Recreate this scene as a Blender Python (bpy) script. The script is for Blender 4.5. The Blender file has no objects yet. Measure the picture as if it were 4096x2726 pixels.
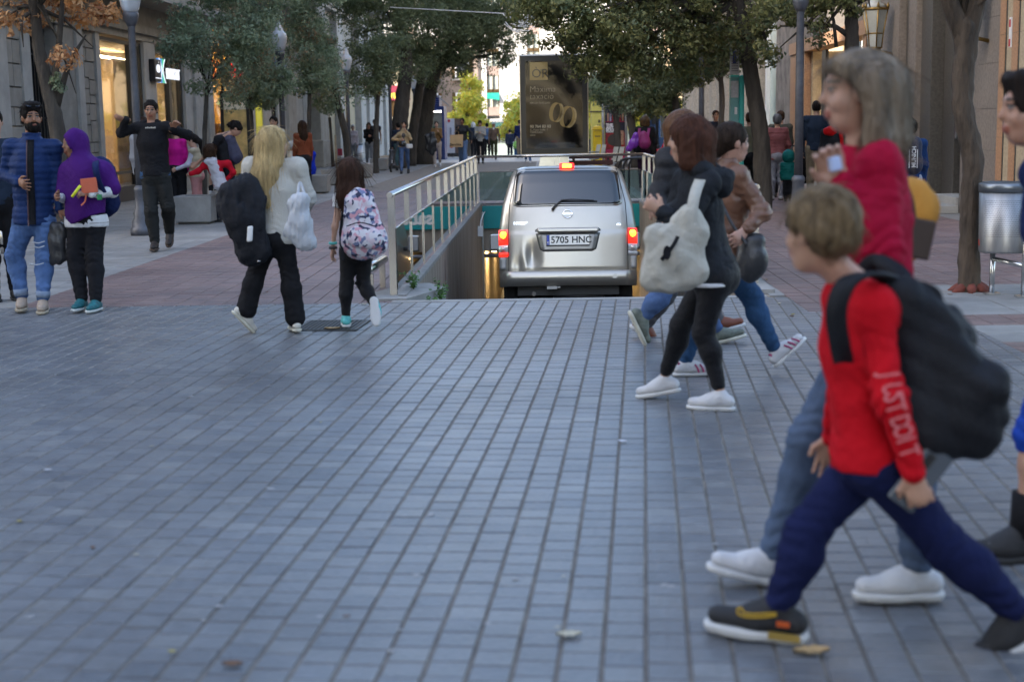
import bpy, bmesh, math, random
import numpy as np
from mathutils import Vector, Matrix
random.seed(7); RNG = np.random.default_rng(11)
SC = bpy.context.scene; COL = SC.collection
R = math.radians
# ------------------------------------------------------------------ camera, sky, sun, exposure
CZ = 1.47; FPX = 5688.0
PSI, TH, PH = R(1.5), R(8.58), R(1.0)
D_ = Vector((-math.sin(PSI)*math.cos(TH), math.cos(PSI)*math.cos(TH), -math.sin(TH)))
r0 = Vector((math.cos(PSI), math.sin(PSI), 0)); u0 = r0.cross(D_)
R_ = r0*math.cos(PH)-u0*math.sin(PH); U_ = u0*math.cos(PH)+r0*math.sin(PH)
CAM = Vector((0, 0, CZ))
cd = bpy.data.cameras.new('camera'); co = bpy.data.objects.new('camera', cd); COL.objects.link(co)
co.matrix_world = Matrix(((R_.x, U_.x, -D_.x, 0), (R_.y, U_.y, -D_.y, 0), (R_.z, U_.z, -D_.z, CZ), (0, 0, 0, 1)))
cd.sensor_width = 36; cd.lens = 50; cd.sensor_fit = 'HORIZONTAL'; cd.clip_start = .1; cd.clip_end = 1500
cd.dof.use_dof = True; cd.dof.focus_distance = 16.5; cd.dof.aperture_fstop = 2.6
SC.camera = co
W = bpy.data.worlds.new('World'); SC.world = W; W.use_nodes = True
nt = W.node_tree; bg = nt.nodes['Background']; sky = nt.nodes.new('ShaderNodeTexSky')
SUN_EL, SUN_AZ = R(27), R(230)        # azimuth clockwise from +Y: low autumn sun behind the camera on the left
sky.sky_type = 'NISHITA'; sky.sun_disc = False; sky.sun_elevation = SUN_EL; sky.sun_rotation = SUN_AZ
sky.air_density = 1.0; sky.dust_density = 2.5; sky.ozone_density = .6
nt.links.new(sky.outputs[0], bg.inputs[0]); bg.inputs[1].default_value = .15
sl = bpy.data.lights.new('sun', 'SUN'); sl.energy = 2.8; sl.angle = R(.5); sl.color = (1, .93, .82)
so = bpy.data.objects.new('sun', sl); COL.objects.link(so)
sd = Vector((math.sin(SUN_AZ)*math.cos(SUN_EL), math.cos(SUN_AZ)*math.cos(SUN_EL), math.sin(SUN_EL)))
so.rotation_euler = sd.to_track_quat('Z', 'Y').to_euler(); so.location = sd*60
SC.render.engine = 'CYCLES'
vs_ = SC.view_settings; SC.display_settings.display_device = 'sRGB'
vs_.view_transform = 'Standard'; vs_.look = 'None'; vs_.exposure = 2.25; vs_.gamma = 1; vs_.use_curve_mapping = False
SC.cycles.max_bounces = 6; SC.cycles.transparent_max_bounces = 12; SC.cycles.use_denoising = True
SC.cycles.sample_clamp_indirect = 6; SC.cycles.caustics_reflective = False; SC.cycles.caustics_refractive = False

# ------------------------------------------------------------------ photo pixel (4096 wide) -> point in the place
def ray(px, py): return D_ + R_*((px-2048)/FPX) + U_*((1363-py)/FPX)
def gnd(px, py, z=0.):
    d = ray(px, py); return CAM + d*((z-CZ)/d.z)
def atY(px, py, Y):
    d = ray(px, py); return CAM + d*(Y/d.y)
def onX(px, py, X):
    d = ray(px, py); return CAM + d*(X/d.x)
def proj(p):
    q = Vector(p)-CAM; z = q.dot(D_); return 2048+FPX*q.dot(R_)/z, 1363-FPX*q.dot(U_)/z

# ------------------------------------------------------------------ materials
MATS = {}
def M(name, col=(.5, .5, .5), rough=.7, metal=0, var=.18, vs=6., bump=0., bs=80., spec=.5, emit=None, es=0., stretch=None, attr=None, col2=None, coat=0, sheen=0, rvar=0., world=0., bd=.01):
    if name in MATS: return MATS[name]
    m = bpy.data.materials.new(name); m.use_nodes = True; MATS[name] = m
    t = m.node_tree; N, L = t.nodes, t.links; b = N['Principled BSDF']
    b.inputs['Roughness'].default_value = rough; b.inputs['Metallic'].default_value = metal
    b.inputs['Specular IOR Level'].default_value = spec
    if coat: b.inputs['Coat Weight'].default_value = coat; b.inputs['Coat Roughness'].default_value = .08
    if sheen: b.inputs['Sheen Weight'].default_value = sheen; b.inputs['Sheen Roughness'].default_value = .5
    c = (*col, 1); tc = N.new('ShaderNodeTexCoord'); src = tc.outputs['Object']
    if world: src = N.new('ShaderNodeNewGeometry').outputs['Position']
    if stretch:
        mp = N.new('ShaderNodeMapping'); mp.inputs['Scale'].default_value = stretch; L.new(src, mp.inputs[0]); src = mp.outputs[0]
    if var or attr:
        n = N.new('ShaderNodeTexNoise'); n.inputs['Scale'].default_value = vs; n.inputs['Detail'].default_value = 7; n.inputs['Roughness'].default_value = .62
        L.new(src, n.inputs['Vector'])
        rp = N.new('ShaderNodeValToRGB'); rp.color_ramp.elements[0].position = .3; rp.color_ramp.elements[1].position = .7
        lo, hi = 1-var, 1+var
        rp.color_ramp.elements[0].color = (lo, lo, lo, 1); rp.color_ramp.elements[1].color = (hi, hi, hi, 1)
        L.new(n.outputs[0], rp.inputs[0])
        mx = N.new('ShaderNodeMix'); mx.data_type = 'RGBA'; mx.blend_type = 'MULTIPLY'; mx.inputs[0].default_value = 1
        if attr or col2:
            a = N.new('ShaderNodeAttribute'); a.attribute_name = attr or 'rnd'
            r2 = N.new('ShaderNodeValToRGB'); cs = [c]+[(*k, 1) for k in (col2 or [])]
            els = r2.color_ramp.elements
            while len(els) < len(cs): els.new(.5)
            for i, k in enumerate(cs): els[i].position = i/max(1, len(cs)-1); els[i].color = k
            L.new(a.outputs['Fac'], r2.inputs[0]); L.new(r2.outputs[0], mx.inputs[6])
        else: mx.inputs[6].default_value = c
        L.new(rp.outputs[0], mx.inputs[7]); res = mx.outputs[2]
        if world:                 # broad stains and worn patches across the whole floor
            n3 = N.new('ShaderNodeTexNoise'); n3.inputs['Scale'].default_value = .55; n3.inputs['Detail'].default_value = 9; n3.inputs['Roughness'].default_value = .68; L.new(src, n3.inputs['Vector'])
            r3 = N.new('ShaderNodeValToRGB'); r3.color_ramp.elements[0].position = .36; r3.color_ramp.elements[1].position = .64; lo, hi = 1-world, 1+world*.7
            r3.color_ramp.elements[0].color = (lo, lo, lo, 1); r3.color_ramp.elements[1].color = (hi, hi, hi*.99, 1); L.new(n3.outputs[0], r3.inputs[0])
            m3 = N.new('ShaderNodeMix'); m3.data_type = 'RGBA'; m3.blend_type = 'MULTIPLY'; m3.inputs[0].default_value = 1; L.new(res, m3.inputs[6]); L.new(r3.outputs[0], m3.inputs[7]); res = m3.outputs[2]
        L.new(res, b.inputs['Base Color'])
        if rvar:
            mr = N.new('ShaderNodeMapRange'); mr.inputs[3].default_value = max(.02, rough-rvar); mr.inputs[4].default_value = min(1, rough+rvar)
            L.new(n.outputs[0], mr.inputs[0]); L.new(mr.outputs[0], b.inputs['Roughness'])
    else: b.inputs['Base Color'].default_value = c
    if bump:
        n2 = N.new('ShaderNodeTexNoise'); n2.inputs['Scale'].default_value = bs; n2.inputs['Detail'].default_value = 5; L.new(src, n2.inputs['Vector'])
        bp = N.new('ShaderNodeBump'); bp.inputs['Strength'].default_value = bump; bp.inputs['Distance'].default_value = bd
        L.new(n2.outputs[0], bp.inputs['Height']); L.new(bp.outputs[0], b.inputs['Normal'])
    if emit: b.inputs['Emission Color'].default_value = (*emit, 1); b.inputs['Emission Strength'].default_value = es
    return m
def glass_mat(name, tint=(.9, .95, .95), refl=1.0, rough=.02, ior=1.5, dark=0.):
    if name in MATS: return MATS[name]
    m = bpy.data.materials.new(name); m.use_nodes = True; MATS[name] = m
    t = m.node_tree; N, L = t.nodes, t.links; N.remove(N['Principled BSDF'])
    tr = N.new('ShaderNodeBsdfTransparent'); tr.inputs[0].default_value = (*tint, 1)
    gl = N.new('ShaderNodeBsdfGlossy'); gl.inputs[1].default_value = rough
    fr = N.new('ShaderNodeFresnel'); fr.inputs[0].default_value = ior
    mt = N.new('ShaderNodeMath'); mt.operation = 'MULTIPLY'; mt.inputs[1].default_value = refl; mt.use_clamp = True
    mx = N.new('ShaderNodeMixShader'); L.new(fr.outputs[0], mt.inputs[0]); L.new(mt.outputs[0], mx.inputs[0])
    L.new(tr.outputs[0], mx.inputs[1]); L.new(gl.outputs[0], mx.inputs[2]); L.new(mx.outputs[0], N['Material Output'].inputs[0])
    return m

# ------------------------------------------------------------------ objects
def tag(o, label=None, cat=None, group=None, kind=None):
    if label: o['label'] = label
    if cat: o['category'] = cat
    if group: o['group'] = group
    if kind: o['kind'] = kind
    return o
def empty(name, loc=(0, 0, 0), rz=0, **k):
    o = bpy.data.objects.new(name, None); COL.objects.link(o); o.location = loc; o.rotation_euler = (0, 0, rz); o.empty_display_size = .2
    return tag(o, **k)
def adopt(o, parent):
    if parent is not None:
        o.parent = parent; o.matrix_parent_inverse = (Matrix.LocRotScale(parent.location, parent.rotation_euler, parent.scale) if parent.parent is None else PW(parent)).inverted()
    return o
def PW(o):
    m = Matrix.LocRotScale(o.location, o.rotation_euler, o.scale)
    return (PW(o.parent) @ o.matrix_parent_inverse @ m) if o.parent else m
def link(name, me, parent=None):
    o = bpy.data.objects.new(name, me); COL.objects.link(o); return adopt(o, parent)
class MB:
    """collects shapes; build() links them as ONE mesh object (coordinates are world coordinates)"""
    def __init__(s): s.v = []; s.f = []; s.m = []; s.r = []; s.sm = []
    def add(s, vs, fs, mi=0, rnd=None, smooth=False):
        o = len(s.v); s.v += [tuple(v) for v in vs]
        for f in fs:
            s.f.append([i+o for i in f]); s.m.append(mi); s.r.append(rnd if rnd is not None else .5); s.sm.append(smooth)
        return s
    def box(s, x0, x1, y0, y1, z0, z1, mi=0, rnd=None):
        x0, x1 = sorted((x0, x1)); y0, y1 = sorted((y0, y1)); z0, z1 = sorted((z0, z1))
        return s.add([(x0, y0, z0), (x1, y0, z0), (x1, y1, z0), (x0, y1, z0), (x0, y0, z1), (x1, y0, z1), (x1, y1, z1), (x0, y1, z1)],
                     [(0, 3, 2, 1), (4, 5, 6, 7), (0, 1, 5, 4), (1, 2, 6, 5), (2, 3, 7, 6), (3, 0, 4, 7)], mi, rnd)
    def obox(s, c, ax, ay, az, mi=0, rnd=None):      # centre and three half-axis vectors
        c, ax, ay, az = map(Vector, (c, ax, ay, az))
        P = [c+ax*i+ay*j+az*k for k in (-1, 1) for j in (-1, 1) for i in (-1, 1)]
        return s.add(P, [(0, 2, 3, 1), (4, 5, 7, 6), (0, 1, 5, 4), (1, 3, 7, 5), (3, 2, 6, 7), (2, 0, 4, 6)], mi, rnd)
    def prism(s, poly, z0, z1, mi=0, rnd=None):
        n = len(poly); P = [(x, y, z0) for x, y in poly]+[(x, y, z1) for x, y in poly]
        return s.add(P, [tuple(range(n))[::-1], tuple(range(n, 2*n))]+[(i, (i+1) % n, n+(i+1) % n, n+i) for i in range(n)], mi, rnd)
    def tube(s, pts, rad, n=8, mi=0, cap=True, rnd=None):
        pts = [Vector(p) for p in pts]; k = len(pts)
        rad = [rad]*k if not hasattr(rad, '__len__') else list(rad)
        vs = []; a = None
        for i, p in enumerate(pts):
            t = (pts[min(i+1, k-1)]-pts[max(i-1, 0)]).normalized()
            if a is None: a = t.orthogonal().normalized()
            a = (a-t*a.dot(t)).normalized(); b = t.cross(a)
            for j in range(n):
                q = 2*math.pi*j/n; vs.append(p+(a*math.cos(q)+b*math.sin(q))*rad[i])
        fs = [(i*n+j, i*n+(j+1) % n, (i+1)*n+(j+1) % n, (i+1)*n+j) for i in range(k-1) for j in range(n)]
        s.add(vs, fs, mi, rnd, True)
        if cap: o = len(s.v)-k*n; s.f += [[o+j for j in range(n)][::-1], [o+(k-1)*n+j for j in range(n)]]; s.m += [mi]*2; s.r += [rnd if rnd is not None else .5]*2; s.sm += [False]*2
        return s
    def lathe(s, prof, c, n=16, mi=0, smooth=True, flute=0):
        c = Vector(c); vs = []
        for (r, z) in prof:
            for j in range(n):
                q = 2*math.pi*j/n; rr = r*(1-flute*(j % 2)); vs.append(c+Vector((rr*math.cos(q), rr*math.sin(q), z)))
        k = len(prof)
        s.add(vs, [(i*n+j, i*n+(j+1) % n, (i+1)*n+(j+1) % n, (i+1)*n+j) for i in range(k-1) for j in range(n)], mi, None, smooth)
        o = len(s.v)-k*n; s.f += [[o+j for j in range(n)][::-1], [o+(k-1)*n+j for j in range(n)]]; s.m += [mi]*2; s.r += [.5]*2; s.sm += [False]*2
        return s
    def mesh(s, name, mats, rnd=False):
        me = bpy.data.meshes.new(name); me.from_pydata(s.v, [], s.f)
        for m in (mats if isinstance(mats, (list, tuple)) else [mats]): me.materials.append(m)
        me.polygons.foreach_set('material_index', s.m); me.polygons.foreach_set('use_smooth', s.sm)
        if rnd:
            a = me.attributes.new('rnd', 'FLOAT', 'FACE'); a.data.foreach_set('value', s.r)
        me.update(); return me
    def build(s, name, mats, parent=None, rnd=False, bevel=0, **k):
        o = link(name, s.mesh(name, mats, rnd), parent)
        if bevel:
            bv = o.modifiers.new('bevel', 'BEVEL'); bv.width = bevel; bv.segments = 2; bv.limit_method = 'ANGLE'
        return tag(o, **k)
def obj_box(name, mat, parent, *b, bevel=0, **k): return MB().box(*b).build(name, mat, parent, bevel=bevel, **k)
def text(name, body, size, mat, parent, loc, right, up, align='LEFT', bold=0., ext=.002, sx=1., **k):
    cu = bpy.data.curves.new(name, 'FONT'); cu.body = body; cu.size = size; cu.align_x = align; cu.offset = bold; cu.extrude = ext; cu.resolution_u = 3
    tmp = bpy.data.objects.new('tmp', cu); COL.objects.link(tmp)
    me = bpy.data.meshes.new_from_object(tmp); bpy.data.objects.remove(tmp); bpy.data.curves.remove(cu)
    r = Vector(right).normalized(); u = Vector(up); u = (u-r*u.dot(r)).normalized(); n = r.cross(u); l = Vector(loc)
    me.transform(Matrix(((r.x*sx, u.x, n.x, l.x), (r.y*sx, u.y, n.y, l.y), (r.z*sx, u.z, n.z, l.z), (0, 0, 0, 1))))
    me.materials.clear(); me.materials.append(mat); me.name = name
    return tag(link(name, me, parent), **k)
def copy_tree(o, parent=None):
    c = o.copy(); COL.objects.link(c)
    if parent is not None: c.parent = parent
    for ch in [q for q in bpy.data.objects if q.parent is o]: copy_tree(ch, c)
    return c
# ================================================================== GROUND, PAVING, RAMP
RX0, RX1, RY0, RY1, SLOPE = -1.24, 1.76, 12.15, 27.3, .164      # the car ramp: side walls, lip, portal
def rz_(y): return -max(0., min(y, 30.)-RY0)*SLOPE
concrete = M('pale_concrete', (.30, .295, .28), .85, var=.2, vs=5, bump=.3)
joint = M('joint_sand', (.17, .15, .13), .9, var=.3, vs=9)
g = MB()
for (a, b, c, d) in ((-250, RX0-.02, -120, 72), (RX1+.02, 250, -120, 72), (RX0-.02, RX1+.02, -120, RY0-.02), (RX0-.02, RX1+.02, RY1+.02, 72)):
    g.add([(a, c, -.016), (b, c, -.016), (b, d, -.016), (a, d, -.016)], [(0, 1, 2, 3)])
g.add([(-250, 72, -.016), (250, 72, -.016), (250, 126, -2.0), (-250, 126, -2.0), (250, 500, -2.0), (-250, 500, -2.0)], [(0, 1, 2, 3), (3, 2, 4, 5)])
g.build('ground', M('street_ground', (.155, .145, .135), .85, var=.25, vs=1.5), kind='structure')

def clip(poly, reg):
    """convex clip of poly by the counter-clockwise convex region"""
    for i in range(len(reg)):
        (ax, ay), (bx, by) = reg[i], reg[(i+1) % len(reg)]; out = []
        for j in range(len(poly)):
            p, q = poly[j], poly[(j+1) % len(poly)]
            dp = (bx-ax)*(p[1]-ay)-(by-ay)*(p[0]-ax); dq = (bx-ax)*(q[1]-ay)-(by-ay)*(q[0]-ax)
            if dp >= 0: out.append(p)
            if dp*dq < 0: t = dp/(dp-dq); out.append((p[0]+(q[0]-p[0])*t, p[1]+(q[1]-p[1])*t))
        poly = out
        if len(poly) < 3: return []
    return poly
def pave(name, piece, regs, du, dv, ang, gapu, gapv, mat, sheet, nparts, stag=.5, jit=.0015, inset=.004, zt=0., depth=.011, far=60, wander=0.):
    """bedding sheet (structure) carrying laid pieces: the largest in view as parts, the rest joined as one part"""
    bm = MB()
    for reg in regs: bm.add([(x, y, zt-depth+.004) for x, y in reg], [tuple(range(len(reg)))])
    base = bm.build(name, sheet, kind='structure')
    ca, sa = math.cos(ang), math.sin(ang)
    rest = MB(); full = []; rnd = random.Random(name)
    for reg in regs:
        us = [x*ca+y*sa for x, y in reg]; vs = [-x*sa+y*ca for x, y in reg]
        i0, i1 = math.floor(min(us)/du)-1, math.ceil(max(us)/du)+1; j0, j1 = math.floor(min(vs)/dv)-1, math.ceil(max(vs)/dv)+1
        for i in range(i0, i1):
            off = rnd.random()*dv if stag < 0 else (i % 2)*stag*dv
            for j in range(j0, j1):
                cu, cv = (i+.5)*du, (j+.5)*dv+off
                hx, hy = du/2-gapu/2, dv/2-gapv/2
                x, y = cu*ca-cv*sa, cu*sa+cv*ca
                if y < 2.6 or y > far: continue
                P = [((cu+s*hx)*ca-(cv+t*hy)*sa, (cu+s*hx)*sa+(cv+t*hy)*ca) for s, t in ((-1, -1), (1, -1), (1, 1), (-1, 1))]
                Q = clip(P, reg)
                if len(Q) < 3: continue
                px, py = proj((x, y, 0)); z = rnd.uniform(-jit, jit)+zt; rv = rnd.random()
                if px < -350 or px > 4450 or py > 2950: continue
                if len(Q) == 4 and all(abs(a[0]-b[0])+abs(a[1]-b[1]) < 1e-6 for a, b in zip(P, Q)) and 0 < px < 4096 and py < 2700:
                    full.append((y, x, z, rv, i, j))
                else: put(rest, Q, z, rv, inset, depth)
    full.sort()
    hx, hy = du/2-gapu/2, dv/2-gapv/2
    var = []
    for k in range(8):
        b = MB(); put(b, [(-hx, -hy), (hx, -hy), (hx, hy), (-hx, hy)], 0, (k+.5)/8, inset, depth); var.append(b.mesh(piece, mat, True))
    for n, (y, x, z, rv, i, j) in enumerate(full):
        if n < nparts:
            o = bpy.data.objects.new(piece, var[int(rv*8)]); COL.objects.link(o); o.parent = base
            o.location = (x, y, z); o.rotation_euler = (rnd.gauss(0, .003), rnd.gauss(0, .003), ang+rnd.gauss(0, wander))
        else:
            cu, cv = x*ca+y*sa, -x*sa+y*ca
            put(rest, [((cu+s*hx)*ca-(cv+t*hy)*sa, (cu+s*hx)*sa+(cv+t*hy)*ca) for s, t in ((-1, -1), (1, -1), (1, 1), (-1, 1))], z, rv, inset, depth)
    if rest.f: rest.build(piece+'_field', mat, base, rnd=True, kind='stuff')
    return base
def put(b, Q, z, rv, inset, depth):
    n = len(Q); cx = sum(q[0] for q in Q)/n; cy = sum(q[1] for q in Q)/n; T = []
    for x, y in Q:
        d = math.hypot(x-cx, y-cy) or 1; k = 1-inset*1.4/d; T.append((cx+(x-cx)*k, cy+(y-cy)*k))
    b.add([(x, y, z) for x, y in T]+[(x, y, z-.005) for x, y in Q]+[(x, y, z-depth) for x, y in Q],
          [tuple(range(n))]+[(i, n+i, n+(i+1) % n, (i+1) % n) for i in range(n)]+[(n+i, 2*n+i, 2*n+(i+1) % n, n+(i+1) % n) for i in range(n)], 0, rv)
tile_m = M('blue_grey_paver', (.105, .115, .132), .38, var=.2, vs=14, attr='rnd', col2=[(.15, .158, .17), (.125, .132, .145), (.17, .175, .18)], bump=.4, bs=45, rvar=.14, world=.28)
red_m = M('red_brick_paver', (.155, .095, .088), .58, var=.2, vs=7, attr='rnd', col2=[(.19, .125, .112), (.15, .105, .10), (.205, .14, .125)], bump=.3, bs=60, rvar=.1, world=.25)
slab_m = M('grey_paving_slab', (.215, .21, .20), .6, var=.2, vs=4, attr='rnd', col2=[(.25, .245, .235), (.20, .197, .19)], bump=.25, bs=50, rvar=.1, world=.22)
joint_dk = M('dark_joint_sand', (.145, .13, .112), .9, var=.4, vs=6)
PX = 2.03
pave('plaza_paving', 'paving_tile', [[(-9, 2), (9, 2), (9, 8.6), (-9, 8.6)], [(-9, 8.6), (3.0, 8.6), (3.0, 11.05), (-9, 11.05)], [(-9, 11.05), (PX, 11.05), (PX, 12.02), (-9, 12.02)]],
     .121, .115, R(-3.9), .0095, .0058, tile_m, joint_dk, 300, stag=-1, wander=.006, depth=.0085, jit=.0018)
pave('red_street_paving', 'brick_paver', [[(-4.58, 12.02), (-1.31, 12.02), (-1.31, 27.6), (-4.58, 27.6)], [(-4.58, 27.6), (-.4, 27.6), (-.4, 60), (-4.58, 60)], [(PX, 12.75), (6.0, 12.75), (6.0, 60), (PX, 60)],
     [(3.0, 8.6), (9, 8.6), (9, 9.4), (3.0, 9.4)], [(3.0, 10.2), (9, 10.2), (9, 10.75), (3.0, 10.75)], [(PX, 11.05), (3.0, 11.05), (3.0, 12.75), (PX, 12.75)]],
     .2, .1, 0, .006, .006, red_m, joint, 300, stag=.0, far=34, inset=.003)
pave('grey_slab_paving', 'paving_slab', [[(-9.2, 12.02), (-4.58, 12.02), (-4.58, 60), (-9.2, 60)], [(3.0, 10.75), (9, 10.75), (9, 12.75), (3.0, 12.75)], [(3.0, 9.4), (9, 9.4), (9, 10.2), (3.0, 10.2)],
     [(6.0, 12.75), (9, 12.75), (9, 60), (6.0, 60)], [(RX1+.14, 12.15), (PX, 12.15), (PX, 28), (RX1+.14, 28)], [(-.4, 27.6), (PX, 27.6), (PX, 60), (-.4, 60)]],
     .6, .4, 0, .008, .008, slab_m, joint, 300, stag=.5, far=60, inset=.003)
far_pave = MB().add([(-60, 60, -.004), (60, 60, -.004), (60, 72, -.004), (-60, 72, -.004), (60, 126, -1.985), (-60, 126, -1.985)], [(0, 1, 2, 3), (3, 2, 4, 5)])
far_pave.build('square_pavement', M('far_square_paving', (.30, .29, .28), .45, var=.25, vs=1.2, bump=.3, bs=6), kind='structure')

# the ramp itself
wall_m = M('stained_ramp_concrete', (.30, .255, .205), .8, var=.38, vs=2.2, stretch=(5, 5, .35), bump=.3, bs=20)
ramp_floor = MB().add([(RX0, RY0, -.004), (RX1, RY0, -.004), (RX1, 30, rz_(30)), (RX0, 30, rz_(30)), (RX1, 52, rz_(30)), (RX0, 52, rz_(30))], [(0, 1, 2, 3), (3, 2, 4, 5)])
ramp_floor.build('ramp_roadway', M('ramp_asphalt', (.07, .068, .065), .8, var=.3, vs=8, bump=.4), kind='structure')
lip = MB().box(RX0-.1, RX1+.1, 12.02, RY0, -.3, .004); lip.build('ramp_kerb', concrete, kind='structure')
for sx, xa, xb, lab in ((0, RX0-.065, RX0, 'stained concrete ramp wall below the left glass railing'), (1, RX1, RX1+.2, 'concrete ramp wall on the far side of the van')):
    w = MB().add([(xa, RY0, -.01), (xb, RY0, -.01), (xb, RY1, -.01), (xa, RY1, -.01), (xa, RY0, -.4), (xb, RY0, -.4), (xb, RY1, -3.2), (xa, RY1, -3.2)],
                 [(0, 1, 2, 3), (0, 4, 5, 1), (1, 5, 6, 2), (2, 6, 7, 3), (3, 7, 4, 0), (7, 6, 5, 4)])
    wo = w.build('ramp_wall', wall_m, kind='thing', label=lab, cat='wall')
    cp = MB().box(xa-.004, xb+.004, RY0+.15, RY1, -.006, .035).build('coping', concrete, wo)
    if sx == 0:
        rust = M('rust_streak', (.16, .045, .03), .9, var=.4, vs=15)
        for (px, py0, py1) in ((1780, 1040, 1145), (1830, 1110, 1198), (1870, 1155, 1198)):
            a = onX(px, py0, RX0+.003); b = onX(px+1, py1, RX0+.003)
            MB().add([(a.x, a.y-.01, a.z), (a.x, a.y+.015, a.z), (a.x, a.y+.045, b.z), (a.x, a.y-.03, b.z)], [(0, 1, 2, 3)]).build('rust_streak', rust, wo)
# concrete corner ledge at the lip with weeds
led = MB().prism([(RX0-.34, 12.14), (RX0+.02, 12.14), (RX0+.3, 12.95), (RX0+.12, 13.35), (RX0-.1, 13.3), (RX0-.34, 12.6)], -.3, .02).build('ramp_ledge', concrete, kind='structure')
weed_m = M('weed_leaf', (.07, .15, .035), .6, var=.4, vs=20)
def weed(x, y, z, h, n, label, spread=.1):
    b = MB(); rg = random.Random(int(x*1e4+y*77))
    for i in range(n):
        a = rg.uniform(0, 6.28); t = Vector((math.cos(a)*rg.random()*spread, math.sin(a)*rg.random()*spread, h*rg.uniform(.4, 1)))
        p = Vector((x, y, z)); b.tube([p, p+t*.6, p+t], [.003, .0025, .001], 4)
        for k in range(5):
            q = p+t*(.25+.18*k); d = Vector((rg.gauss(0, 1), rg.gauss(0, 1), rg.gauss(.3, .5))).normalized()*rg.uniform(.025, .05); s = d.orthogonal().normalized()*.012
            b.add([q, q+d*.5+s, q+d, q+d*.5-s], [(0, 1, 2, 3)])
    b.build('weed', weed_m, label=label, cat='weed', group='weeds at the ramp lip')
a = gnd(1655, 1165); weed(a.x, a.y, .02, .16, 14, 'green weed tuft at the foot of the stainless railing post')
a = gnd(1760, 1180, -.02); weed(a.x, a.y, -.06, .2, 12, 'taller green weed leaning out past the concrete ledge tip')
a = gnd(1720, 1200); weed(a.x, a.y, -.05, .08, 9, 'low green weed between ledge and dark paving edge')
# portal: teal sign beam across the tunnel mouth, tunnel beyond
teal = M('teal_sign', (.0, .27, .28), .45, var=.06); white = M('white_paint', (.75, .75, .74), .5, var=.05)
pt = empty('tunnel_portal', (.2, RY1, 0), label='concrete tunnel mouth with the teal parking sign beam above the van', cat='tunnel portal')
obj_box('lintel', wall_m, pt, RX0-.3, RX1+.3, RY1, RY1+.6, -.9, -.02)
sg = obj_box('garage_sign', teal, pt, RX0, RX1, RY1-.07, RY1-.005, -.46, -.03)
text('lettering', 'saba', .36, white, sg, (-.46, RY1-.075, -.355), (1, 0, 0), (0, 0, 1), bold=.012)
text('lettering', 'saba', .36, white, sg, (.72, RY1-.075, -.355), (1, 0, 0), (0, 0, 1), bold=.012)
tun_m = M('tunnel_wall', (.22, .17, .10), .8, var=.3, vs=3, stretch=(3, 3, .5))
tn = empty('tunnel', (0, 35, -2), kind='structure')
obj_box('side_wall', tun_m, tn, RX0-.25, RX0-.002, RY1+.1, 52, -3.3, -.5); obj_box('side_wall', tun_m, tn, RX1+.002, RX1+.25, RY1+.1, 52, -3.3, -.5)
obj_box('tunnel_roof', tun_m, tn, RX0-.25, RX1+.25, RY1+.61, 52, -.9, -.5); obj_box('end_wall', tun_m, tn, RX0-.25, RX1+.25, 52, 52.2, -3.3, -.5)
lamp_em = M('tunnel_lamp_glow', (1, .8, .5), .5, var=0, emit=(1, .72, .36), es=40)
for i, y in enumerate((28.6, 33, 38, 44)):
    MB().box(RX0+.12, RX0+.22, y, y+1.2, -1.02, -.96).build('tunnel_lamp', lamp_em, label=('nearest lit warm tube lamp just inside the ramp tunnel', 'second lit tube lamp deeper in the ramp tunnel', 'third lit tube lamp along the tunnel wall', 'deepest lit tube lamp far inside the tunnel')[i], cat='lamp', group='tunnel tube lamps')
hb = MB().tube([(RX0+.02, 26.9, -.95), (RX1-.02, 26.9, -.95)], .035, 10); hb.build('height_bar', M('height_bar_paint', (.16, .16, .18), .5), label='grey height limit bar hung under the teal parking sign', cat='height bar')
cb = MB().box(RX0+.002, RX0+.09, 25.3, 25.36, -.46, -.28).box(RX0+.02, RX0+.07, 25.29, 25.30, -.4, -.35).tube([(RX0+.05, 25.35, -.28), (RX0+.05, 25.6, -.2), (RX0+.05, 26.6, -.14), (RX0+.05, 27.2, -.14)], .012, 6)
cb.build('switch_box', white, label='small white switch box and conduit on the ramp wall', cat='switch box')
dp = MB().tube([(RX0+.03, 26.6, -.1), (RX0+.03, 26.6, -2.6)], .018, 6).build('drain_pipe', M('pvc_grey', (.35, .36, .33), .6), label='thin pale pipe running down the ramp wall', cat='pipe')

# stainless railings with glass
steel = M('brushed_steel', (.56, .55, .53), .26, 1, var=.08, vs=30, stretch=(1, 1, .1)); rail_glass = glass_mat('railing_glass', (.58, .70, .67), 2.6)
def bar(b, x, y, z0, z1, w=.045, d=.014): return b.box(x-d/2, x+d/2, y-w/2, y+w/2, z0, z1)
def side_rail(x, y0, y1, n, label, inward):
    r = empty('ramp_railing', (x, y0, 0), label=label, cat='railing', group='railings round the car ramp')
    MB().tube([(x, y0-.12, .9), (x, y1, .9)], .026, 12).build('handrail', steel, r)
    for i in range(n):
        y = y0+(y1-y0)*i/(n-1)
        MB().box(x-.024, x+.024, y-.006, y+.006, .59, .878).box(x+inward*.043-.006, x+inward*.043+.006, y-.006, y+.006, .0, .589).box(x-.02, x+inward*.043+.006, y-.006, y+.006, .578, .5889).build('baluster', steel, r) if i else MB().box(x-.03, x+.03, y-.03, y+.03, -.05, .9).build('post', steel, r)
    gy = [y0+(y1-y0)*i/(n-1) for i in range(n)]
    for i in range(n-1):
        MB().box(x+inward*.028, x+inward*.036, gy[i]+.015, gy[i+1]-.015, .062, .60).build('glass_pane', rail_glass, r)
        MB().tube([(x+inward*.032, gy[i]+.012, .607), (x+inward*.032, gy[i+1]-.012, .607)], .008, 6).build('glass_cap', steel, r)
    return r
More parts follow.
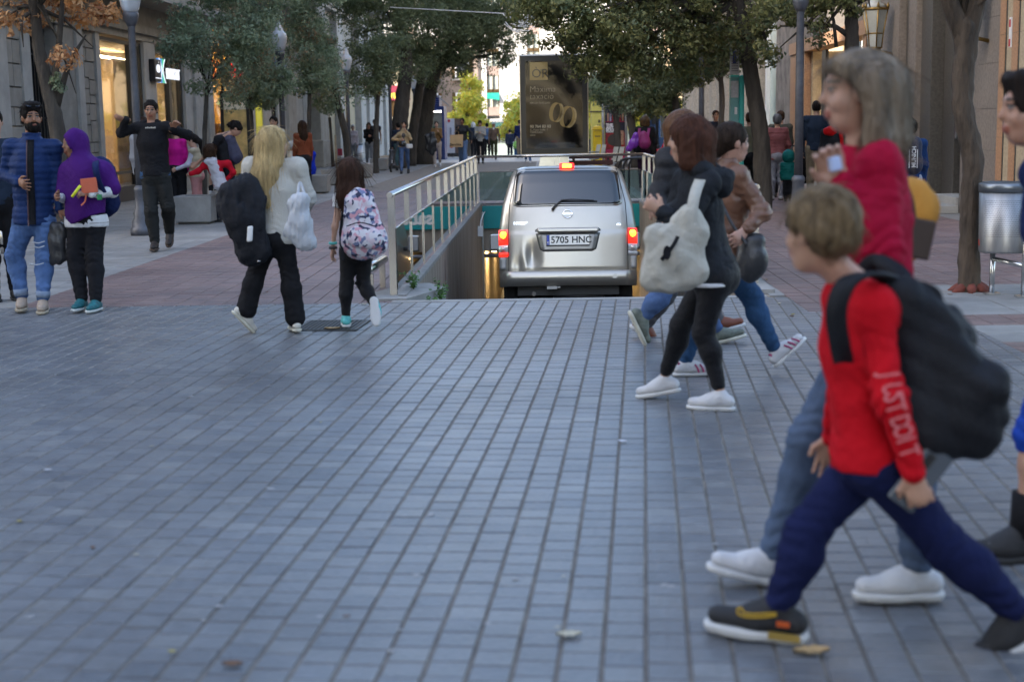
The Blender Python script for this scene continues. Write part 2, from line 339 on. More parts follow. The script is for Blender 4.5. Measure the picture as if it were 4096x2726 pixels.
side_rail(RX0-.118, 12.42, 27.35, 12, 'long stainless railing with glass panes on the red brick side of the ramp', 1)
side_rail(RX1+.10, 12.8, 27.35, 12, 'stainless railing with golden posts between the van and the walking women', -1)
br = empty('ramp_railing', (.2, 27.5, 0), label='stainless end railing above the teal parking sign', cat='railing', group='railings round the car ramp')
MB().tube([(RX0-.12, 27.4, .9), (RX1+.10, 27.4, .9)], .026, 12).build('handrail', steel, br)
for x in (RX0-.1, .25, RX1+.08): MB().box(x-.012, x+.012, 27.40, 27.43, 0, .88).build('post', steel, br)
MB().box(RX0-.05, RX1+.04, 27.44, 27.448, .06, .6).build('glass_pane', rail_glass, br)
MB().tube([(RX0-.05, 27.444, .607), (RX1+.04, 27.444, .607)], .008, 6).build('glass_cap', steel, br)
lb = empty('low_barrier', (RX0-.32, 12.4, 0), label='low fat steel tube barrier beside the railing end post', cat='barrier')
x = RX0-.30; MB().tube([(x-.04, 12.2, .255), (x, 13.3, .255)], .042, 14).build('tube_rail', steel, lb)
for y in (12.3, 13.2): MB().box(x-.03, x+.02, y-.03, y+.03, 0, .22).build('leg', steel, lb)
# drain grate in the plaza
gm = M('cast_iron', (.06, .06, .058), .55, .6, var=.3, vs=20)
gc = gnd(1330, 1303); gr = empty('drain_grate', gc, label='long iron drain grate under the girl with the backpack', cat='drain')
ux = Vector((math.cos(R(-3.9)), math.sin(R(-3.9)), 0)); uy = Vector((-ux.y, ux.x, 0)); c = Vector((gc.x, gc.y, 0))
for s in (-1, 1): MB().obox(c+uy*s*.26+Vector((0, 0, .004)), ux*.24, uy*.015, (0, 0, .006)).build('frame', gm, gr); MB().obox(c+ux*s*.225+Vector((0, 0, .004)), ux*.015, uy*.245, (0, 0, .006)).build('frame', gm, gr)
MB().obox(c+Vector((0, 0, .0025)), ux*.21, uy*.245, (0, 0, .0008)).build('recess', M('drain_dark', (.012, .012, .012), .9, var=0), gr)
for i in range(13): MB().obox(c+ux*(-.192+.032*i)+Vector((0, 0, .006)), ux*.009, uy*.245, (0, 0, .0025)).build('slat', gm, gr)
# ================================================================== BUILDINGS
XL, XR = -9.13, 6.45
stoneA = M('grey_ashlar', (.26, .245, .215), .8, var=.22, vs=3, bump=.35, bs=40)
stoneB = M('buff_limestone', (.34, .315, .27), .8, var=.2, vs=2.5, bump=.3, bs=40)
stoneC = M('pale_grey_stone', (.37, .36, .335), .8, var=.18, vs=2.5, bump=.3, bs=40)
dark_st = M('dark_granite', (.085, .078, .068), .5, var=.3, vs=25, bump=.2, bs=120)
brown_st = M('brown_granite', (.20, .17, .145), .6, var=.25, vs=18, bump=.25, bs=120)
pink_st = M('pink_granite', (.36, .20, .11), .5, var=.3, vs=30, bump=.15, bs=120)
buff_st = M('buff_granite', (.38, .31, .21), .55, var=.25, vs=30)
black_fr = M('black_metal_frame', (.018, .018, .02), .4, .3, var=.1); bronze = M('bronze_frame', (.12, .075, .035), .35, .8, var=.2)
blackhole = M('dark_interior', (.01, .01, .011), .8, var=0)
plaster = M('upper_plaster', (.33, .30, .27), .85, var=.15, vs=1.5, bump=.2)
shopglass = glass_mat('shop_glass', (.88, .89, .87), .45); 
tan_wall = M('tan_interior', (.46, .34, .20), .8, var=.08); oak = M('oak_counter', (.48, .31, .15), .5, var=.2, vs=3, stretch=(1, 6, 1))
strip_em = M('strip_light', (1, 1, 1), .4, var=0, emit=(1, .85, .6), es=9)
def YL(px): return onX(px, 500, XL).y
def YR(px): return onX(px, 480, XR).y
def lb_(name, parent, p0, p1, z0, z1, out, mat, back=.35, bevel=0, yy=None):
    a, b = (yy or (YL(p0), YL(p1))); return MB().box(XL-back, XL+out, a, b, z0, z1).build(name, mat, parent, bevel=bevel)
def rb_(name, parent, p0, p1, z0, z1, out, mat, back=.35, bevel=0, yy=None):
    a, b = (yy or (YR(p0), YR(p1))); return MB().box(XR-out, XR+back, a, b, z0, z1).build(name, mat, parent, bevel=bevel)
def window_row(parent, x, side, ys, z0, z1, w, frame, glass):
    for y in ys:
        f = MB(); o = side*.05
        for (a, b, c, d) in ((y-w/2, y-w/2+.08, z0, z1), (y+w/2-.08, y+w/2, z0, z1), (y-w/2+.08, y+w/2-.08, z1-.08, z1), (y-w/2+.08, y+w/2-.08, z0, z0+.08), (y-.03, y+.03, z0+.08, z1-.08)): f.box(x, x+o, a, b, c, d)
        fo = f.build('window', frame, parent); MB().box(x+side*.005, x+side*.02, y-w/2+.06, y+w/2-.06, z0+.06, z1-.06).build('pane', glass, fo)
dkglass = M('dark_window_glass', (.03, .035, .04), .06, var=0, spec=.8)
def split_blocks(rg, y0, y1, z0, z1, out):
    w, h = y1-y0, z1-z0
    if (w < .55 and h < .42) or (rg.random() < .18 and w < .8 and h < .5): out.append((y0, y1, z0, z1)); return
    if w*1.0 > h*rg.uniform(.9, 1.7) and w > .5: t = y0+w*rg.uniform(.35, .65); split_blocks(rg, y0, t, z0, z1, out); split_blocks(rg, t, y1, z0, z1, out)
    else: t = z0+h*rg.uniform(.35, .65); split_blocks(rg, y0, y1, z0, t, out); split_blocks(rg, y0, y1, t, z1, out)
def chisel(parent, p0, p1, z0, z1, seed):
    rg = random.Random(seed); y0, y1 = YL(p0), YL(p1)
    bk = MB().box(XL-.35, XL-.03, y0, y1, z0, z1).build('panel_backing', dark_st, parent); out = []; split_blocks(rg, y0, y1, z0, z1, out)
    for (a, b, c, d) in out:
        MB().box(XL-.03, XL+rg.uniform(-.004, .012), a+.012, b-.012, c+.012, d-.012).build('stone_block', stoneA, bk, bevel=.006)
# ---- left, first building: chiselled stone piers, computer shop
bA = empty('shop_building', (XL-4, 28, 0), label='grey chiselled stone building with the lit computer shop on its ground floor', cat='building', group='buildings along the left side')
lb_('wall', bA, 0, 0, -.1, 3.5, .06, stoneC, yy=(20.2, YL(35)))
chisel(bA, 35, 100, 0, 3.5, 3); lb_('pier', bA, 100, 135, -.1, 3.5, .03, stoneC)
gw = lb_('barred_window', bA, 135, 240, .0, 3.5, -.3, blackhole)
for i in range(9): y = YL(135)+(YL(240)-YL(135))*(i+.5)/9; MB().box(XL-.2, XL-.17, y-.014, y+.014, .3, 3.4).build('bar', black_fr, gw)
for z in (.6, 1.75, 2.9): MB().box(XL-.205, XL-.175, YL(135)+.02, YL(240)-.02, z, z+.03).build('bar', black_fr, gw)
lb_('pier', bA, 240, 308, -.1, 3.5, .04, stoneA, bevel=.01); lb_('pilaster', bA, 308, 330, -.1, 3.5, .10, stoneC, bevel=.01)
chisel(bA, 330, 392, 0, 3.5, 5); lb_('pier', bA, 392, 408, -.1, 3.5, .05, stoneC)
lb_('pier', bA, 578, 622, -.1, 3.5, .08, stoneC, bevel=.01); lb_('pier', bA, 740, 770, -.1, 3.5, .05, stoneC)
lb_('pilaster', bA, 770, 800, -.1, 3.5, .12, stoneC, bevel=.01); lb_('pilaster', bA, 800, 826, -.1, 3.5, .05, stoneA)
y0, y1 = YL(408), YL(578)
sw = MB().box(XL-.12, XL+.02, y0, y1, -.05, .33).build('window_plinth', black_fr, bA)
fr = MB().box(XL-.1, XL, y0, y0+.07, .33, 3.45).box(XL-.1, XL, y1-.07, y1, .33, 3.45).box(XL-.1, XL, y0+.07, y1-.07, 3.38, 3.45).box(XL-.1, XL, y0+(y1-y0)*.72, y0+(y1-y0)*.72+.06, .33, 3.38).build('shop_window', black_fr, bA)
MB().box(XL-.06, XL-.05, y0+.05, y1-.05, .33, 3.4).build('pane', shopglass, fr)
MB().box(XL+.25, XL+.28, y0-.1, y1, .62, .68).box(XL+.25, XL+.28, y0-.1, y0-.05, 0, .62).box(XL+.25, XL+.28, (y0+y1)/2, (y0+y1)/2+.05, 0, .62).build('window_rail', black_fr, bA)
rm = empty('shop_interior', (XL-2, (y0+y1)/2, 0)); adopt(rm, bA); xa, xb = XL-3.6, XL-.36
ya, yb = y0-1.5, YL(735)
MB().box(xa-.1, xa, ya, yb, 0, 3.45).build('back_wall', tan_wall, rm); MB().box(xa, xb, ya, yb, -.05, .02).build('shop_floor', M('shop_floor', (.25, .2, .15), .4), rm)
MB().box(xa, xb, ya, yb, 3.42, 3.5).build('shop_ceiling', tan_wall, rm); MB().box(xa, xb, yb, yb+.1, 0, 3.45).build('side_wall', tan_wall, rm); MB().box(xa, xb, ya-.1, ya, 0, 3.45).build('side_wall', tan_wall, rm)
for k in range(3): MB().box(xa+.5+k*.9, xa+.58+k*.9, y0-.3, yb-.6, 3.22, 3.27).build('strip_lamp', strip_em, rm)
pn = MB().box(XL-.62, XL-.58, y0+.05, y0+(y1-y0)*.52, .85, 2.15).build('display_panel', M('display_grey', (.16, .18, .18), .6), rm)
MB().box(XL-.68, XL-.64, y0+.05, y0+(y1-y0)*.68, .8, 2.22).build('display_back', M('display_white', (.8, .76, .68), .6, var=0), rm)
line = M('chalk_line', (.5, .5, .47), .8, var=0)
for k, yy in enumerate((.18, .5, .82)):
    yc = y0+.05+(y1-y0)*.47*yy
    for r in (.1, .17): MB().tube([(XL-.575, yc+math.cos(t)*r, 1.3+math.sin(t)*r*2) for t in [i*math.pi/10 for i in range(21)]], .006, 4).build('drawn_ring', line, pn)
text('lettering', 'd', .26, black_fr, rm, (XL-.575, y0+(y1-y0)*.56, 1.28), (0, 1, 0), (0, 0, 1))
ct = MB().box(XL-1.3, XL-.5, y0+.1, y0+(y1-y0)*.66, .38, .62).box(XL-1.3, XL-.5, y0+.1, y0+(y1-y0)*.66, .0, .34).build('wood_counter', oak, rm)
MB().box(XL-.95, XL-.75, y0+.6, y0+.75, .64, .66).box(XL-.9, XL-.88, y0+.66, y0+.70, .66, .85).build('display_tablet', M('tablet_white', (.7, .7, .7), .4), rm)
# entrance
y0, y1 = YL(622), YL(740)
fr = MB().box(XL-.15, XL-.03, y0, y0+.08, 0, 3.4).box(XL-.15, XL-.03, y1-.12, y1, 0, 3.4).box(XL-.15, XL-.03, y0+.08, y1-.12, 3.3, 3.4).box(XL-.15, XL-.03, y0+(y1-y0)*.55, y0+(y1-y0)*.63, 0, 3.3).build('shop_door', black_fr, bA)
MB().box(XL-.1, XL-.09, y0+.06, y1-.1, .02, 3.32).build('pane', shopglass, fr); yh = y0+(y1-y0)*.66
MB().tube([(XL+.03, yh, .7), (XL+.03, yh, 1.65)], .018, 8).tube([(XL-.05, yh, .75), (XL+.03, yh, .75)], .012, 6).tube([(XL-.05, yh, 1.6), (XL+.03, yh, 1.6)], .012, 6).build('handle', bronze, fr)
MB().box(XL-1.0, XL-.95, y0+.1, y0+(y1-y0)*.5, .02, 3.2).build('inner_wall', tan_wall, rm)
# signs
sb = MB().box(XL+.08, XL+.22, YL(594), YL(619), 2.62, 3.13).build('fruit_sign', black_fr, label='black box sign with lit white bitten fruit emblem', cat='sign', bevel=.02)
logo_em = M('sign_white_glow', (.8, .8, .8), .5, var=0, emit=(.85, .9, 1), es=.2)
yc = (YL(594)+YL(619))/2; ap = MB(); pts = []
for i in range(40):
    a = 2*math.pi*i/40; r = .105*(1+.08*math.cos(2*a)-.10*max(0, math.sin(a))**6-.06*max(0, -math.sin(a))**6); y, z = r*math.cos(a), r*math.sin(a)*1.05
    d = math.hypot(y-.115, z-.015)
    if d < .048: k = .048/max(d, .01); y, z = .115+(y-.115)*k, .015+(z-.015)*k
    pts.append((y, z))
ap.add([(XL+.226, yc+y*1.5, 2.92+z) for y, z in pts]+[(XL+.232, yc+y*1.5, 2.92+z) for y, z in pts]+[(XL+.226, yc, 2.92), (XL+.232, yc, 2.92)], [(i+40, (i+1) % 40+40, 81) for i in range(40)]+[(i, (i+1) % 40, (i+1) % 40+40, i+40) for i in range(40)])
ap.add([(XL+.23, yc+.02, 3.03), (XL+.23, yc+.06, 3.05), (XL+.23, yc+.07, 3.09), (XL+.23, yc+.03, 3.07)], [(0, 1, 2, 3)]); ap.build('emblem', logo_em, sb)
MB().box(XL+.225, XL+.229, yc-.26, yc+.26, 2.69, 2.712).build('caption_line', logo_em, sb)
y0, y1 = YL(628), YL(714); sg = empty('shop_sign', (XL+.1, y0, 2.95), label='lit white shop letters with blue and green X emblem over the door', cat='sign')
for o, mt, lx in ((0, M('sign_blue_glow', (.1, .3, .8), .5, var=0, emit=(.05, .22, .55), es=.2), -1), (0, M('sign_green_glow', (.1, .6, .4), .5, var=0, emit=(.03, .45, .22), es=.15), 1)):
    b = MB()
    for t in range(12):
        def cv(q): z = 2.62+q*.56; w = .035+.20*abs(q-.5)**1.5*2.2; return z, w
        z0_, w0 = cv(t/12); z1_, w1 = cv((t+1)/12); c = y0+.33
        if lx < 0: q = [(XL+.06, c-w0*1.6-.05, z0_), (XL+.06, c, z0_), (XL+.06, c, z1_), (XL+.06, c-w1*1.6-.05, z1_)]
        else: q = [(XL+.06, c+.004, z0_), (XL+.06, c+w0*1.6+.05, z0_), (XL+.06, c+w1*1.6+.05, z1_), (XL+.06, c+.004, z1_)]
        b.add(q+[(x+.04, y, z) for x, y, z in q], [(4, 5, 6, 7), (0, 1, 5, 4), (1, 2, 6, 5), (2, 3, 7, 6), (3, 0, 4, 7)])
        k = -1 if lx < 0 else 1; e0 = c+k*(w0*.8+.01); e1 = c+k*(w1*.8+.01)
    b.build('emblem_half', mt, sg)
for k in (-1, 1):
    b = MB(); b.tube([(XL+.11, y0+.33+k*(.05+.26*abs(t/12-.5)**1.5*2.2), 2.62+t/12*.56) for t in range(13)], .014, 6); b.build('emblem_line', logo_em, sg)
text('lettering', 'INTECAT', .36, logo_em, sg, (XL+.1, y0+.72, 2.73), (0, 1, 0), (0, 0, 1), bold=.004, ext=.02, sx=(y1-y0-.74)/1.52)
MB().box(XL+.02, XL+.05, y0, y1, 2.86, 2.9).build('bracket', black_fr, sg)
# cornice, overhang, upper storeys of all left buildings
def upper(parent, x0, x1, y0, y1, zc, zt, mat, corn, side):
    xo = x1 if side > 0 else x0
    for k, (o, a, b) in enumerate(((.10, zc, zc+.14), (.2, zc+.142, zc+.3), (.12, zc+.302, zc+.75))): MB().box(min(xo-side*.35, xo+side*o), max(xo-side*.35, xo+side*o), y0, y1, a, b).build('cornice', corn, parent)
    MB().box(x0 if side > 0 else x0-.95, x1+.95 if side > 0 else x1, y0, y1, zc+.752, zc+.95).build('balcony_slab', corn, parent)
    MB().box(x0, x1, y0, y1, zc+.952, zt).build('upper_wall', mat, parent)
    ys = [y0+1.4+2.6*i for i in range(int((y1-y0-1)/2.6))]
    for z in np.arange(zc+1.2, zt-2.5, 3.1): window_row(parent, xo+side*.002, side, ys, z, z+2.1, 1.15, bronze, dkglass)
upper(bA, XL-10, XL, 20.2, YL(826), 3.5, 16, plaster, stoneA, 1)
# ---- second left building: yellow lit shops
bB = empty('shop_building', (XL-4, 42, 0), label='buff limestone building with yellow lit shops behind the left trees', cat='building', group='buildings along the left side')
yel_em = M('yellow_shop_light', (.9, .65, .2), .6, var=.2, vs=3, emit=(1, .62, .16), es=.55)
yel_wall = M('yellow_interior', (.75, .50, .16), .7, var=.2, vs=5)
for (a, b, o, m) in ((826, 846, .1, stoneC), (962, 985, .08, stoneB), (985, 1022, .02, stoneB), (1044, 1066, .1, stoneB), (1066, 1084, .04, stoneB), (1108, 1140, .05, stoneC), (1140, 1172, .16, stoneB), (1172, 1205, .08, stoneC)):
    lb_('pilaster', bB, a, b, -.1, 4.6, o, m, bevel=.01)
def lit_shop(parent, p0, p1, zt, wallm, es):
    y0, y1 = YL(p0), YL(p1); it = empty('shop_interior', (XL-2, (y0+y1)/2, 0)); adopt(it, parent)
    MB().box(XL-3, XL-2.9, y0, y1, 0, zt).build('back_wall', wallm, it); MB().box(XL-2.9, XL-.3, y0-.05, y0, 0, zt).build('side_wall', wallm, it); MB().box(XL-2.9, XL-.3, y1, y1+.05, 0, zt).build('side_wall', wallm, it)
    MB().box(XL-2.9, XL-.3, y0, y1, zt, zt+.1).build('shop_ceiling', wallm, it); MB().box(XL-2.9, XL-.3, y0, y1, -.05, .01).build('shop_floor', oak, it)
    for k in range(2): MB().box(XL-2.2+k, XL-2.1+k, y0+.2, y1-.2, zt-.2, zt-.15).build('strip_lamp', strip_em, it)
    fr = MB().box(XL-.1, XL-.02, y0, y0+.08, 0, zt).box(XL-.1, XL-.02, y1-.08, y1, 0, zt).box(XL-.1, XL-.02, (y0+y1)/2-.04, (y0+y1)/2+.04, 0, zt).build('shop_window', black_fr, parent)
    MB().box(XL-.07, XL-.06, y0+.05, y1-.05, .02, zt).build('pane', shopglass, fr); return it
it = lit_shop(bB, 846, 962, 4.2, yel_wall, 1)
for k in range(3):   # rattan shelf racks seen through the pane
    y = YL(875)+k*1.1; rk = MB()
    for z in (.3, .75, 1.2, 1.65): rk.box(XL-.9, XL-.5, y, y+.8, z, z+.04)
    for dx in (-.9, -.54):
        for dy in (0, .76): rk.box(XL+dx, XL+dx+.04, y+dy, y+dy+.04, 0, 1.7)
    rk.build('rattan_rack', oak, it)
it = lit_shop(bB, 1084, 1108, 3.4, M('amber_interior', (.7, .32, .08), .7), 1)
lb_('yellow_band', bB, 1022, 1044, .1, 3.6, .05, M('yellow_neon_panel', (.75, .66, .03), .5, var=.1, emit=(.9, .8, .05), es=.04)); lb_('door_infill', bB, 1084, 1108, 3.5, 4.6, -.02, stoneB)
lb_('wall_band', bB, 846, 962, 4.25, 4.6, -.02, stoneB)
bs = empty('bank_sign', (XL+.3, YL(1086), 3.9), label='blue bank sign letters half hidden by the second tree crown', cat='sign')
text('lettering', '-CCC', .62, M('blue_sign', (.01, .05, .28), .4, emit=(.02, .1, .6), es=.1), bs, (XL+.17, YL(1078), 3.55), (0, 1, 0), (0, 0, 1), bold=.03, ext=.03, sx=1.6)
rs = MB().box(XL+.1, XL+.5, YL(918), YL(918)+.12, 3.0, 3.5).build('red_sign', M('red_sign_glow', (.7, .02, .02), .5, var=0, emit=(1, .02, .02), es=.25), label='small red blade sign among the left leaves', cat='sign')
upper(bB, XL-10, XL, YL(826)+.02, YL(1205), 4.6, 16, plaster, stoneB, 1)
tt = empty('shop_totem', (XL+.6, YL(895), 0), label='black framed shop totem with yellow poster of round food pictures', cat='totem')
a = atY(886, 560, YL(893)-1.0); xx = a.x; yy = a.y
MB().box(xx, xx+.09, yy, yy+.12, 0, 2.55).box(xx+.72, xx+.81, yy, yy+.12, 0, 2.55).box(xx+.09, xx+.72, yy, yy+.12, 2.46, 2.55).build('frame', black_fr, tt)
pp = MB().box(xx+.09, xx+.72, yy+.04, yy+.08, .3, 2.46).build('poster', M('food_poster', (.62, .44, .16), .5, var=.4, vs=4), tt); MB().box(xx+.1, xx+.71, yy+.03, yy+.038, 2.05, 2.44).build('poster_header', M('poster_cream', (.75, .7, .55), .5), pp)
for k, c in enumerate(((.35, .05, .1), (.5, .1, .03), (.1, .1, .3), (.5, .3, .03))): MB().tube([(xx+.2+k*.135, yy+.028, 2.32), (xx+.2+k*.135, yy+.02, 2.32)], .052, 12).build('printed_dot', M(f'dot_print_{"abcd"[k]}', c, .5), pp)
# ---- third left building: pale columns
bC = empty('columned_building', (XL-4, 66, 0), label='pale stone building with tall square columns far down the left side', cat='building', group='buildings along the left side')
lb_('wall', bC, 0, 0, -.1, 6.5, -.2, stoneB, yy=(YL(1205)+.02, YL(1535)), back=.6)
for (a, b, o, m) in ((1212, 1240, .05, stoneC), (1248, 1282, .35, stoneB), (1350, 1372, .12, stoneC), (1432, 1452, .2, stoneC), (1470, 1488, .15, stoneC), (1492, 1512, .3, stoneC), (1518, 1535, .4, stoneC)):
    lb_('column', bC, a, b, 0, 6.4, o, m, bevel=.02)
lb_('column_base', bC, 1244, 1287, 0, 1.05, .45, stoneB, bevel=.03); lb_('door', bC, 1284, 1328, 0, 3.2, -.15, M('dark_brown_door', (.045, .028, .018), .5, var=.3)); lb_('door', bC, 1216, 1244, 0, 3.4, -.12, blackhole)
lb_('plaster_panel', bC, 1330, 1430, 0, 4.5, -.1, M('cream_plaster', (.42, .36, .24), .8, var=.1))
upper(bC, XL-10, XL, YL(1205)+.02, YL(1535), 6.5, 14, plaster, stoneC, 1)
# ---- right side
bR = empty('stone_building', (XR+5, 30, 0), label='grey brown granite building with the dark doorway and brass lantern', cat='building', group='buildings along the right side')
def courses(parent, p0, p1, zs, out, mat, yy=None):
    a, b = yy or (YR(p0), YR(p1)); n = max(1, round(abs(b-a)/1.5))
    for i in range(len(zs)-1):
        for k in range(n):
            q0, q1 = a+(b-a)*k/n, a+(b-a)*(k+1)/n; q0, q1 = min(q0, q1), max(q0, q1)
            MB().box(XR-out-random.uniform(0, .003), XR+.3, q0+.003, q1-.003, zs[i]+.003, zs[i+1]-.003).build('stone_panel', mat, parent)
    MB().box(XR-out+.008, XR+.34, min(a, b), max(a, b), zs[0], zs[-1]).build('joint_backing', dark_st, parent)
ZS = [0, .42, 1.0, 1.6, 2.25, 2.9, 3.6, 4.3, 5.0]
for k, (p0, p1, m) in enumerate(((4140, 4098, buff_st), (4096, 4072, pink_st), (4070, 4046, buff_st), (4044, 4022, pink_st))): courses(bR, p0, p1, [0, .6, 1.2, 2.6, 5.0], .12 if k % 2 else .10, m)
courses(bR, 4020, 3846, ZS, 0, brown_st)
dr = empty('doorway', (XR+.5, 24, 0)); adopt(dr, bR)
for (p0, p1, o, m) in ((3844, 3838, -.02, dark_st), (3745, 3700, -.30, dark_st), (3700, 3660, -.08, dark_st), (3660, 3630, .02, brown_st), (3630, 3606, -.05, dark_st), (3606, 3588, .08, brown_st)): rb_('pilaster', dr, p0, p1, 0, 5.0, o, m, back=.6, bevel=.008)
rb_('reveal', dr, 3838, 3745, 0, 5, -.75, dark_st, back=1.0)
gate_m = M('green_iron', (.012, .055, .045), .5, .5, var=.2)
gt = rb_('iron_door', dr, 3836, 3760, .3, 4.6, -.70, gate_m, back=.74)
for i in range(12):
    for j in range(5):
        y = YR(3836)+(YR(3760)-YR(3836))*(j+.5)/5; z = .6+i*.33
        MB().box(XR+.66, XR+.695, y-.075, y+.075, z, z+.03).box(XR+.66, XR+.695, y-.012, y+.012, z+.03, z+.25).build('grille_bar', gate_m, gt)
a, b = YR(3842), YR(3640); st = MB().box(XR-.42, XR-.02, a-.1, b+.2, 0, .12).build('door_step', stoneC, dr, bevel=.01); MB().box(XR-.019, XR+.7, YR(3837), YR(3746), .0, .24).build('door_step', stoneC, dr, bevel=.01)
MB().tube([(XR+.1, YR(3800), 1.15), (XR+.1, YR(3800), 1.95)], .03, 8).build('pull_handle', steel, dr)
courses(bR, 3586, 3470, [0, .6, 1.3, 2.1, 2.9, 3.7, 4.4, 5.0], .02, brown_st)
courses(bR, 3468, 3168, [3.45, 4.2, 5.0], .02, brown_st)
en = empty('shop_entrance', (XR+.4, 34, 0)); adopt(en, bR)
rb_('lintel', en, 3480, 3168, 3.15, 3.44, .10, pink_st); rb_('jamb', en, 3225, 3168, 0, 3.14, .06, pink_st); rb_('jamb', en, 3470, 3455, 0, 3.14, .06, pink_st)
rb_('back_wall', en, 3455, 3226, 0, 3.14, -1.6, buff_st, back=1.7); rb_('side_reveal', en, 3232, 3226, 0, 3.14, -.1, buff_st, back=1.6)
[MB().box(XR+.05, XR+.12, YR(u), YR(w_), 0, 3.1).build('door_post', black_fr, en) for u, w_ in ((3290, 3275), (3400, 3390))]
en_lamp = MB().box(XR+.9, XR+1.0, YR(3440), YR(3240), 3.0, 3.05).build('strip_lamp', M('entrance_lamp', (1, .8, .5), .4, var=0, emit=(1, .7, .35), es=5), en)
rb_('patched_panel', bR, 3166, 3102, 0, 5, .0, M('weathered_grey_panel', (.21, .185, .165), .7, var=.5, vs=2.5, bump=.2))
upper(bR, XR, XR+12, 19.3, YR(3100), 5.0, 17, plaster, brown_st, -1)
bD = empty('columned_building', (XR+5, 55, 0), label='stone building with fluted round columns behind the right trees', cat='building', group='buildings along the right side')
rb_('glass_bay', bD, 3100, 3072, 0, 5, -.05, M('pale_teal_glass', (.42, .55, .52), .15, var=.05)); rb_('window_post', bD, 3072, 3066, 0, 5, .05, white)
rb_('wall', bD, 3066, 2735, 0, 6.5, -.3, stoneB, back=.8)
colm = M('granular_column_stone', (.27, .245, .205), .8, var=.25, vs=14, bump=.4, bs=60)
for i in range(11):
    y = YR(3040)+2.15*i; MB().lathe([(.5, 0), (.5, .25), (.42, .3), (.42, 5.9), (.5, 6.0), (.5, 6.4)], (XR+.1, y, 0), 22, flute=.05).build('column', colm, bD)
upper(bD, XR, XR+12, YR(3098), YR(2735), 6.5, 14, plaster, stoneB, -1)
# ---- sun-lit building at the end of the street, the old houses and blocks round the square
mar = M('white_marble_cladding', (.42, .41, .40), .5, var=.08, vs=.8); spand = M('brown_spandrel', (.22, .16, .14), .6); awn = M('green_awning', (.0, .22, .15), .7)
YE = 125; bE = empty('office_building', (0, YE+6, -2), label='sunlit white marble office block with bronze window strips closing the street', cat='building')
MB().box(-28, 30, YE+.45, YE+14, 2.1, 26).build('wall', M('dark_core', (.1, .1, .1), .7, var=0), bE)
per = atY(1973, 400, YE).x-atY(1810, 400, YE).x; x0 = atY(1973, 400, YE).x; ws = 1.05/2*2
for k in range(-8, 10):
    xc = x0+k*per; 
    for zi in range(-1, 5):
        zb = 3.15+zi*3.45                                  # one storey: spandrel, window with awning, spandrel, tall panes
        if zb < 2: continue
        st_ = MB().box(xc-ws/2, xc+ws/2, YE+.12, YE+.3, zb-.75, zb-.0).build('spandrel', spand, bE)
        wn = MB()
        for a in (-ws/2, -.04, ws/2-.07): wn.box(xc+a, xc+a+.07, YE+.05, YE+.3, zb, zb+2.7)
        wn.box(xc-ws/2+.07, xc+ws/2-.07, YE+.05, YE+.3, zb+1.22, zb+1.5); w_ = wn.build('window', bronze, bE)
        MB().box(xc-ws/2+.07, xc+ws/2-.07, YE+.2, YE+.24, zb, zb+2.69).build('pane', M('greenish_pane', (.32, .35, .32), .15, var=.1), w_)
        if zi <= 0: MB().add([(xc-ws/2-.02, YE+.04, zb+1.2), (xc+ws/2+.02, YE+.04, zb+1.2), (xc+ws/2+.02, YE-.45, zb+.55), (xc-ws/2-.02, YE-.45, zb+.72)], [(0, 1, 2, 3)]).build('awning', awn, w_)
    for zi in range(24):
        za = 2.15+zi*.98
        for a, b in ((xc+ws/2+.02, xc+per/2-.004), (xc+per/2+.004, xc+per-ws/2-.02)): MB().box(a, b, YE, YE+.4, za, za+.972).build('marble_slab', mar, bE) if zi < 9 and -5 < k < 6 else None
    MB().box(xc+ws/2+.02, xc+per-ws/2-.02, YE+.01, YE+.4, 2.15 if not -5 < k < 6 else 11, 26).build('marble_field', mar, bE)
cp = MB().box(-28, 30, YE-1.6, YE+.4, 1.82, 2.1).build('canopy', M('canopy_white', (.6, .6, .6), .5), bE); MB().box(-28, 30, YE-1.62, YE-1.3, 1.45, 1.8).build('canopy_fascia', M('dark_teal_fascia', (.02, .08, .08), .5), bE)
MB().box(-28, 30, YE+.2, YE+.6, -2.05, 1.82).build('shopfront', M('shopfront_glass', (.30, .36, .35), .2, var=.3, vs=.6), bE)
lt = MB()
for i in range(80): x = -12+i*.3; lt.box(x, x+.2, YE-1.66, YE-1.625, 1.86, 2.06)
lt.build('canopy_ornament', M('ornament_grey', (.3, .3, .3), .5), bE, kind='stuff')
def house(x0, x1, y, z0, z1, mat, label, sh, nfl, nw, group):
    h = empty('town_house', ((x0+x1)/2, y+4, z0), label=label, cat='building', group=group)
    MB().box(x0, x1, y, y+6, z0, z1).build('wall', mat, h); MB().box(x0-.2, x1+.2, y-.35, y+.0, z1-.4, z1-.05).build('cornice', stoneB, h)
    for f in range(nfl):
        for k in range(nw):
            xc = x0+(x1-x0)*(k+.5)/nw; z = z0+3.6+f*3.1
            if z+2 > z1-.4: continue
            w = MB().box(xc-.55, xc-.45, y-.06, y+.02, z, z+2).box(xc+.45, xc+.55, y-.06, y+.02, z, z+2).box(xc-.45, xc+.45, y-.06, y+.02, z+1.9, z+2).build('window', white, h); MB().box(xc-.45, xc+.45, y-.02, y-.005, z, z+1.9).build('pane', dkglass, w)
            MB().box(xc-.8, xc+.8, y-.5, y, z-.15, z-.02).build('balcony', stoneB, w)
            for s in (-1, 1): MB().box(xc+s*.62-.2, xc+s*.62+.2, y-.05, y-.002, z, z+2).build('shutter', sh, h)
    MB().box(x0+.3, x1-.3, y-.08, y+.02, z0+.1, z0+2.8).build('shopfront', blackhole, h); return h
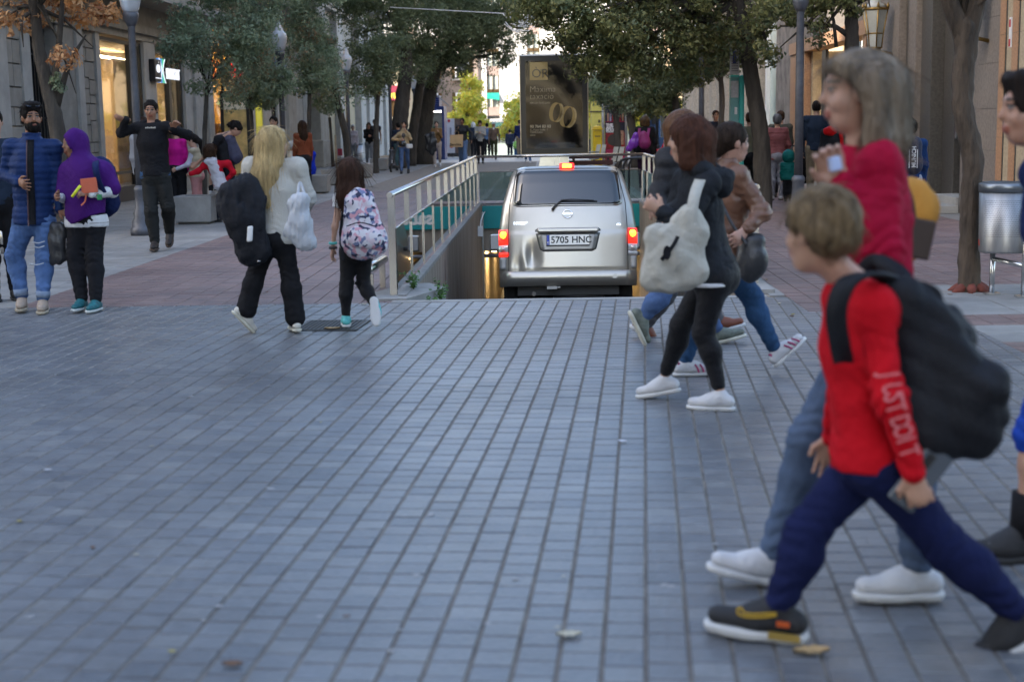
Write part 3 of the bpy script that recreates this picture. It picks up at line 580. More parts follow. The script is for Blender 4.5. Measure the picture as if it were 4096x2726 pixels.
hA = house(-23, -10.2, 105, -1.3, 7.5, M('cream_render', (.52, .44, .30), .8), 'cream house with balconies beyond the square on the left', bronze, 4, 4, 'houses round the far square')
hB = house(-10.1, -5.2, 112, -1.5, 8.5, M('brown_render', (.22, .17, .14), .8), 'brown house with round wall emblem beyond the big trunks', bronze, 4, 2, 'houses round the far square')
p = atY(1628, 405, 111.9); MB().lathe([(.75, 0), (.75, .03), (.6, .05)], (0, 0, 0), 20).build('emblem', white, hB).matrix_local = Matrix.Translation(p-Vector(((-10.1-5.2)/2, 116, -1.5))) @ Matrix.Rotation(R(90), 4, 'X')
p = atY(1553, 385, 104.8); s_ = MB().box(p.x-.1, p.x+1.6, 104.7, 104.85, p.z-.3, p.z+.75).build('maroon_sign', M('maroon_sign', (.16, .01, .03), .5), label='maroon shop sign with yellow letters between column and trunk', cat='sign')
text('lettering', 'TER', .5, M('sign_yellow', (.8, .6, .05), .5), s_, (p.x+.1, 104.69, p.z-.15), (1, 0, 0), (0, 0, 1), bold=.02)
house(9, 24, 104, -1.2, 12, M('ochre_render', (.45, .33, .2), .8), 'ochre house hidden behind the right tree row', bronze, 3, 4, 'houses round the far square')
house(24.5, 40, 100, -1.2, 13, M('grey_render', (.3, .29, .27), .8), 'grey house beyond the right colonnade', bronze, 3, 4, 'houses round the far square')
# blocks behind the camera, across the side street: the left one added out of view, tall enough to shade the crossing
for (x0, x1, y0, y1, z, lab) in ((-75, -12, -50, -2.5, 30, 'unseen block added on the left corner behind the viewer to shade the crossing'), (9, 50, -32, -4, 14, 'block on the right corner behind the viewer'), (-60, -20.5, 20.2, 60, 15, 'courtyard block behind the left shops'), (-60, -20.5, 61, 80, 12, 'lower courtyard block beyond the shops')):
    o = MB().box(x0, x1, y0, y1, 0, z).build('corner_block', plaster, label=lab, cat='building', group='plain blocks around the street')
# ================================================================== TREES
bark = M('holm_oak_bark', (.055, .047, .038), .9, var=.45, vs=6, stretch=(1, 1, .25), bump=1., bs=18, bd=.04)
bark_r = M('right_oak_bark', (.07, .05, .034), .9, var=.65, vs=9, stretch=(1, 1, .2), bump=1., bs=22, bd=.05)
def leafmat(name, cols, tr=.38):
    cols = [tuple(min(.75, v*(1.85 if 'grey' in name else 1.75)) for v in c) for c in cols]
    m = M(name, cols[0], .55, var=.15, vs=3, col2=cols[1:], spec=.35)
    N, L = m.node_tree.nodes, m.node_tree.links; b = N['Principled BSDF']; out = N['Material Output']
    tl = N.new('ShaderNodeBsdfTranslucent'); src = b.inputs['Base Color'].links[0].from_socket; L.new(src, tl.inputs[0])
    mx = N.new('ShaderNodeMixShader'); mx.inputs[0].default_value = tr; L.new(b.outputs[0], mx.inputs[1]); L.new(tl.outputs[0], mx.inputs[2]); L.new(mx.outputs[0], out.inputs[0]); return m
LF_oak = leafmat('holm_oak_leaves', [(.052, .066, .034), (.072, .088, .042), (.10, .118, .06), (.06, .078, .048)])
LF_grey = leafmat('grey_green_leaves', [(.075, .105, .06), (.10, .135, .078), (.15, .18, .115), (.09, .125, .085), (.17, .10, .05)])
LF_olive = leafmat('olive_yellow_leaves', [(.06, .075, .028), (.085, .095, .034), (.125, .12, .045), (.055, .08, .042), (.10, .065, .03)])
LF_dark = leafmat('dark_oak_leaves', [(.034, .046, .026), (.05, .062, .03), (.07, .08, .034), (.04, .055, .034)])
LF_brown = leafmat('dry_brown_leaves', [(.24, .095, .03), (.32, .15, .05), (.36, .22, .11), (.17, .065, .025), (.09, .11, .05)])
LF_plane = leafmat('autumn_plane_leaves', [(.24, .30, .05), (.32, .33, .05), (.42, .33, .04), (.18, .26, .05), (.40, .20, .05)], .4)
def leaf_mesh(name, C, Rr, W, n, size, mat, seed, clump=.34, shell=.75):
    """leaf-sized quads scattered over many clumps inside the crown's ellipsoids (C centres, Rr radii, W weights)"""
    rg = np.random.default_rng(seed); C = np.array(C, float); Rr = np.array(Rr, float); W = np.array(W, float); W = W/W.sum()
    nc = max(8, int(n/130)); ci = rg.choice(len(C), nc, p=W)
    u = rg.normal(size=(nc, 3)); u /= np.linalg.norm(u, axis=1)[:, None]; rad = rg.random(nc)**.45
    cc = C[ci]+u*Rr[ci]*rad[:, None]; cr = clump*rg.uniform(.5, 1.35, nc)
    k = rg.integers(0, nc, n); v = rg.normal(size=(n, 3)); v /= np.linalg.norm(v, axis=1)[:, None]; v[:, 2] *= .75
    p = cc[k]+v*(cr[k]*np.where(rg.random(n) < shell, rg.uniform(.7, 1.05, n), rg.random(n)))[:, None]
    nrm = v+rg.normal(size=(n, 3))*.55+np.array([0, 0, .35]); nrm /= np.linalg.norm(nrm, axis=1)[:, None]
    t = rg.normal(size=(n, 3)); t[:, 2] -= .5; t -= nrm*(t*nrm).sum(1)[:, None]; t /= np.linalg.norm(t, axis=1)[:, None]; b = np.cross(nrm, t)
    L = size*rg.uniform(.5, 1.5, n)[:, None]; w = L*rg.uniform(.36, .55, n)[:, None]
    V = np.stack([p-t*L*.5, p+b*w*.5+nrm*L*.06, p+t*L*.5-nrm*L*.05, p-b*w*.5+nrm*L*.06], 1).reshape(-1, 3)
    me = bpy.data.meshes.new(name); me.vertices.add(4*n); me.vertices.foreach_set('co', V.astype(np.float32).ravel())
    me.loops.add(4*n); me.loops.foreach_set('vertex_index', np.arange(4*n, dtype=np.int32)); me.polygons.add(n)
    me.polygons.foreach_set('loop_start', np.arange(0, 4*n, 4, dtype=np.int32)); me.materials.append(mat)
    a = me.attributes.new('rnd', 'FLOAT', 'FACE')
    rv = np.clip(rg.random(nc)[k]*.62+rg.random(n)*.38, 0, 1); a.data.foreach_set('value', rv.astype(np.float32)); me.update(); me.validate(); return me
def tree(label, Y, trunk, crown, n, size, leaf, limbs=(), bk=None, group='street trees', name='oak_tree', z0=0., seed=1, clump=.34):
    """trunk: [(px, py, radius m)], first point is put on the ground; crown: [(px, py, rx, ry, depth m, dy)]"""
    bk = bk or bark; pts = [atY(px, py, Y) for px, py, r in trunk]; b0 = pts[0].copy()
    t = empty(name, (b0.x, b0.y, z0), label=label, cat='tree', group=group)
    P = [Vector((b0.x, b0.y, z0-.05))]+pts[1:] if abs(b0.z-z0) < .35 else [Vector((b0.x, b0.y, z0-.05)), pts[0]]+pts[1:]
    Rd = [r for _, _, r in trunk]; Rd = ([Rd[0]*1.25]+Rd)[:len(P)] if len(P) > len(Rd) else Rd
    def fine(P, Rd):
        Q, S = [], []
        X = [P[0]*2-P[1]]+list(P)+[P[-1]*2-P[-2]]
        for i in range(len(P)-1):
            a, b, c, d = X[i:i+4]
            for k in range(7):
                f = k/7; q = ((b*2)+(c-a)*f+(a*2-b*5+c*4-d)*f*f+(b*3-a-c*3+d)*f**3)*.5
                Q.append(q); S.append((Rd[i]*(1-f)+Rd[i+1]*f)*(1+RNG.normal()*.012))
        return Q+[P[-1]], S+[Rd[-1]]
    b = MB(); b.tube(*fine(P, Rd), 18)
    rg = random.Random(seed*31+5); C = []; RR = []; Wt = []
    for (px, py, rx, ry, dp, dy) in crown:
        c = atY(px, py, Y+dy); k = (Y+dy)/FPX; C.append(c); RR.append((rx*k, dp, ry*k)); Wt.append(rx*ry*dp)
    for c in C:                                     # limbs reach into the crown's masses
        s = P[-1].lerp(P[-2], rg.random()*.6); m_ = s.lerp(c, .5)+Vector((rg.uniform(-.1, .1), rg.uniform(-.2, .2), .12)); r = Rd[-1]*.55
        b.tube([s, m_, c], [r, r*.6, r*.15], 6)
    for lb in limbs: b.tube([atY(px, py, Y) for px, py, r in lb], [r for _, _, r in lb], 7)
    am = min(.02, Rd[0]*.055)
    b.v = [(x+am*(math.sin(31*z+23*y)*math.sin(9*z+40*x)+.6*math.sin(70*x+12*z)), y+am*(math.sin(29*z+37*x)*math.sin(11*z+33*y)+.6*math.sin(64*y-14*z)), z) for x, y, z in b.v]
    tr = b.build('trunk', bk, t); tr['kind'] = 'thing'
    o = link('crown', leaf_mesh('crown', C, RR, Wt, n, size, leaf, seed, clump), t); o['kind'] = 'stuff'; return t
tree('near left tree with dry brown and orange leaves', 20.6, [(262, 935, .14), (250, 700, .12), (222, 478, .115), (190, 350, .10), (160, 223, .09), (148, 120, .08), (130, -40, .07)],
     [(150, 70, 140, 80, .9, 0), (340, 40, 120, 60, .8, 0), (60, 100, 70, 70, .7, 0), (215, 110, 70, 50, .4, -.3), (372, 190, 26, 55, .25, 0), (95, 190, 90, 60, .5, -.2), (250, 175, 80, 60, .4, -.3), (40, 60, 60, 90, .6, 0), (110, -120, 260, 150, 1.6, 0), (400, -140, 200, 110, 1.2, 0), (305, 375, 34, 22, .15, 0)], 6500, .085, LF_brown,
     limbs=[[(226, 440, .05), (262, 297, .035), (300, 215, .026), (345, 140, .012)], [(222, 470, .06), (222, 300, .048), (240, 150, .038), (250, 0, .03)]], seed=3, clump=.26)
t_ = bpy.data.objects['oak_tree']; c = atY(233, 318, 20.5); link('crown', leaf_mesh('green_sprig', [c, c+Vector((.02, 0, -.14))], [(.1, .1, .13), (.09, .08, .08)], [1, 1], 300, .05, LF_grey, 5, .08), t_)['kind'] = 'stuff'
tree('green tree whose crown hides the facade beyond the lit X emblem', 27, [(818, 800, .055), (818, 574, .045), (824, 430, .04), (830, 330, .035)],
     [(880, 190, 190, 140, 1.2, 0), (735, 190, 75, 120, .8, 0), (985, 150, 150, 120, 1., .4), (870, 320, 130, 70, .9, 0), (720, 90, 80, 80, .7, .3), (900, -60, 330, 130, 1.8, .4)], 24000, .07, LF_grey, seed=11, clump=.27)
tree('slim tree between the yellow shops and the cream shirted man', 31, [(1012, 760, .05), (1010, 560, .045), (1004, 440, .04), (1000, 390, .035)],
     [(1060, 300, 105, 95, .9, 0), (1000, 370, 90, 60, .8, 0), (1060, 400, 75, 40, .6, 0), (1000, 200, 100, 90, .9, .3)], 14000, .07, LF_grey, seed=12, clump=.26)
tree('grey green tree beside the second lamp post', 36, [(1236, 760, .06), (1236, 500, .055), (1238, 390, .05), (1232, 300, .04)],
     [(1230, 250, 110, 120, 1., 0), (1180, 110, 130, 110, 1., 0), (1275, 330, 70, 80, .8, 0), (1210, 330, 70, 60, .7, 0), (1262, 150, 80, 110, 1., .5), (1200, -60, 200, 100, 1.4, 0)], 19000, .08, LF_grey, seed=13, clump=.3)
tree('leaning tree behind the third lamp post', 38.5, [(1398, 720, .10), (1385, 558, .095), (1368, 480, .09), (1352, 410, .08), (1335, 330, .05)],
     [(1318, 335, 52, 60, .8, 0), (1312, 405, 50, 45, .6, 0), (1420, 392, 28, 22, .4, .5), (1285, 240, 60, 70, .9, .4)], 7000, .085, LF_grey, limbs=[[(1332, 667, .045), (1326, 560, .04), (1318, 470, .035)]], seed=14, clump=.3)
tree('tall dark holm oak with the left trunk of the big trunk row', 53, [(1590, 690, .34), (1598, 520, .30), (1612, 380, .27), (1625, 250, .22), (1610, 120, .18)],
     [(1450, 130, 190, 130, 1.9, 0), (1590, 220, 150, 110, 1.8, 0), (1400, 270, 100, 100, 1.3, 0), (1500, 330, 90, 60, 1.1, 0), (1560, 30, 230, 130, 2.2, .5), (1440, -90, 300, 120, 2.6, 0)], 36000, .10, LF_oak, seed=15, clump=.46)
tree('holm oak with the leaning middle trunk of the big trunk row', 56, [(1645, 680, .20), (1652, 540, .19), (1672, 400, .18), (1690, 280, .15), (1720, 150, .12)],
     [(1740, 150, 180, 120, 1.9, 0), (1660, 240, 110, 80, 1.4, -.5), (1800, 70, 200, 110, 2., 0), (1720, -40, 260, 110, 2.4, 0)], 26000, .10, LF_oak, seed=16, clump=.46)
tree('holm oak with the thick dark right trunk of the trunk row', 58, [(1702, 690, .40), (1698, 520, .34), (1710, 420, .30), (1730, 330, .24), (1760, 220, .18)],
     [(1800, 240, 110, 75, 1.3, 0), (1740, 330, 70, 45, .9, 0), (1860, 190, 110, 75, 1.2, 0), (1940, 130, 110, 90, 1.3, 0), (1880, 60, 200, 100, 1.9, 0), (1990, 235, 60, 40, .6, 0), (1900, 275, 60, 30, .6, 0), (2060, 120, 90, 80, 1.2, 0), (2080, 20, 140, 80, 1.6, 0), (2050, 205, 60, 35, .7, 0), (2010, 180, 70, 50, .8, 0)], 38000, .10, LF_oak, seed=17, clump=.42)
tree('slim straight tree rising from the square planter far left', 47.5, [(1503, 640, .09), (1506, 500, .08), (1512, 400, .07), (1520, 330, .06)], [(1520, 290, 60, 50, .8, 0), (1470, 340, 60, 45, .7, 0), (1540, 200, 90, 80, 1., .5)], 8000, .09, LF_oak, seed=18, clump=.4)
tree('big right hand oak with dark leaning trunk whose crown hangs over the billboard', 23.9, [(3052, 843, .155), (3048, 640, .145), (3036, 500, .14), (3012, 350, .125), (2988, 200, .12), (2962, 60, .11), (2940, -60, .09)],
     [(2720, 90, 220, 120, 1.2, 0), (2900, 160, 140, 110, .9, 0), (2480, 110, 170, 110, 1.1, -.4), (2260, 60, 170, 90, 1.1, -.6), (2480, 250, 150, 70, .7, -.3), (2640, 270, 120, 70, .7, 0), (2390, 240, 110, 60, .5, -.5), (2300, 155, 110, 60, .7, -.3),
      (2560, 340, 90, 50, .5, 0), (2800, 300, 90, 55, .6, .4), (3060, 50, 120, 80, .9, 0), (2130, 20, 110, 70, .8, -.5), (2170, 110, 80, 60, .7, -.5), (2240, 165, 70, 45, .5, -.6), (2420, 170, 130, 70, .8, .2), (2360, 240, 80, 45, .5, .6), (2430, 300, 70, 40, .5, .6), (2600, -100, 460, 110, 1.8, 0), (3075, 210, 40, 50, .3, 0)], 46000, .078, LF_olive,
     limbs=[[(2985, 200, .07), (2860, 90, .05), (2700, 60, .035), (2480, 110, .02)]], seed=21, clump=.25)
tree('slim dark tree between the teal totem and the big right trunk', 33, [(2872, 760, .075), (2880, 560, .07), (2888, 400, .065), (2878, 270, .055)], [(2860, 260, 100, 60, .8, 0), (2930, 180, 100, 80, .9, 0), (2790, 220, 90, 70, .9, 0)], 11000, .08, LF_dark, seed=22, clump=.3)
tree('dark tree leaning left behind the women on the right', 40, [(2725, 700, .10), (2712, 500, .10), (2700, 400, .095), (2690, 320, .08)], [(2680, 330, 90, 65, .9, 0), (2620, 380, 80, 45, .7, 0), (2740, 280, 90, 60, .9, 0)], 12000, .085, LF_dark, seed=23, clump=.32)
tree('tree with forked grey trunk in front of the concert posters', 45, [(2474, 690, .12), (2470, 560, .11), (2464, 470, .10), (2456, 390, .08)], [(2450, 380, 80, 45, .7, 0), (2490, 420, 55, 30, .5, 0), (2400, 330, 80, 50, .8, 0)], 9000, .08, LF_grey, seed=24, clump=.3)
tree('tree with curved trunk by the woman with the magenta backpack', 49, [(2540, 690, .15), (2532, 540, .14), (2522, 470, .14), (2510, 400, .11)], [(2540, 390, 90, 50, .9, 0), (2580, 440, 60, 40, .6, 0), (2640, 430, 60, 35, .6, 0), (2540, 280, 130, 90, 1.2, 1)], 12000, .095, LF_olive, seed=25, clump=.34)
tree('thin sapling near the blue phone booth', 52, [(2668, 700, .05), (2664, 500, .045), (2660, 420, .04)], [(2660, 400, 60, 40, .7, 0), (2690, 440, 40, 30, .5, 0)], 5000, .09, LF_dark, seed=26, clump=.3)
tree('bare lower limbs and sparse red tinted tree beside the brass lantern', 21.8, [(3420, 800, .115), (3415, 500, .11), (3408, 250, .105), (3406, 90, .10), (3400, -60, .09)],
     [(3150, 50, 160, 90, .8, 0), (3120, 190, 90, 65, .5, 0), (3270, 150, 70, 40, .4, 0), (3390, 40, 70, 45, .4, -.3), (3330, 20, 80, 50, .5, 0), (3200, -110, 300, 90, 1.4, 0), (3480, 30, 24, 40, .2, -.3)], 9000, .075, LF_olive,
     limbs=[[(3404, 150, .05), (3340, 105, .035), (3240, 100, .025), (3120, 105, .015)], [(3345, 190, .035), (3335, 90, .03), (3320, 20, .022)]], seed=27, clump=.2, bk=bark)
tree('near right street tree with wavy bare trunk beside the litter bin', 12.25, [(3880, 1160, .105), (3877, 1000, .088), (3880, 870, .086), (3886, 736, .086), (3890, 624, .09), (3870, 535, .088), (3849, 423, .088), (3852, 312, .09), (3862, 200, .095), (3860, 108, .10), (3856, 70, .07)],
     [(3700, -420, 420, 200, 1.6, .5), (4100, -380, 420, 220, 1.6, 0), (3900, -700, 500, 200, 1.8, 0), (3890, 10, 34, 26, .12, 0), (4085, 0, 42, 24, .15, 0)], 9000, .075, LF_olive,
     limbs=[[(3856, 190, .07), (3835, 100, .085), (3800, 20, .075), (3760, -120, .06), (3700, -400, .03)], [(3866, 190, .07), (3884, 100, .085), (3905, 20, .075), (3950, -160, .06), (4050, -380, .03)]], bk=bark_r, seed=28, clump=.22)
rp = MB(); c = gnd(3882, 1164)
for k in range(7): a = k*.9; rp.tube([(c.x+.05*math.cos(a), c.y+.05*math.sin(a), .05), (c.x+.12*math.cos(a), c.y+.12*math.sin(a), .02), (c.x+.19*math.cos(a), c.y+.15*math.sin(a), -.01)], [.05, .04, .02], 7)
rp.build('root_collar', M('red_root_paint', (.16, .042, .028), .85, var=.3, vs=14), label='reddish painted root flare at the foot of the near right tree', cat='tree root')
tree('autumn yellow green tree in the far square left of the billboard', 90, [(1872, 690, .2), (1872, 560, .18), (1870, 450, .15)], [(1870, 430, 70, 90, 1.3, 0), (1832, 490, 55, 45, 1., 0), (1912, 500, 50, 50, 1., 0), (1880, 340, 60, 60, 1., 0), (1850, 540, 60, 30, .8, 0)], 9000, .19, LF_plane, group='autumn trees in the far square', name='autumn_tree', z0=-.7, seed=31, clump=.5)
tree('second autumn tree partly behind the billboard edge', 88, [(2075, 690, .2), (2075, 560, .18), (2072, 470, .15)], [(2070, 470, 60, 90, 1.2, 0), (2040, 540, 45, 40, .8, 0), (2100, 400, 60, 60, 1., 0)], 6000, .19, LF_plane, group='autumn trees in the far square', name='autumn_tree', z0=-.65, seed=32, clump=.5)
tree('autumn tree beyond the phone booth', 84, [(2700, 690, .2), (2700, 560, .18), (2690, 480, .15)], [(2690, 470, 80, 60, 1.3, 0), (2620, 500, 50, 50, 1, 0), (2560, 470, 80, 60, 1, 0)], 7000, .17, LF_plane, group='autumn trees in the far square', name='autumn_tree', z0=-.5, seed=33, clump=.5)
tree('bright green tree glimpsed between billboard and posters', 76, [(2350, 690, .2), (2350, 560, .18), (2352, 480, .15)], [(2352, 470, 60, 90, 1.2, 0), (2400, 400, 70, 50, 1, 0)], 6000, .16, LF_plane, group='autumn trees in the far square', name='autumn_tree', z0=-.2, seed=34, clump=.5)

# ================================================================== STREET FURNITURE
lamp_m = M('lamp_post_paint', (.085, .09, .105), .45, .3, var=.2, vs=12, bump=.15); lglass = M('frosted_globe', (.62, .64, .66), .25, var=.05, spec=.6)
lglass.node_tree.nodes['Principled BSDF'].inputs['Transmission Weight'].default_value = .35
def lamp(px, Y, label, x=None):
    p = atY(px, 505, Y); x = p.x if x is None else x
    l = empty('street_lamp', (x, Y, 0), label=label, cat='street lamp', group='globe street lamps along the street'); c = (x, Y, 0)
    MB().lathe([(.175, 0), (.175, .10), (.15, .12), (.145, .2), (.115, .26), (.125, .32), (.095, .37), (.085, .62), (.095, .64), (.095, .68), (.062, .72)], c, 16).build('base', lamp_m, l)
    MB().lathe([(.062, .70), (.058, 2.0), (.052, 2.95), (.06, 2.97)], c, 24, flute=.09).build('post', lamp_m, l)
    MB().lathe([(.055, 2.96), (.085, 3.02), (.11, 3.08), (.115, 3.14), (.1, 3.16)], c, 16).build('collar', lamp_m, l)
    MB().lathe([(.095, 3.15), (.125, 3.22), (.165, 3.38), (.17, 3.45), (.155, 3.52), (.11, 3.57), (.085, 3.60), (.085, 3.64), (.055, 3.67), (.06, 3.71), (.03, 3.75), (.005, 3.80)], c, 20).build('globe', lglass, l); return l
lamp(548, 20.53, 'left lamp post with moulded iron base behind the man in the black hoodie')
lamp(1131, 31.2, 'left lamp post with globe half hidden by the second left tree')
lamp(1394, 41.8, 'pale left lamp post with clear globe against dark leaves')
lamp(1563, 52.4, 'dark fluted lamp post beside the scooter woman')
lamp(1660, 63, 'far lamp post between the big dark trunks')
lamp(3196, 20.25, 'scuffed fluted lamp post between the pink jacket woman and the granite entrance')
lamp(2806, 30.9, 'dark lamp post in front of the stone columns')
lamp(2628, 52.4, 'grey lamp post beside the woman with the magenta backpack')
lamp(2403, 63, 'thin dark lamp post by the yellow letter box')
pl_m = M('planter_concrete', (.27, .265, .25), .85, var=.15, vs=6, bump=.35, bs=60)
def planter(px, py, w, h, label, dep=None, rot=0):
    p = gnd(px, py); d = dep or w; o = empty('planter', (p.x, p.y+d/2, 0), label=label, cat='planter', group='square concrete planters')
    b = MB(); q = [(-w/2+.02, -d/2+.02), (w/2-.02, -d/2+.02), (w/2-.02, d/2-.02), (-w/2+.02, d/2-.02)]; T = [(-w/2, -d/2), (w/2, -d/2), (w/2, d/2), (-w/2, d/2)]; I = [(x*.82, y*.82) for x, y in T]
    V = [(x, y, .035) for x, y in q]+[(x, y, h) for x, y in T]+[(x, y, h) for x, y in I]+[(x, y, h-.07) for x, y in I]
    V = [(x+p.x, y+p.y+d/2, z) for x, y, z in V]
    b.add(V, [(3, 2, 1, 0)]+[(i, (i+1) % 4, 4+(i+1) % 4, 4+i) for i in range(4)]+[(4+i, 4+(i+1) % 4, 8+(i+1) % 4, 8+i) for i in range(4)]+[(8+i, 8+(i+1) % 4, 12+(i+1) % 4, 12+i) for i in range(4)])
    b.build('tub', pl_m, o, bevel=.012); MB().box(p.x-w*.4, p.x+w*.4, p.y+d*.1, p.y+d*.9, h-.09, h-.066).build('soil', M('planter_soil', (.06, .045, .03), .95, var=.3, vs=20), o)
    MB().box(p.x-w*.4, p.x+w*.4, p.y+.06, p.y+d-.06, 0, .034).build('foot', dark_st, o); return o  # dark tone of this block paints the shadow gap under the tub
planter(772, 898, .62, .45, 'nearest concrete planter, the one the child in red and white stands on')
planter(1258, 775, .62, .42, 'concrete planter beside the seated elderly pair')
planter(1322, 742, .5, .42, 'pale concrete planter behind the head of the long haired girl')
planter(1454, 712, .5, .42, 'planter partly behind the long haired girl, right of her hair')
planter(1515, 683, .62, .42, 'concrete planter with a slim tree trunk left of the scooter', dep=.6)
planter(1653, 648, .5, .46, 'small planter just right of the scooter woman')
stk = MB(); p = gnd(1346, 676); stk.tube([(p.x, p.y, 0), (p.x, p.y, 1.25)], .035, 8); stk.build('tree_stake', M('peeled_wood', (.36, .27, .16), .7, var=.25, vs=4), label='peeled wooden tree stake in front of the shop woman', cat='stake')
def bin_(px, py, r, z0, z1, label, big=False):
    p = gnd(px, py); o = empty('litter_bin', (p.x, p.y, 0), label=label, cat='litter bin', group='steel litter bins'); c = (p.x, p.y, 0)
    MB().lathe([(r*.93, z0), (r*.95, z0+.02), (r, z1-.07)], c, 28).build('drum', M('dull_bin_steel', (.36, .36, .36), .42, .9, var=.25, vs=14, stretch=(1, 1, .2)), o)
    MB().lathe([(r*1.02, z1-.068), (r*1.03, z1), (r*.9, z1+.012), (r*.88, z1-.05)], c, 28).build('rim', M('bin_rim', (.20, .22, .24), .35, .8, var=.1), o)
    return o, p
bo, p = bin_(4005, 1178, .205, .36, .93, 'perforated steel litter bin on legs at the foot of the near right tree')
pf = MB(); hole = M('bin_hole', (.02, .02, .02), .8, var=0)
for i in range(34):
    for j in range(20):
        a = R(205+i*3.9); z = .50+j*.0155; rr = .205*(.95+.05*(z-.38)/.48)+.0015; aa = a+(j % 2)*R(1.9)
        q = Vector((p.x+rr*math.cos(aa), p.y+rr*math.sin(aa), z)); tx = Vector((-math.sin(aa), math.cos(aa), 0))*.0035; pf.add([q-tx, q+Vector((0, 0, -.0035)), q+tx, q+Vector((0, 0, .0035))], [(0, 1, 2, 3)])
pf.build('perforation', hole, bo)['kind'] = 'stuff'
for dx, dy, zt in ((-.07, .04, .36), (.12, -.19, .74)): MB().tube([(p.x+dx, p.y+dy, 0), (p.x+dx, p.y+dy, zt)], .022, 10).build('leg', steel, bo); MB().box(p.x+dx-.06, p.x+dx+.06, p.y+dy-.05, p.y+dy+.05, 0, .015).build('foot_plate', steel, bo)
MB().tube([(p.x-.07, p.y+.04, .3), (p.x+.12, p.y-.19, .26)], .02, 8).build('brace', steel, bo)
MB().add([(p.x-.2065, p.y-.015, .42), (p.x-.204, p.y-.03, .42), (p.x-.2075, p.y-.03, .47), (p.x-.21, p.y-.015, .47)], [(0, 1, 2, 3)]).build('sticker', M('red_sticker', (.5, .05, .02), .5), bo)
bin_(1436, 652, .2, .05, .85, 'steel litter bin beside the grey jeans woman far left')
bo2, p2 = bin_(14, 1015, .2, .42, .95, 'steel litter bin at the left edge behind the man in the blue jacket')
MB().tube([(p2.x, p2.y, 0), (p2.x, p2.y, .42)], .03, 8).build('leg', steel, bo2)
# lanterns on the right facade
brass = M('aged_brass', (.30, .20, .07), .4, .9, var=.3, vs=10); lpane = M('lantern_milk_pane', (.42, .43, .40), .3, var=.12)
def lantern(px, py, X, s, label):
    p = onX(px, py, X); o = empty('wall_lantern', p, label=label, cat='lantern', group='brass lanterns on the granite wall'); n = 6
    def ring(r, z): return [Vector((p.x+r*math.cos(2*math.pi*(i+.5)/n), p.y+r*math.sin(2*math.pi*(i+.5)/n), p.z+z)) for i in range(n)]
    A, B, Cc = ring(.13*s, -.42*s), ring(.155*s, -.16*s), ring(.235*s, .28*s)
    for i in range(n):
        j = (i+1) % n
        MB().add([A[i], A[j], B[j], B[i], Cc[j], Cc[i]], [(0, 1, 2, 3), (3, 2, 4, 5)]).build('pane', lpane, o); MB().tube([A[i], B[i], Cc[i]], .014*s, 6).build('rib', brass, o)
    for Q, r in ((A, .016), (B, .014), (Cc, .026)): MB().tube(Q+[Q[0], Q[1]], r*s, 6).build('ring', brass, o)
    for i in range(n): MB().tube([Cc[i], Cc[i]+Vector((0, 0, .06*s)), Cc[i]+Vector((0, 0, .12*s))], [.02*s, .028*s, .004*s], 6).build('finial', brass, o)
    MB().lathe([(.22*s, .29*s), (.16*s, .36*s), (.10*s, .40*s), (.09*s, .50*s), (.05*s, .53*s), (.06*s, .58*s), (.01*s, .64*s)], p, 12).build('cap', lpane, o)
    MB().lathe([(.09*s, -.50*s), (.12*s, -.44*s)], p, 12).build('base', brass, o); MB().tube([p+Vector((0, 0, -.46*s)), (XR+.02, p.y, p.z-.55*s)], .03*s, 8).build('bracket', brass, o)
lantern(3500, 100, XR-.35, 1.0, 'brass wall lantern with milk glass panes above the grey haired woman')
lantern(3862, 20, XR-.35, .95, 'second brass wall lantern glimpsed through the fork of the near right tree')
p = onX(4040, 130, XR-.13); pq = MB().box(p.x-.004, p.x+.02, p.y-.035, p.y+.035, p.z-.2, p.z+.2).build('wall_plaque', white, label='narrow red and white plaque on the granite corner', cat='plaque')
for z in (-.14, .12): MB().box(p.x-.008, p.x-.0045, p.y-.033, p.y+.033, p.z+z-.05, p.z+z+.05).build('red_band', M('plaque_red', (.4, .02, .03), .5), pq)
# advertising billboard
YB = 30.0; BA, BB_ = atY(2080, 225, YB), atY(2352, 612, YB); bx0, bx1, bz1, bz0 = BA.x, BB_.x, BA.z, BB_.z
bb = empty('billboard', ((bx0+bx1)/2, YB, 0), label='framed gold ring advertising billboard standing behind the van roof', cat='billboard')
frm = M('billboard_frame', (.025, .024, .024), .3, .4, var=.1); tin = M('billboard_edge', (.40, .34, .25), .35, .8)
MB().box(bx0, bx1, YB, YB+.18, bz0, bz1).build('case', frm, bb, bevel=.01)
for a in ((bx0-.02, bx0-.001, bz0, bz1), (bx1+.001, bx1+.02, bz0, bz1)): MB().box(a[0], a[1], YB-.02, YB+.2, a[2], a[3]).build('edge_trim', tin, bb)
MB().box(bx0-.02, bx1+.02, YB-.02, YB+.2, bz1+.001, bz1+.03).build('edge_trim', white, bb); MB().box(bx0-.02, bx1+.02, YB-.02, YB+.2, bz0-.03, bz0-.001).build('edge_trim', tin, bb)
pm = bpy.data.materials.new('draped_cloth_print'); pm.use_nodes = True; N, L = pm.node_tree.nodes, pm.node_tree.links
tc = N.new('ShaderNodeTexCoord'); ns = N.new('ShaderNodeTexNoise'); ns.inputs['Scale'].default_value = 1.3; ns.inputs['Detail'].default_value = 1.5
wv = N.new('ShaderNodeTexWave'); wv.wave_type = 'BANDS'; wv.bands_direction = 'DIAGONAL'; wv.inputs['Scale'].default_value = .75; wv.inputs['Distortion'].default_value = 7; wv.inputs['Detail'].default_value = 1.2; wv.inputs['Detail Scale'].default_value = 1.1
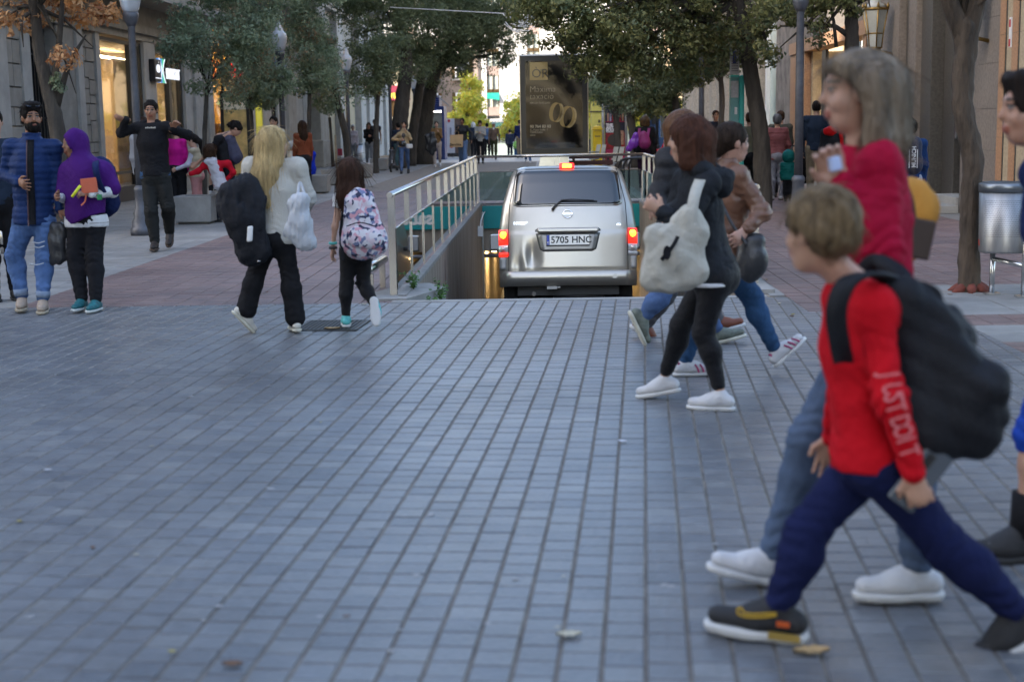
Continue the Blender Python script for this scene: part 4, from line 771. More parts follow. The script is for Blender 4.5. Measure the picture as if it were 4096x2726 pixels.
rp_ = N.new('ShaderNodeValToRGB'); e = rp_.color_ramp.elements; e[0].position = .15; e[0].color = (.007, .0055, .0045, 1); e[1].position = .98; e[1].color = (.092, .075, .052, 1); e.new(.62).color = (.026, .022, .017, 1)
L.new(tc.outputs['Object'], wv.inputs['Vector']); L.new(wv.outputs['Fac'], rp_.inputs[0]); L.new(rp_.outputs[0], N['Principled BSDF'].inputs['Base Color']); N['Principled BSDF'].inputs['Roughness'].default_value = .7; N['Principled BSDF'].inputs['Specular IOR Level'].default_value = .1
sx = (bx1-bx0)/272; sz = (bz1-bz0)/(612-225)
def bpx(px, py): q = atY(px, py, YB); return q.x, q.z
x0, z1 = bpx(2101, 246); x1, z0 = bpx(2331, 590)
ps = MB().box(x0, x1, YB-.012, YB-.002, z0, z1).build('poster', pm, bb)
gold = M('print_gold', (.34, .225, .065), .5, var=.12, vs=3); cream = M('print_cream', (.40, .36, .28), .6, var=0); ink = M('print_ink', (.05, .04, .03), .6, var=0)
a, b = bpx(2118, 246), bpx(2191, 320); MB().box(a[0], b[0], YB-.016, YB-.0125, b[1], a[1]-.02).build('gold_square', gold, ps)
def ptext(s, px, py, h, m=cream, bold=0, sx_=1): q = bpx(px, py); return text('lettering', s, h, m, ps, (q[0], YB-.0185, q[1]), (1, 0, 0), (0, 0, 1), bold=bold, sx=sx_, ext=.001)
ptext('ÒR', 2126, 311, .25, ink, .0, 1); ptext('EM', 2160, 286, .06, ink)
ptext('Màxima', 2118, 370, .185, cream, -.004, .95); ptext('taxació', 2118, 398, .185, cream, -.004, .95); ptext('PER LES TEVES JOIES', 2120, 416, .048)
ptext('93 764 83 03', 2120, 512, .082, cream, .003); ptext('C. Font Vella, 1', 2120, 524, .06); ptext('TERRASSA', 2120, 534, .06); ptext('www.', 2120, 544, .05)
def ring_print(px, py, rx, ry, w, tilt):
    cx, cz = bpx(px, py); b = MB(); n = 40; P = []
    for i in range(n):
        t = 2*math.pi*i/n; x = rx*sx*math.cos(t); z = ry*sz*math.sin(t); xx = x*math.cos(tilt)-z*math.sin(tilt); zz = x*math.sin(tilt)+z*math.cos(tilt); P.append((xx, zz))
    V = [(cx+x-w*sx*.5, YB-.017, cz+z) for x, z in P]+[(cx+x+w*sx*.5, YB-.017, cz+z-w*sx*.25) for x, z in P]
    b.add(V, [(i, (i+1) % n, n+(i+1) % n, n+i) for i in range(n)]); b.build('ring_print', gold, ps)
    b = MB(); V = [(cx+x*.97+w*sx*.5, YB-.0172, cz+z*.97-w*sx*.25) for x, z in P]; V2 = [(cx+x*.8+w*sx*.42, YB-.0172, cz+z*.84-w*sx*.2) for x, z in P]
    h = n//2; b.add(V+V2, [(i, i+1, n+i+1, n+i) for i in range(n-1) if i < 9 or i > 29]); b.build('ring_inner_print', M('print_gold_pale', (.46, .34, .15), .5, var=.1), ps)
ring_print(2226, 448, 22, 38, 15, R(-12)); ring_print(2272, 466, 26, 42, 17, R(-14))
MB().box(x0-.01, x1+.01, YB-.035, YB-.03, z0-.01, z1+.01).build('glass_pane', glass_mat('billboard_glass', (.97, .97, .96), .35, ior=1.45), bb)
ped = M('pedestal_metal', (.62, .56, .44), .3, .7, var=.1); a, b = bpx(2163, 612), bpx(2270, 612); c_, d_ = bpx(2156, 655), bpx(2276, 655); mx_ = (a[0]+b[0])/2
for (u0, u1, l0, l1) in ((a[0], mx_-.004, a[0]-.17, mx_-.004), (mx_+.004, b[0], mx_+.004, b[0]+.17)):
    MB().add([(u0, YB+.02, bz0-.031), (u1, YB+.02, bz0-.031), (u1, YB+.16, bz0-.031), (u0, YB+.16, bz0-.031), (l0, YB-.1, 0), (l1, YB-.1, 0), (l1, YB+.3, 0), (l0, YB+.3, 0)], [(0, 1, 2, 3), (4, 5, 1, 0), (5, 6, 2, 1), (6, 7, 3, 2), (7, 4, 0, 3)]).build('pedestal_plate', ped, bb)
# parking totem in teal
q = atY(2921, 310, 24.6); tt = empty('parking_totem', (q.x+.1, 24.6, 0), label='tall teal parking totem behind the woman in brown leather', cat='totem'); tl = M('totem_teal', (.03, .42, .38), .35, var=.05)
MB().box(q.x, q.x+.145, 24.6, 24.75, 0, q.z).build('face', M('totem_face', (.12, .32, .32), .25, var=.2, vs=2), tt); MB().box(q.x+.147, q.x+.235, 24.55, 24.85, 0, q.z+.03).build('side', tl, tt, bevel=.02); MB().box(q.x, q.x+.145, 24.56, 24.8, q.z+.001, q.z+.04).build('top', tl, tt)
MB().box(q.x+.01, q.x+.14, 24.59, 24.598, q.z-.34, q.z-.06).build('text_panel', M('totem_grey', (.42, .42, .44), .5, var=.25, vs=12), tt); MB().box(q.x+.075, q.x+.12, 24.59, 24.598, q.z-.62, q.z-.5).build('notice', white, tt)
q2 = atY(2921, 194, 24.6); MB().box(q.x, q.x+.15, 24.6, 24.66, q.z+.05, q2.z).build('upper_panel', M('totem_white', (.50, .50, .53), .5, var=.1), tt); MB().box(q.x+.04, q.x+.10, 24.594, 24.5985, q2.z-.25, q2.z-.05).build('blue_picture', M('totem_blue', (.06, .08, .30), .5, var=.3, vs=20), tt)
for k in range(5): MB().box(q.x+.02, q.x+.13, 24.594, 24.5985, q.z+.1+k*.04, q.z+.115+k*.04).build('printed_line', M('totem_print', (.2, .2, .23), .5), tt)
# bench, cycle racks behind the end railing
maroon = M('maroon_bench', (.075, .018, .018), .5, var=.2); p = gnd(2300, 770); be = empty('bench', (1.9, 30.6, 0), label='dark maroon bench behind the end railing right of the billboard', cat='bench')
x0 = atY(2276, 640, 30.6).x; x1 = atY(2452, 640, 30.6).x
for k, z in enumerate((.76, .62)): MB().box(x0, x1, 30.6+k*.02, 30.64+k*.02, z, z+.10).build('back_slat', maroon, be)
for k in range(4): MB().box(x0, x1, 30.2+k*.1, 30.28+k*.1, .42, .45).build('seat_slat', maroon, be)
for x in (x0+.1, x1-.1): MB().box(x-.03, x+.03, 30.2, 30.62, 0, .41).build('leg', black_fr, be); MB().box(x-.03, x+.03, 30.66, 30.70, 0, .86).build('leg', black_fr, be)
for k, (px, lab) in enumerate(((2472, 'nearest black hoop cycle rack behind the railing corner'), (2494, 'second black hoop cycle rack behind the railing corner'), (2515, 'last black hoop cycle rack, closest to the magenta backpack'))):
    q = atY(px, 640, 29.2+k*.5); MB().tube([(q.x, q.y, 0), (q.x, q.y, .62), (q.x+.06, q.y, .74), (q.x+.14, q.y, .78), (q.x+.62, q.y, .78), (q.x+.7, q.y, .7), (q.x+.72, q.y, .5), (q.x+.72, q.y, 0)], .025, 8).build('cycle_rack', black_fr, label=lab, cat='cycle rack', group='hoop cycle racks')
gry = M('seat_grey', (.22, .24, .26), .4, .4)
for px, py, Y, lab in ((2356, 590, 43, 'grey street seat beside the yellow letter box'), (2420, 604, 38, 'pair of grey street seats in front of the concert poster')):
    q = atY(px, py, Y); s = empty('street_bench', (q.x, Y, 0), label=lab, cat='seat', group='grey street seats')
    for k in range(2):
        x = q.x+k*.16; MB().add([(x, Y, .45), (x+.14, Y, .45), (x+.14, Y+.4, .43), (x, Y+.4, .43), (x, Y, .48), (x+.14, Y, .48), (x+.14, Y+.4, .46), (x, Y+.4, .46)], [(4, 5, 6, 7), (0, 1, 5, 4), (1, 2, 6, 5), (3, 0, 4, 7), (2, 3, 7, 6)]).build('seat', gry, s)
        MB().add([(x+.16, Y, .5), (x+.28, Y, .5), (x+.36, Y, .88), (x+.24, Y, .88), (x+.16, Y+.05, .5), (x+.28, Y+.05, .5), (x+.36, Y+.05, .88), (x+.24, Y+.05, .88)], [(0, 1, 2, 3), (7, 6, 5, 4), (0, 4, 5, 1), (1, 5, 6, 2), (2, 6, 7, 3)]).build('backrest', M('seat_cream', (.42, .42, .36), .5), s)
    MB().tube([(q.x+.15, Y+.2, 0), (q.x+.15, Y+.2, .44)], .03, 8).build('leg', gry, s); MB().tube([(q.x-.1, Y, .66), (q.x+.3, Y, .66)], .02, 6).build('armrest', gry, s)
# yellow news kiosk, letter box, concert posters, phone booth, recycling igloo, boards
yel = M('yellow_paint', (.62, .50, .03), .45, var=.12, vs=3); q0, q1 = atY(2365, 405, 56), atY(2432, 405, 56)
ky = empty('yellow_kiosk', (q0.x, 56, 0), label='pale yellow kiosk wall with black letters behind the letter box', cat='kiosk'); MB().box(q0.x, q1.x, 56, 57.2, 0, q0.z).build('body', M('pale_yellow', (.62, .55, .12), .5, var=.12), ky); MB().box(q0.x-.03, q1.x, 55.96, 57.2, 1.95, 1.99).build('joint_band', ink, ky)
text('lettering', 'BÒ  DS', .15, ink, ky, (q0.x+.26, 55.98, 1.55), (1, 0, 0), (0, 0, 1), bold=.008); text('lettering', 'AL  AN', .15, ink, ky, (q0.x+.2, 55.98, 1.36), (1, 0, 0), (0, 0, 1), bold=.008)
q = atY(2390, 590, 47); lbx = empty('letter_box', (q.x, 47, 0), label='yellow pillar letter box with domed lid beside dark lamp post', cat='letter box')
MB().box(q.x-.15, q.x+.15, 46.85, 47.2, .05, 1.28).build('body', M('post_yellow', (.68, .46, .0), .4, var=.1), lbx, bevel=.03); MB().box(q.x-.18, q.x+.18, 46.8, 47.25, 1.29, 1.36).build('lid', M('post_yellow', (.6, .4, .0)), lbx, bevel=.03); MB().lathe([(.17, 1.362), (.13, 1.41), (.02, 1.44)], (q.x, 47.02, 0), 14).build('dome', M('post_yellow', (.6, .4, .0)), lbx); MB().box(q.x-.09, q.x+.09, 46.835, 46.848, 1.08, 1.11).build('slot', ink, lbx)
q0, q1 = atY(2420, 385, 50), atY(2500, 385, 50); cp_ = empty('poster_column', (q0.x, 50, 0), label='black and red concert poster column behind the grey trunks', cat='poster column')
MB().box(q0.x, q1.x, 50, 50.5, .2, q0.z).build('panel', M('poster_navy', (.012, .012, .028), .5, var=.1), cp_)
for x in (q0.x-.08, q1.x+.03): MB().tube([(x, 49.98, 0), (x, 49.98, q0.z+.6)], .045, 8).build('pole', M('pole_grey', (.45, .45, .46), .4, .4), cp_)
def cz(py): return atY(2440, py, 50).z
magenta = M('poster_magenta', (.35, .008, .06), .5); redp = M('poster_red', (.30, .012, .015), .6, var=.7, vs=5)
MB().box(q0.x+.01, q1.x-.01, 49.985, 49.995, cz(489), cz(486)).build('magenta_line', magenta, cp_); MB().box(q0.x+.01, q1.x-.01, 49.985, 49.995, .25, cz(597)).build('magenta_line', magenta, cp_); MB().box(q0.x+.01, q1.x-.01, 49.988, 49.995, cz(596), cz(532)).build('red_print', redp, cp_)
text('lettering', 'A&', .26, M('poster_gold', (.55, .38, .04), .5), cp_, (q0.x+.04, 49.98, cz(420)), (1, 0, 0), (0, 0, 1), bold=.012)
for k, s in enumerate(('THE', "AMY'S", 'SOUL')): text('lettering', s, .125, white, cp_, (q0.x+.03, 49.98, cz(505+k*10.5)), (1, 0, 0), (0, 0, 1), bold=.01)
MB().box(q0.x+.03, q0.x+.36, 49.98, 49.985, cz(530), cz(528)).build('printed_line', white, cp_); MB().box(q0.x+.03, q0.x+.30, 49.98, 49.985, cz(427), cz(425)).build('printed_line', white, cp_)
skin_p = M('print_skin', (.45, .24, .15), .6, var=.3, vs=8)
for k in range(7): # printed raised hands of a crowd: soft vertical shapes
    xx = q0.x+.07+k*.085; MB().box(xx, xx+.055, 49.978, 49.984, cz(485), cz(452+(k*37 % 11))).build('printed_figure', (skin_p, M('print_lilac', (.35, .28, .42), .6), redp)[k % 3], cp_)
MB().lathe([(.2, 0), (.2, .006)], (0, 0, 0), 18).build('printed_hair', ink, cp_).matrix_local = Matrix.Translation(Vector((.27, -.03, cz(560)))) @ Matrix.Rotation(R(90), 4, 'X')
MB().box(q0.x+.46, q0.x+.64, 49.975, 49.983, cz(580), cz(523)).build('printed_face', skin_p, cp_, bevel=.0); MB().box(q0.x+.50, q0.x+.57, 49.97, 49.974, cz(541), cz(538)).build('printed_eye', ink, cp_)
q0, q1 = atY(2588, 450, 55), atY(2658, 450, 55); pb = empty('phone_booth', (q0.x, 55, 0), label='grey and blue street phone booth beyond the grey lamp post', cat='phone booth'); MB().box(q0.x, q0.x+.1, 55, 55.8, 0, 2.1).build('side_panel', gry, pb); MB().box(q1.x-.1, q1.x, 55, 55.8, 0, 2.1).build('side_panel', gry, pb); MB().box(q0.x, q1.x, 55, 55.8, 2.101, 2.3).build('roof', M('booth_dark', (.05, .055, .06), .5), pb); MB().box(q0.x+.12, q1.x-.12, 55.4, 55.5, .75, 1.9).build('blue_panel', M('booth_blue', (.10, .22, .50), .4, var=.2), pb); MB().box(q0.x+.2, q0.x+.42, 55.33, 55.39, 1.45, 1.75).build('telephone', M('booth_dark', (.05, .055, .06), .5), pb)
MB().box(q0.x+.3, q1.x+.25, 54.2, 54.6, .0, .95).build('blue_container', M('container_blue', (.05, .11, .25), .5, var=.15), label='low blue container under the phone booth beside the child in red', cat='container')
q0, q1 = atY(1716, 400, 66), atY(1775, 400, 66); nk = empty('news_kiosk', (q0.x, 66, 0), label='blue news kiosk with arched roof beyond the dark trunks', cat='kiosk'); kb = M('kiosk_blue', (.015, .035, .16), .4, var=.2); zt = atY(1740, 440, 66).z
MB().box(q0.x-.3, q1.x-.06, 66.2, 67.6, 0, .95).build('counter', kb, nk)
for x in (q0.x-.3, q1.x-.1): MB().box(x, x+.1, 66.0, 67.6, 0, zt).build('side', kb, nk)
MB().box(q0.x-.3, q1.x-.1, 67.5, 67.6, .96, zt-.01).build('back_wall', M('kiosk_inside', (.20, .23, .22), .6, var=.4, vs=3), nk); MB().box(q0.x-.3, q1.x, 65.9, 67.6, zt, zt+.16).build('roof', kb, nk)
for k in range(5): MB().box(q0.x-.3, q1.x-.2, 65.88, 67.6, zt+.17+k*.1, zt+.25+k*.1).build('roof_slat', kb, nk)
MB().tube([(q1.x+.25-1.1*(i/12), 65.9, zt+.16+.65*math.sin(i/12*math.pi/2)) for i in range(13)], .025, 6).build('roof_arch', gry, nk); MB().box(q0.x-.2, q1.x-.15, 66.1, 66.25, zt-.1, zt-.05).build('kiosk_lamp', M('kiosk_lamp_glow', (1, 1, 1), .5, var=0, emit=(1, .95, .85), es=5), nk)
q = atY(1690, 610, 67.5); ig = empty('recycling_igloo', (q.x, 67.5, 0), label='green domed recycling container behind the dark trunks', cat='recycling container'); MB().lathe([(.8, .05), (.86, .3), (.88, .9), (.78, 1.3), (.5, 1.58), (.15, 1.68)], (q.x, 67.5, 0), 24).build('shell', M('igloo_green', (.015, .12, .06), .45, var=.1), ig); MB().lathe([(.7, 0), (.7, .06)], (q.x, 67.5, 0), 20).build('base', black_fr, ig)
q0, q1 = atY(1774, 475, 71), atY(1817, 475, 71); ib = empty('notice_board', (q0.x, 71, 0), label='white notice board with a red dot beyond the brown sweater woman', cat='notice board'); MB().box(q0.x, q1.x, 71, 71.06, .2, q0.z).build('panel', M('board_white', (.5, .5, .56), .5, var=.08), ib); cx = (q0.x+q1.x)/2; MB().tube([(cx, 70.99, 1.78), (cx, 70.98, 1.78)], .07, 14).build('red_dot', M('board_red', (.45, .02, .03), .5), ib); MB().tube([(cx+.1, 70.99, .55), (cx+.1, 70.98, .55)], .1, 14).build('red_dot', M('board_red', (.4, .02, .03), .5), ib); MB().box(cx+.02, cx+.12, 70.985, 70.995, 1.0, 1.45).build('tower_print', M('board_grey', (.2, .2, .25), .5), ib)
MB().box(q1.x+.01, q1.x+.45, 71, 71.08, .2, q0.z).build('brown_panel', M('board_brown', (.10, .06, .05), .5), ib)
q0, q1 = atY(1656, 517, 64), atY(1675, 517, 64); ab = empty('a_board', (q0.x, 64, 0), label='dark blue framed pavement board beside the third trunk', cat='board'); MB().box(q0.x-.5, q1.x-.04, 64, 64.06, .25, q0.z).build('panel', M('board_navy', (.015, .03, .10), .5), ab)
for x in (q0.x-.55, q1.x-.04): MB().box(x, x+.05, 63.98, 64.1, 0, q0.z+.04).build('post', gry, ab)
sb_ = MB().box(atY(1667, 470, 110.5).x-.5, atY(1667, 470, 110.5).x+.5, 110.4, 110.5, atY(1610, 490, 110).z, atY(1610, 478, 110).z+.5).build('bank_sign', white, label='small white and blue square bank sign between the trunks', cat='sign')
wl = MB(); rg = random.Random(5)
for k in range(9):
    a = atY(2010+rg.uniform(0, 40), 40+k*8, 44); b = atY(2150-rg.uniform(0, 40), 45+k*7, 44); m_ = a.lerp(b, .5)-Vector((0, 0, rg.uniform(.15, .35))); wl.tube([a, a.lerp(m_, .6)-Vector((0, 0, .08)), m_, b.lerp(m_, .6)-Vector((0, 0, .08)), b], .012, 5)
wl.tube([atY(1560, 30, 44.3), atY(2150, 62, 44), atY(2600, 40, 44)], .012, 5); wl.build('light_garland', white, label='white wire festive light garland strung between the crowns', cat='garland')
# ================================================================== THE VAN ON THE RAMP
VY = 17.0; q = atY(2272, 900, VY)
van = empty('delivery_van', (q.x, VY, rz_(VY)), label='dented silver van driving nose down into the car ramp with brake lights lit', cat='van')
van.rotation_euler = (-math.atan(SLOPE), 0, 0)
def vb(name, b, mats, parent=None, bevel=0, **k):
    o = b.build(name, mats, None, bevel=bevel, **k) if isinstance(b, MB) else b
    o.parent = parent or van; return o
paint = M('silver_beige_paint', (.43, .40, .35), .33, .75, var=.05, vs=2, coat=.6, bump=.02, bs=300)
dkplast = M('dark_plastic', (.03, .03, .032), .5, var=.1); rub = M('tyre_rubber', (.018, .018, .018), .85, var=.2); chrome = M('chrome', (.75, .75, .77), .12, 1, var=0)
def interp(x, T):
    for (a, b), (c, d) in zip(T, T[1:]):
        if x <= c: f = (x-a)/(c-a); f = max(0, f); return b+(d-b)*f
    return T[-1][1]
WZ = [(.34, .80), (.42, .815), (.55, .83), (.95, .84), (1.1, .825), (1.37, .785), (1.62, .715), (1.74, .675), (1.80, .64), (1.84, .58), (1.865, .48)]
LZ = [(.34, .02), (.55, .0), (.95, .0), (1.1, .010), (1.25, .028), (1.37, .05), (1.62, .115), (1.74, .155), (1.80, .195), (1.84, .265), (1.865, .41)]
def dent(x, z):
    d = .034*math.exp(-((x+.43)/.075)**2-((z-.73)/.15)**2)+.02*math.exp(-((x+.60)/.06)**2-((z-.60)/.10)**2)-.016*math.exp(-((x+.52)/.03)**2-((z-.70)/.16)**2)
    return d-.006*math.exp(-((x+.30)/.05)**2-((z-.72)/.14)**2)
def rear_y(x, z):
    w = interp(z, WZ); f = min(1, abs(x)/w); y = interp(z, LZ)+.05*f*f+.10*max(0, f-.80)**2/.04*.6
    y += dent(x, z)
    if .56 < z < 1.01: y -= .012*max(0, 1-abs(x)/.75)**.3            # lower tailgate stands slightly proud of the crease
    return y
zs = [.40, .45, .50, .537]+[.55+.0235*i for i in range(56)]; zs = [z for z in zs if z < 1.80]+[1.80, 1.82, 1.84, 1.855, 1.865]
xs = [i/44*2-1 for i in range(45)]; b = MB(); V = []; rows = []
for z in zs:
    w = interp(z, WZ); row = [(-w-(.015 if z < 1.1 else 0), y, z) for y in (4.1, 3.2, 2.0, 1.0, .4)]
    row += [(f*w, rear_y(f*w, z), z) for f in xs]; row += [(w+(.015 if z < 1.1 else 0), y, z) for y in (.4, 1.0, 2.0, 3.2, 4.1)]; rows.append(len(V)); V += row; n_ = len(row)
fs = [(r0_+i, r0_+i+1, r1_+i+1, r1_+i) for r0_, r1_ in zip(rows, rows[1:]) for i in range(n_-1)]
fs.append([rows[-1]+i for i in range(n_)]); b.add(V, fs, 0, None, True); body = vb('body', b, paint)
def patch(poly_x0, poly_x1, z0, z1, off, mat, name, parent=None, nx=14, nz=6, r=.0, thick=0):
    """overlay that follows the tailgate surface; x limits are functions of z"""
    b = MB(); V = []
    for j in range(nz+1):
        z = z0+(z1-z0)*j/nz; a, c = poly_x0(z), poly_x1(z)
        if r:
            e = min(z-z0, z1-z); k = r-math.sqrt(max(0, r*r-(r-min(r, e))**2)); a += k; c -= k
        for i in range(nx+1): x = a+(c-a)*i/nx; V.append((x, rear_y(x, z)-off, z))
    F_ = [(j*(nx+1)+i, j*(nx+1)+i+1, (j+1)*(nx+1)+i+1, (j+1)*(nx+1)+i) for j in range(nz) for i in range(nx)]; b.add(V, F_, 0, None, True)
    if thick:
        n = len(V); ring = [i for i in range(nx+1)]+[(j+1)*(nx+1)-1 for j in range(1, nz+1)]+[nz*(nx+1)+i for i in range(nx-1, -1, -1)]+[j*(nx+1) for j in range(nz-1, 0, -1)]
        W_ = [(V[i][0], V[i][1]+off+thick, V[i][2]) for i in ring]; m = len(ring); o = len(b.v); b.v += W_
        for t in range(m): b.f.append([ring[t], o+t, o+(t+1) % m, ring[(t+1) % m]]); b.m.append(0); b.r.append(.5); b.sm.append(False)
    return vb(name, b, mat, parent)
cx_ = lambda v: (lambda z: v)
wl_ = lambda z: -(.648-(z-1.36)*.09)
seam = M('panel_gap', (.012, .012, .012), .8, var=0)
gate = body
patch(lambda z: wl_(z)-.022, lambda z: -wl_(z)+.022, 1.322, 1.793, .002, M('window_seal_paint', (.40, .385, .36), .3, .7, var=0), 'window_surround', None, nz=24, r=.07, thick=.002)
vglass = M('rear_window_glass', (.010, .012, .015), .05, 0, var=0, spec=1.0); win = patch(wl_, lambda z: -wl_(z), 1.345, 1.775, .006, vglass, 'rear_window', None, nz=24, r=.055, thick=.004)
for s in (-1, 1):      # tailgate outline gaps
    patch(lambda z, s=s: s*(interp(z, [(.53, .72), (1.0, .72), (1.37, .70), (1.8, .605)]))-.004, lambda z, s=s: s*(interp(z, [(.53, .72), (1.0, .72), (1.37, .70), (1.8, .605)]))+.004, .545, 1.80, .0025, seam, 'tailgate_gap', nx=1, nz=40)
patch(cx_(-.72), cx_(.72), .535, .545, .003, seam, 'tailgate_gap', nz=1)
patch(cx_(-.70), cx_(.70), 1.797, 1.805, .003, seam, 'tailgate_gap', nz=1)
# bumper
bm_ = MB(); V = []
for z, o in ((.36, .02), (.40, -.035), (.44, -.06), (.52, -.065), (.54, -.03), (.545, .03)):
    w = .835
    V += [(f*w, (.25*max(0, abs(f)-.86)**1.4*12)+.03*f*f+o, z) for f in xs]
bm_.add(V, [(j*45+i, j*45+i+1, (j+1)*45+i+1, (j+1)*45+i) for j in range(5) for i in range(44)], 0, None, True)
bump = vb('bumper', bm_, paint); vb('tow_cover', MB().box(.53, .58, -.05, -.038, .44, .49), M('bumper_cover', (.36, .345, .32), .35, .7, var=0), bump)
# corner trims below the lamps
for s in (-1, 1): vb('corner_trim', MB().box(s*.735, s*.83, .05, .3, .56, .72), M('grey_trim', (.30, .29, .28), .45, .4), bevel=.03)
# tail lamps
red_l = M('brake_lamp_red', (.5, .01, .01), .2, var=0, emit=(1, .02, .01), es=.55); amb = M('brake_lamp_bulb', (1, .5, .05), .2, var=0, emit=(1, .42, .02), es=1.6); clr = M('clear_lens', (.55, .52, .52), .12, .3, var=.1)
for s in (-1, 1):
    tl = empty('tail_lamp', (0, 0, 0)); tl.parent = van
    a, c = sorted((s*.725, s*.838))
    for z0, z1, m, nm in ((.862, 1.05, red_l, 'brake_lens'), (.775, .860, clr, 'reverse_lens'), (.722, .773, red_l if s < 0 else clr, 'fog_lens')):
        bb_ = MB(); V = []
        for j in range(7):
            z = z0+(z1-z0)*j/6; e = .012*(1-abs(j/3-1)**3)
            V += [(a+(c-a)*i/8, rear_y(a+(c-a)*i/8, z)-.012-e, z) for i in range(9)]+[(s*.852 if s > 0 else -.852, .30, z)][:0]
        bb_.add(V, [(j*9+i, j*9+i+1, (j+1)*9+i+1, (j+1)*9+i) for j in range(6) for i in range(8)], 0, None, True); vb(nm, bb_, m, tl)
    mid = s*.78; yy = rear_y(mid, 1.0)-.035
    o = MB().lathe([(.0, .022), (.028, .016), (.043, .0)], (0, 0, 0), 20).build('lit_bulb', amb); o.parent = tl; o.location = (mid, yy, .985); o.rotation_euler = (R(90), 0, 0)
    o = MB().lathe([(.0, .02), (.022, .014), (.034, .0)], (0, 0, 0), 18).build('lens_dome', clr if s > 0 else clr); o.parent = tl; o.location = (mid, rear_y(mid, .81)-.024, .815); o.rotation_euler = (R(90), 0, 0)
tb = vb('brake_lamp', MB().box(-.09, .09, rear_y(0, 1.83)-.07, rear_y(0, 1.83)+.05, 1.795, 1.865), red_l, bevel=.012); vb('lit_bulb', MB().box(-.055, .055, rear_y(0, 1.83)-.074, rear_y(0, 1.83)-.0705, 1.805, 1.85), amb, tb)
# plate recess, plate, handle
ins = M('recess_paint', (.30, .29, .275), .4, .6, var=.05)
patch(lambda z: -.335-(z-.77)*.24, lambda z: .335+(z-.77)*.24, .772, 1.06, .003, M('recess_edge', (.10, .10, .10), .4, .4, var=0), 'recess_edge', nz=12, r=.04, thick=.002)
rec = patch(lambda z: -.318-(z-.785)*.24, lambda z: .318+(z-.785)*.24, .787, .985, .005, ins, 'plate_recess', nz=10, r=.03, thick=.002)
vb('tailgate_handle', MB().box(-.37, .37, -.052, -.004, 1.0, 1.052), paint, bevel=.016)
pl = vb('number_plate', MB().box(-.262, .262, -.026, -.014, .835, .975), dkplast, bevel=.006); pw = M('plate_white', (.86, .85, .80), .4, var=.05)
vb('plate_face', MB().box(-.257, .257, -.0285, -.0263, .851, .971), pw, pl); vb('euro_band', MB().box(-.256, -.222, -.0305, -.0287, .852, .970), M('euro_blue', (.01, .04, .35), .4, var=0), pl)
blk = M('plate_black', (.012, .012, .012), .5, var=0)
def vtext(s, x, z, h, m, y, parent, bold=0, sx_=1): o = text('lettering', s, h, m, None, (x, y, z), (1, 0, 0), (0, 0, 1), bold=bold, sx=sx_); o.parent = parent or van; return o
vtext('5705 HNC', -.208, .874, .112, blk, -.031, pl, .0015, .98); vtext('E', -.249, .866, .035, pw, -.032, pl)
vtext('NV200', -.655, 1.105, .052, chrome, rear_y(-.6, 1.12)-.006, None, .001, 1.15); vtext('- - -  ---', -.65, 1.075, .03, M('badge_grey', (.55, .55, .55), .4, .5, var=0), rear_y(-.6, 1.09)-.006, None)
vtext('dCi', .585, 1.08, .038, chrome, rear_y(.6, 1.09)-.006, None, .001)
em = empty('emblem', (0, 0, 0)); em.parent = van; ey = rear_y(0, 1.227)-.012
vb('ring', MB().tube([(.052*math.cos(t), ey, 1.227+.049*math.sin(t)) for t in [i*math.pi/16 for i in range(33)]], .009, 8), chrome, em); vb('cross_bar', MB().box(-.064, .064, ey-.012, ey+.006, 1.213, 1.241), chrome, em, bevel=.004); vb('disc', MB().lathe([(.045, 0), (.044, .003)], (0, 0, 0), 20), M('emblem_grey', (.45, .44, .42), .35, .7, var=0), em)
bpy.data.objects['disc'].location = (0, ey+.004, 1.227); bpy.data.objects['disc'].rotation_euler = (R(90), 0, 0)
# wiper
wp = empty('rear_wiper', (0, 0, 0)); wp.parent = van
A = (-.185, rear_y(-.185, 1.27)-.03, 1.275); B_ = (-.07, rear_y(-.07, 1.395)-.035, 1.395); C_ = (.32, rear_y(.32, 1.395)-.03, 1.388)
vb('arm', MB().tube([A, (-.15, A[1], 1.325), B_, (.05, B_[1], 1.403), C_], [.018, .014, .011, .008, .006], 8), dkplast, wp); vb('blade', MB().tube([(-.08, B_[1]+.012, 1.385), (.36, C_[1]+.012, 1.377)], .008, 6), rub, wp)
# wheels, underside, mirror, exhaust
for s in (-1, 1):
    for y in (.75, 3.45):
        w = empty('wheel', (0, 0, 0)); w.parent = van
        o = MB().lathe([(.20, -.09), (.29, -.095), (.315, -.07), (.32, 0), (.315, .07), (.29, .095), (.20, .09)], (0, 0, 0), 28).build('tyre', rub); o.parent = w; o.location = (s*.70, y, .32); o.rotation_euler = (0, R(90), 0)
        o = MB().lathe([(.05, -.06), (.19, -.085), (.19, .085), (.05, .06)], (0, 0, 0), 20).build('rim', M('steel_rim', (.3, .3, .3), .4, .7)); o.parent = w; o.location = (s*.70, y, .32); o.rotation_euler = (0, R(90), 0)
vb('underbody', MB().box(-.62, .62, .25, 4.0, .26, .40), dkplast); vb('rear_axle', MB().tube([(-.62, .75, .32), (.62, .75, .32)], .045, 10), dkplast)
vb('muffler', MB().tube([(-.1, .35, .30), (.42, .35, .30)], .085, 12).tube([(-.1, .35, .30), (-.42, .3, .27), (-.42, .05, .27)], .028, 8), M('exhaust_steel', (.12, .11, .10), .5, .7, var=.3))
vb('tow_bracket', MB().box(-.26, -.14, -.02, .06, .32, .355).tube([(-.14, .02, .34), (-.1, .02, .345)], .012, 6), M('pale_bracket', (.4, .39, .36), .6)); vb('spare_cradle', MB().tube([(-.18, .2, .24), (.42, .2, .24), (.45, .6, .24), (-.2, .6, .24)], .014, 6), dkplast)
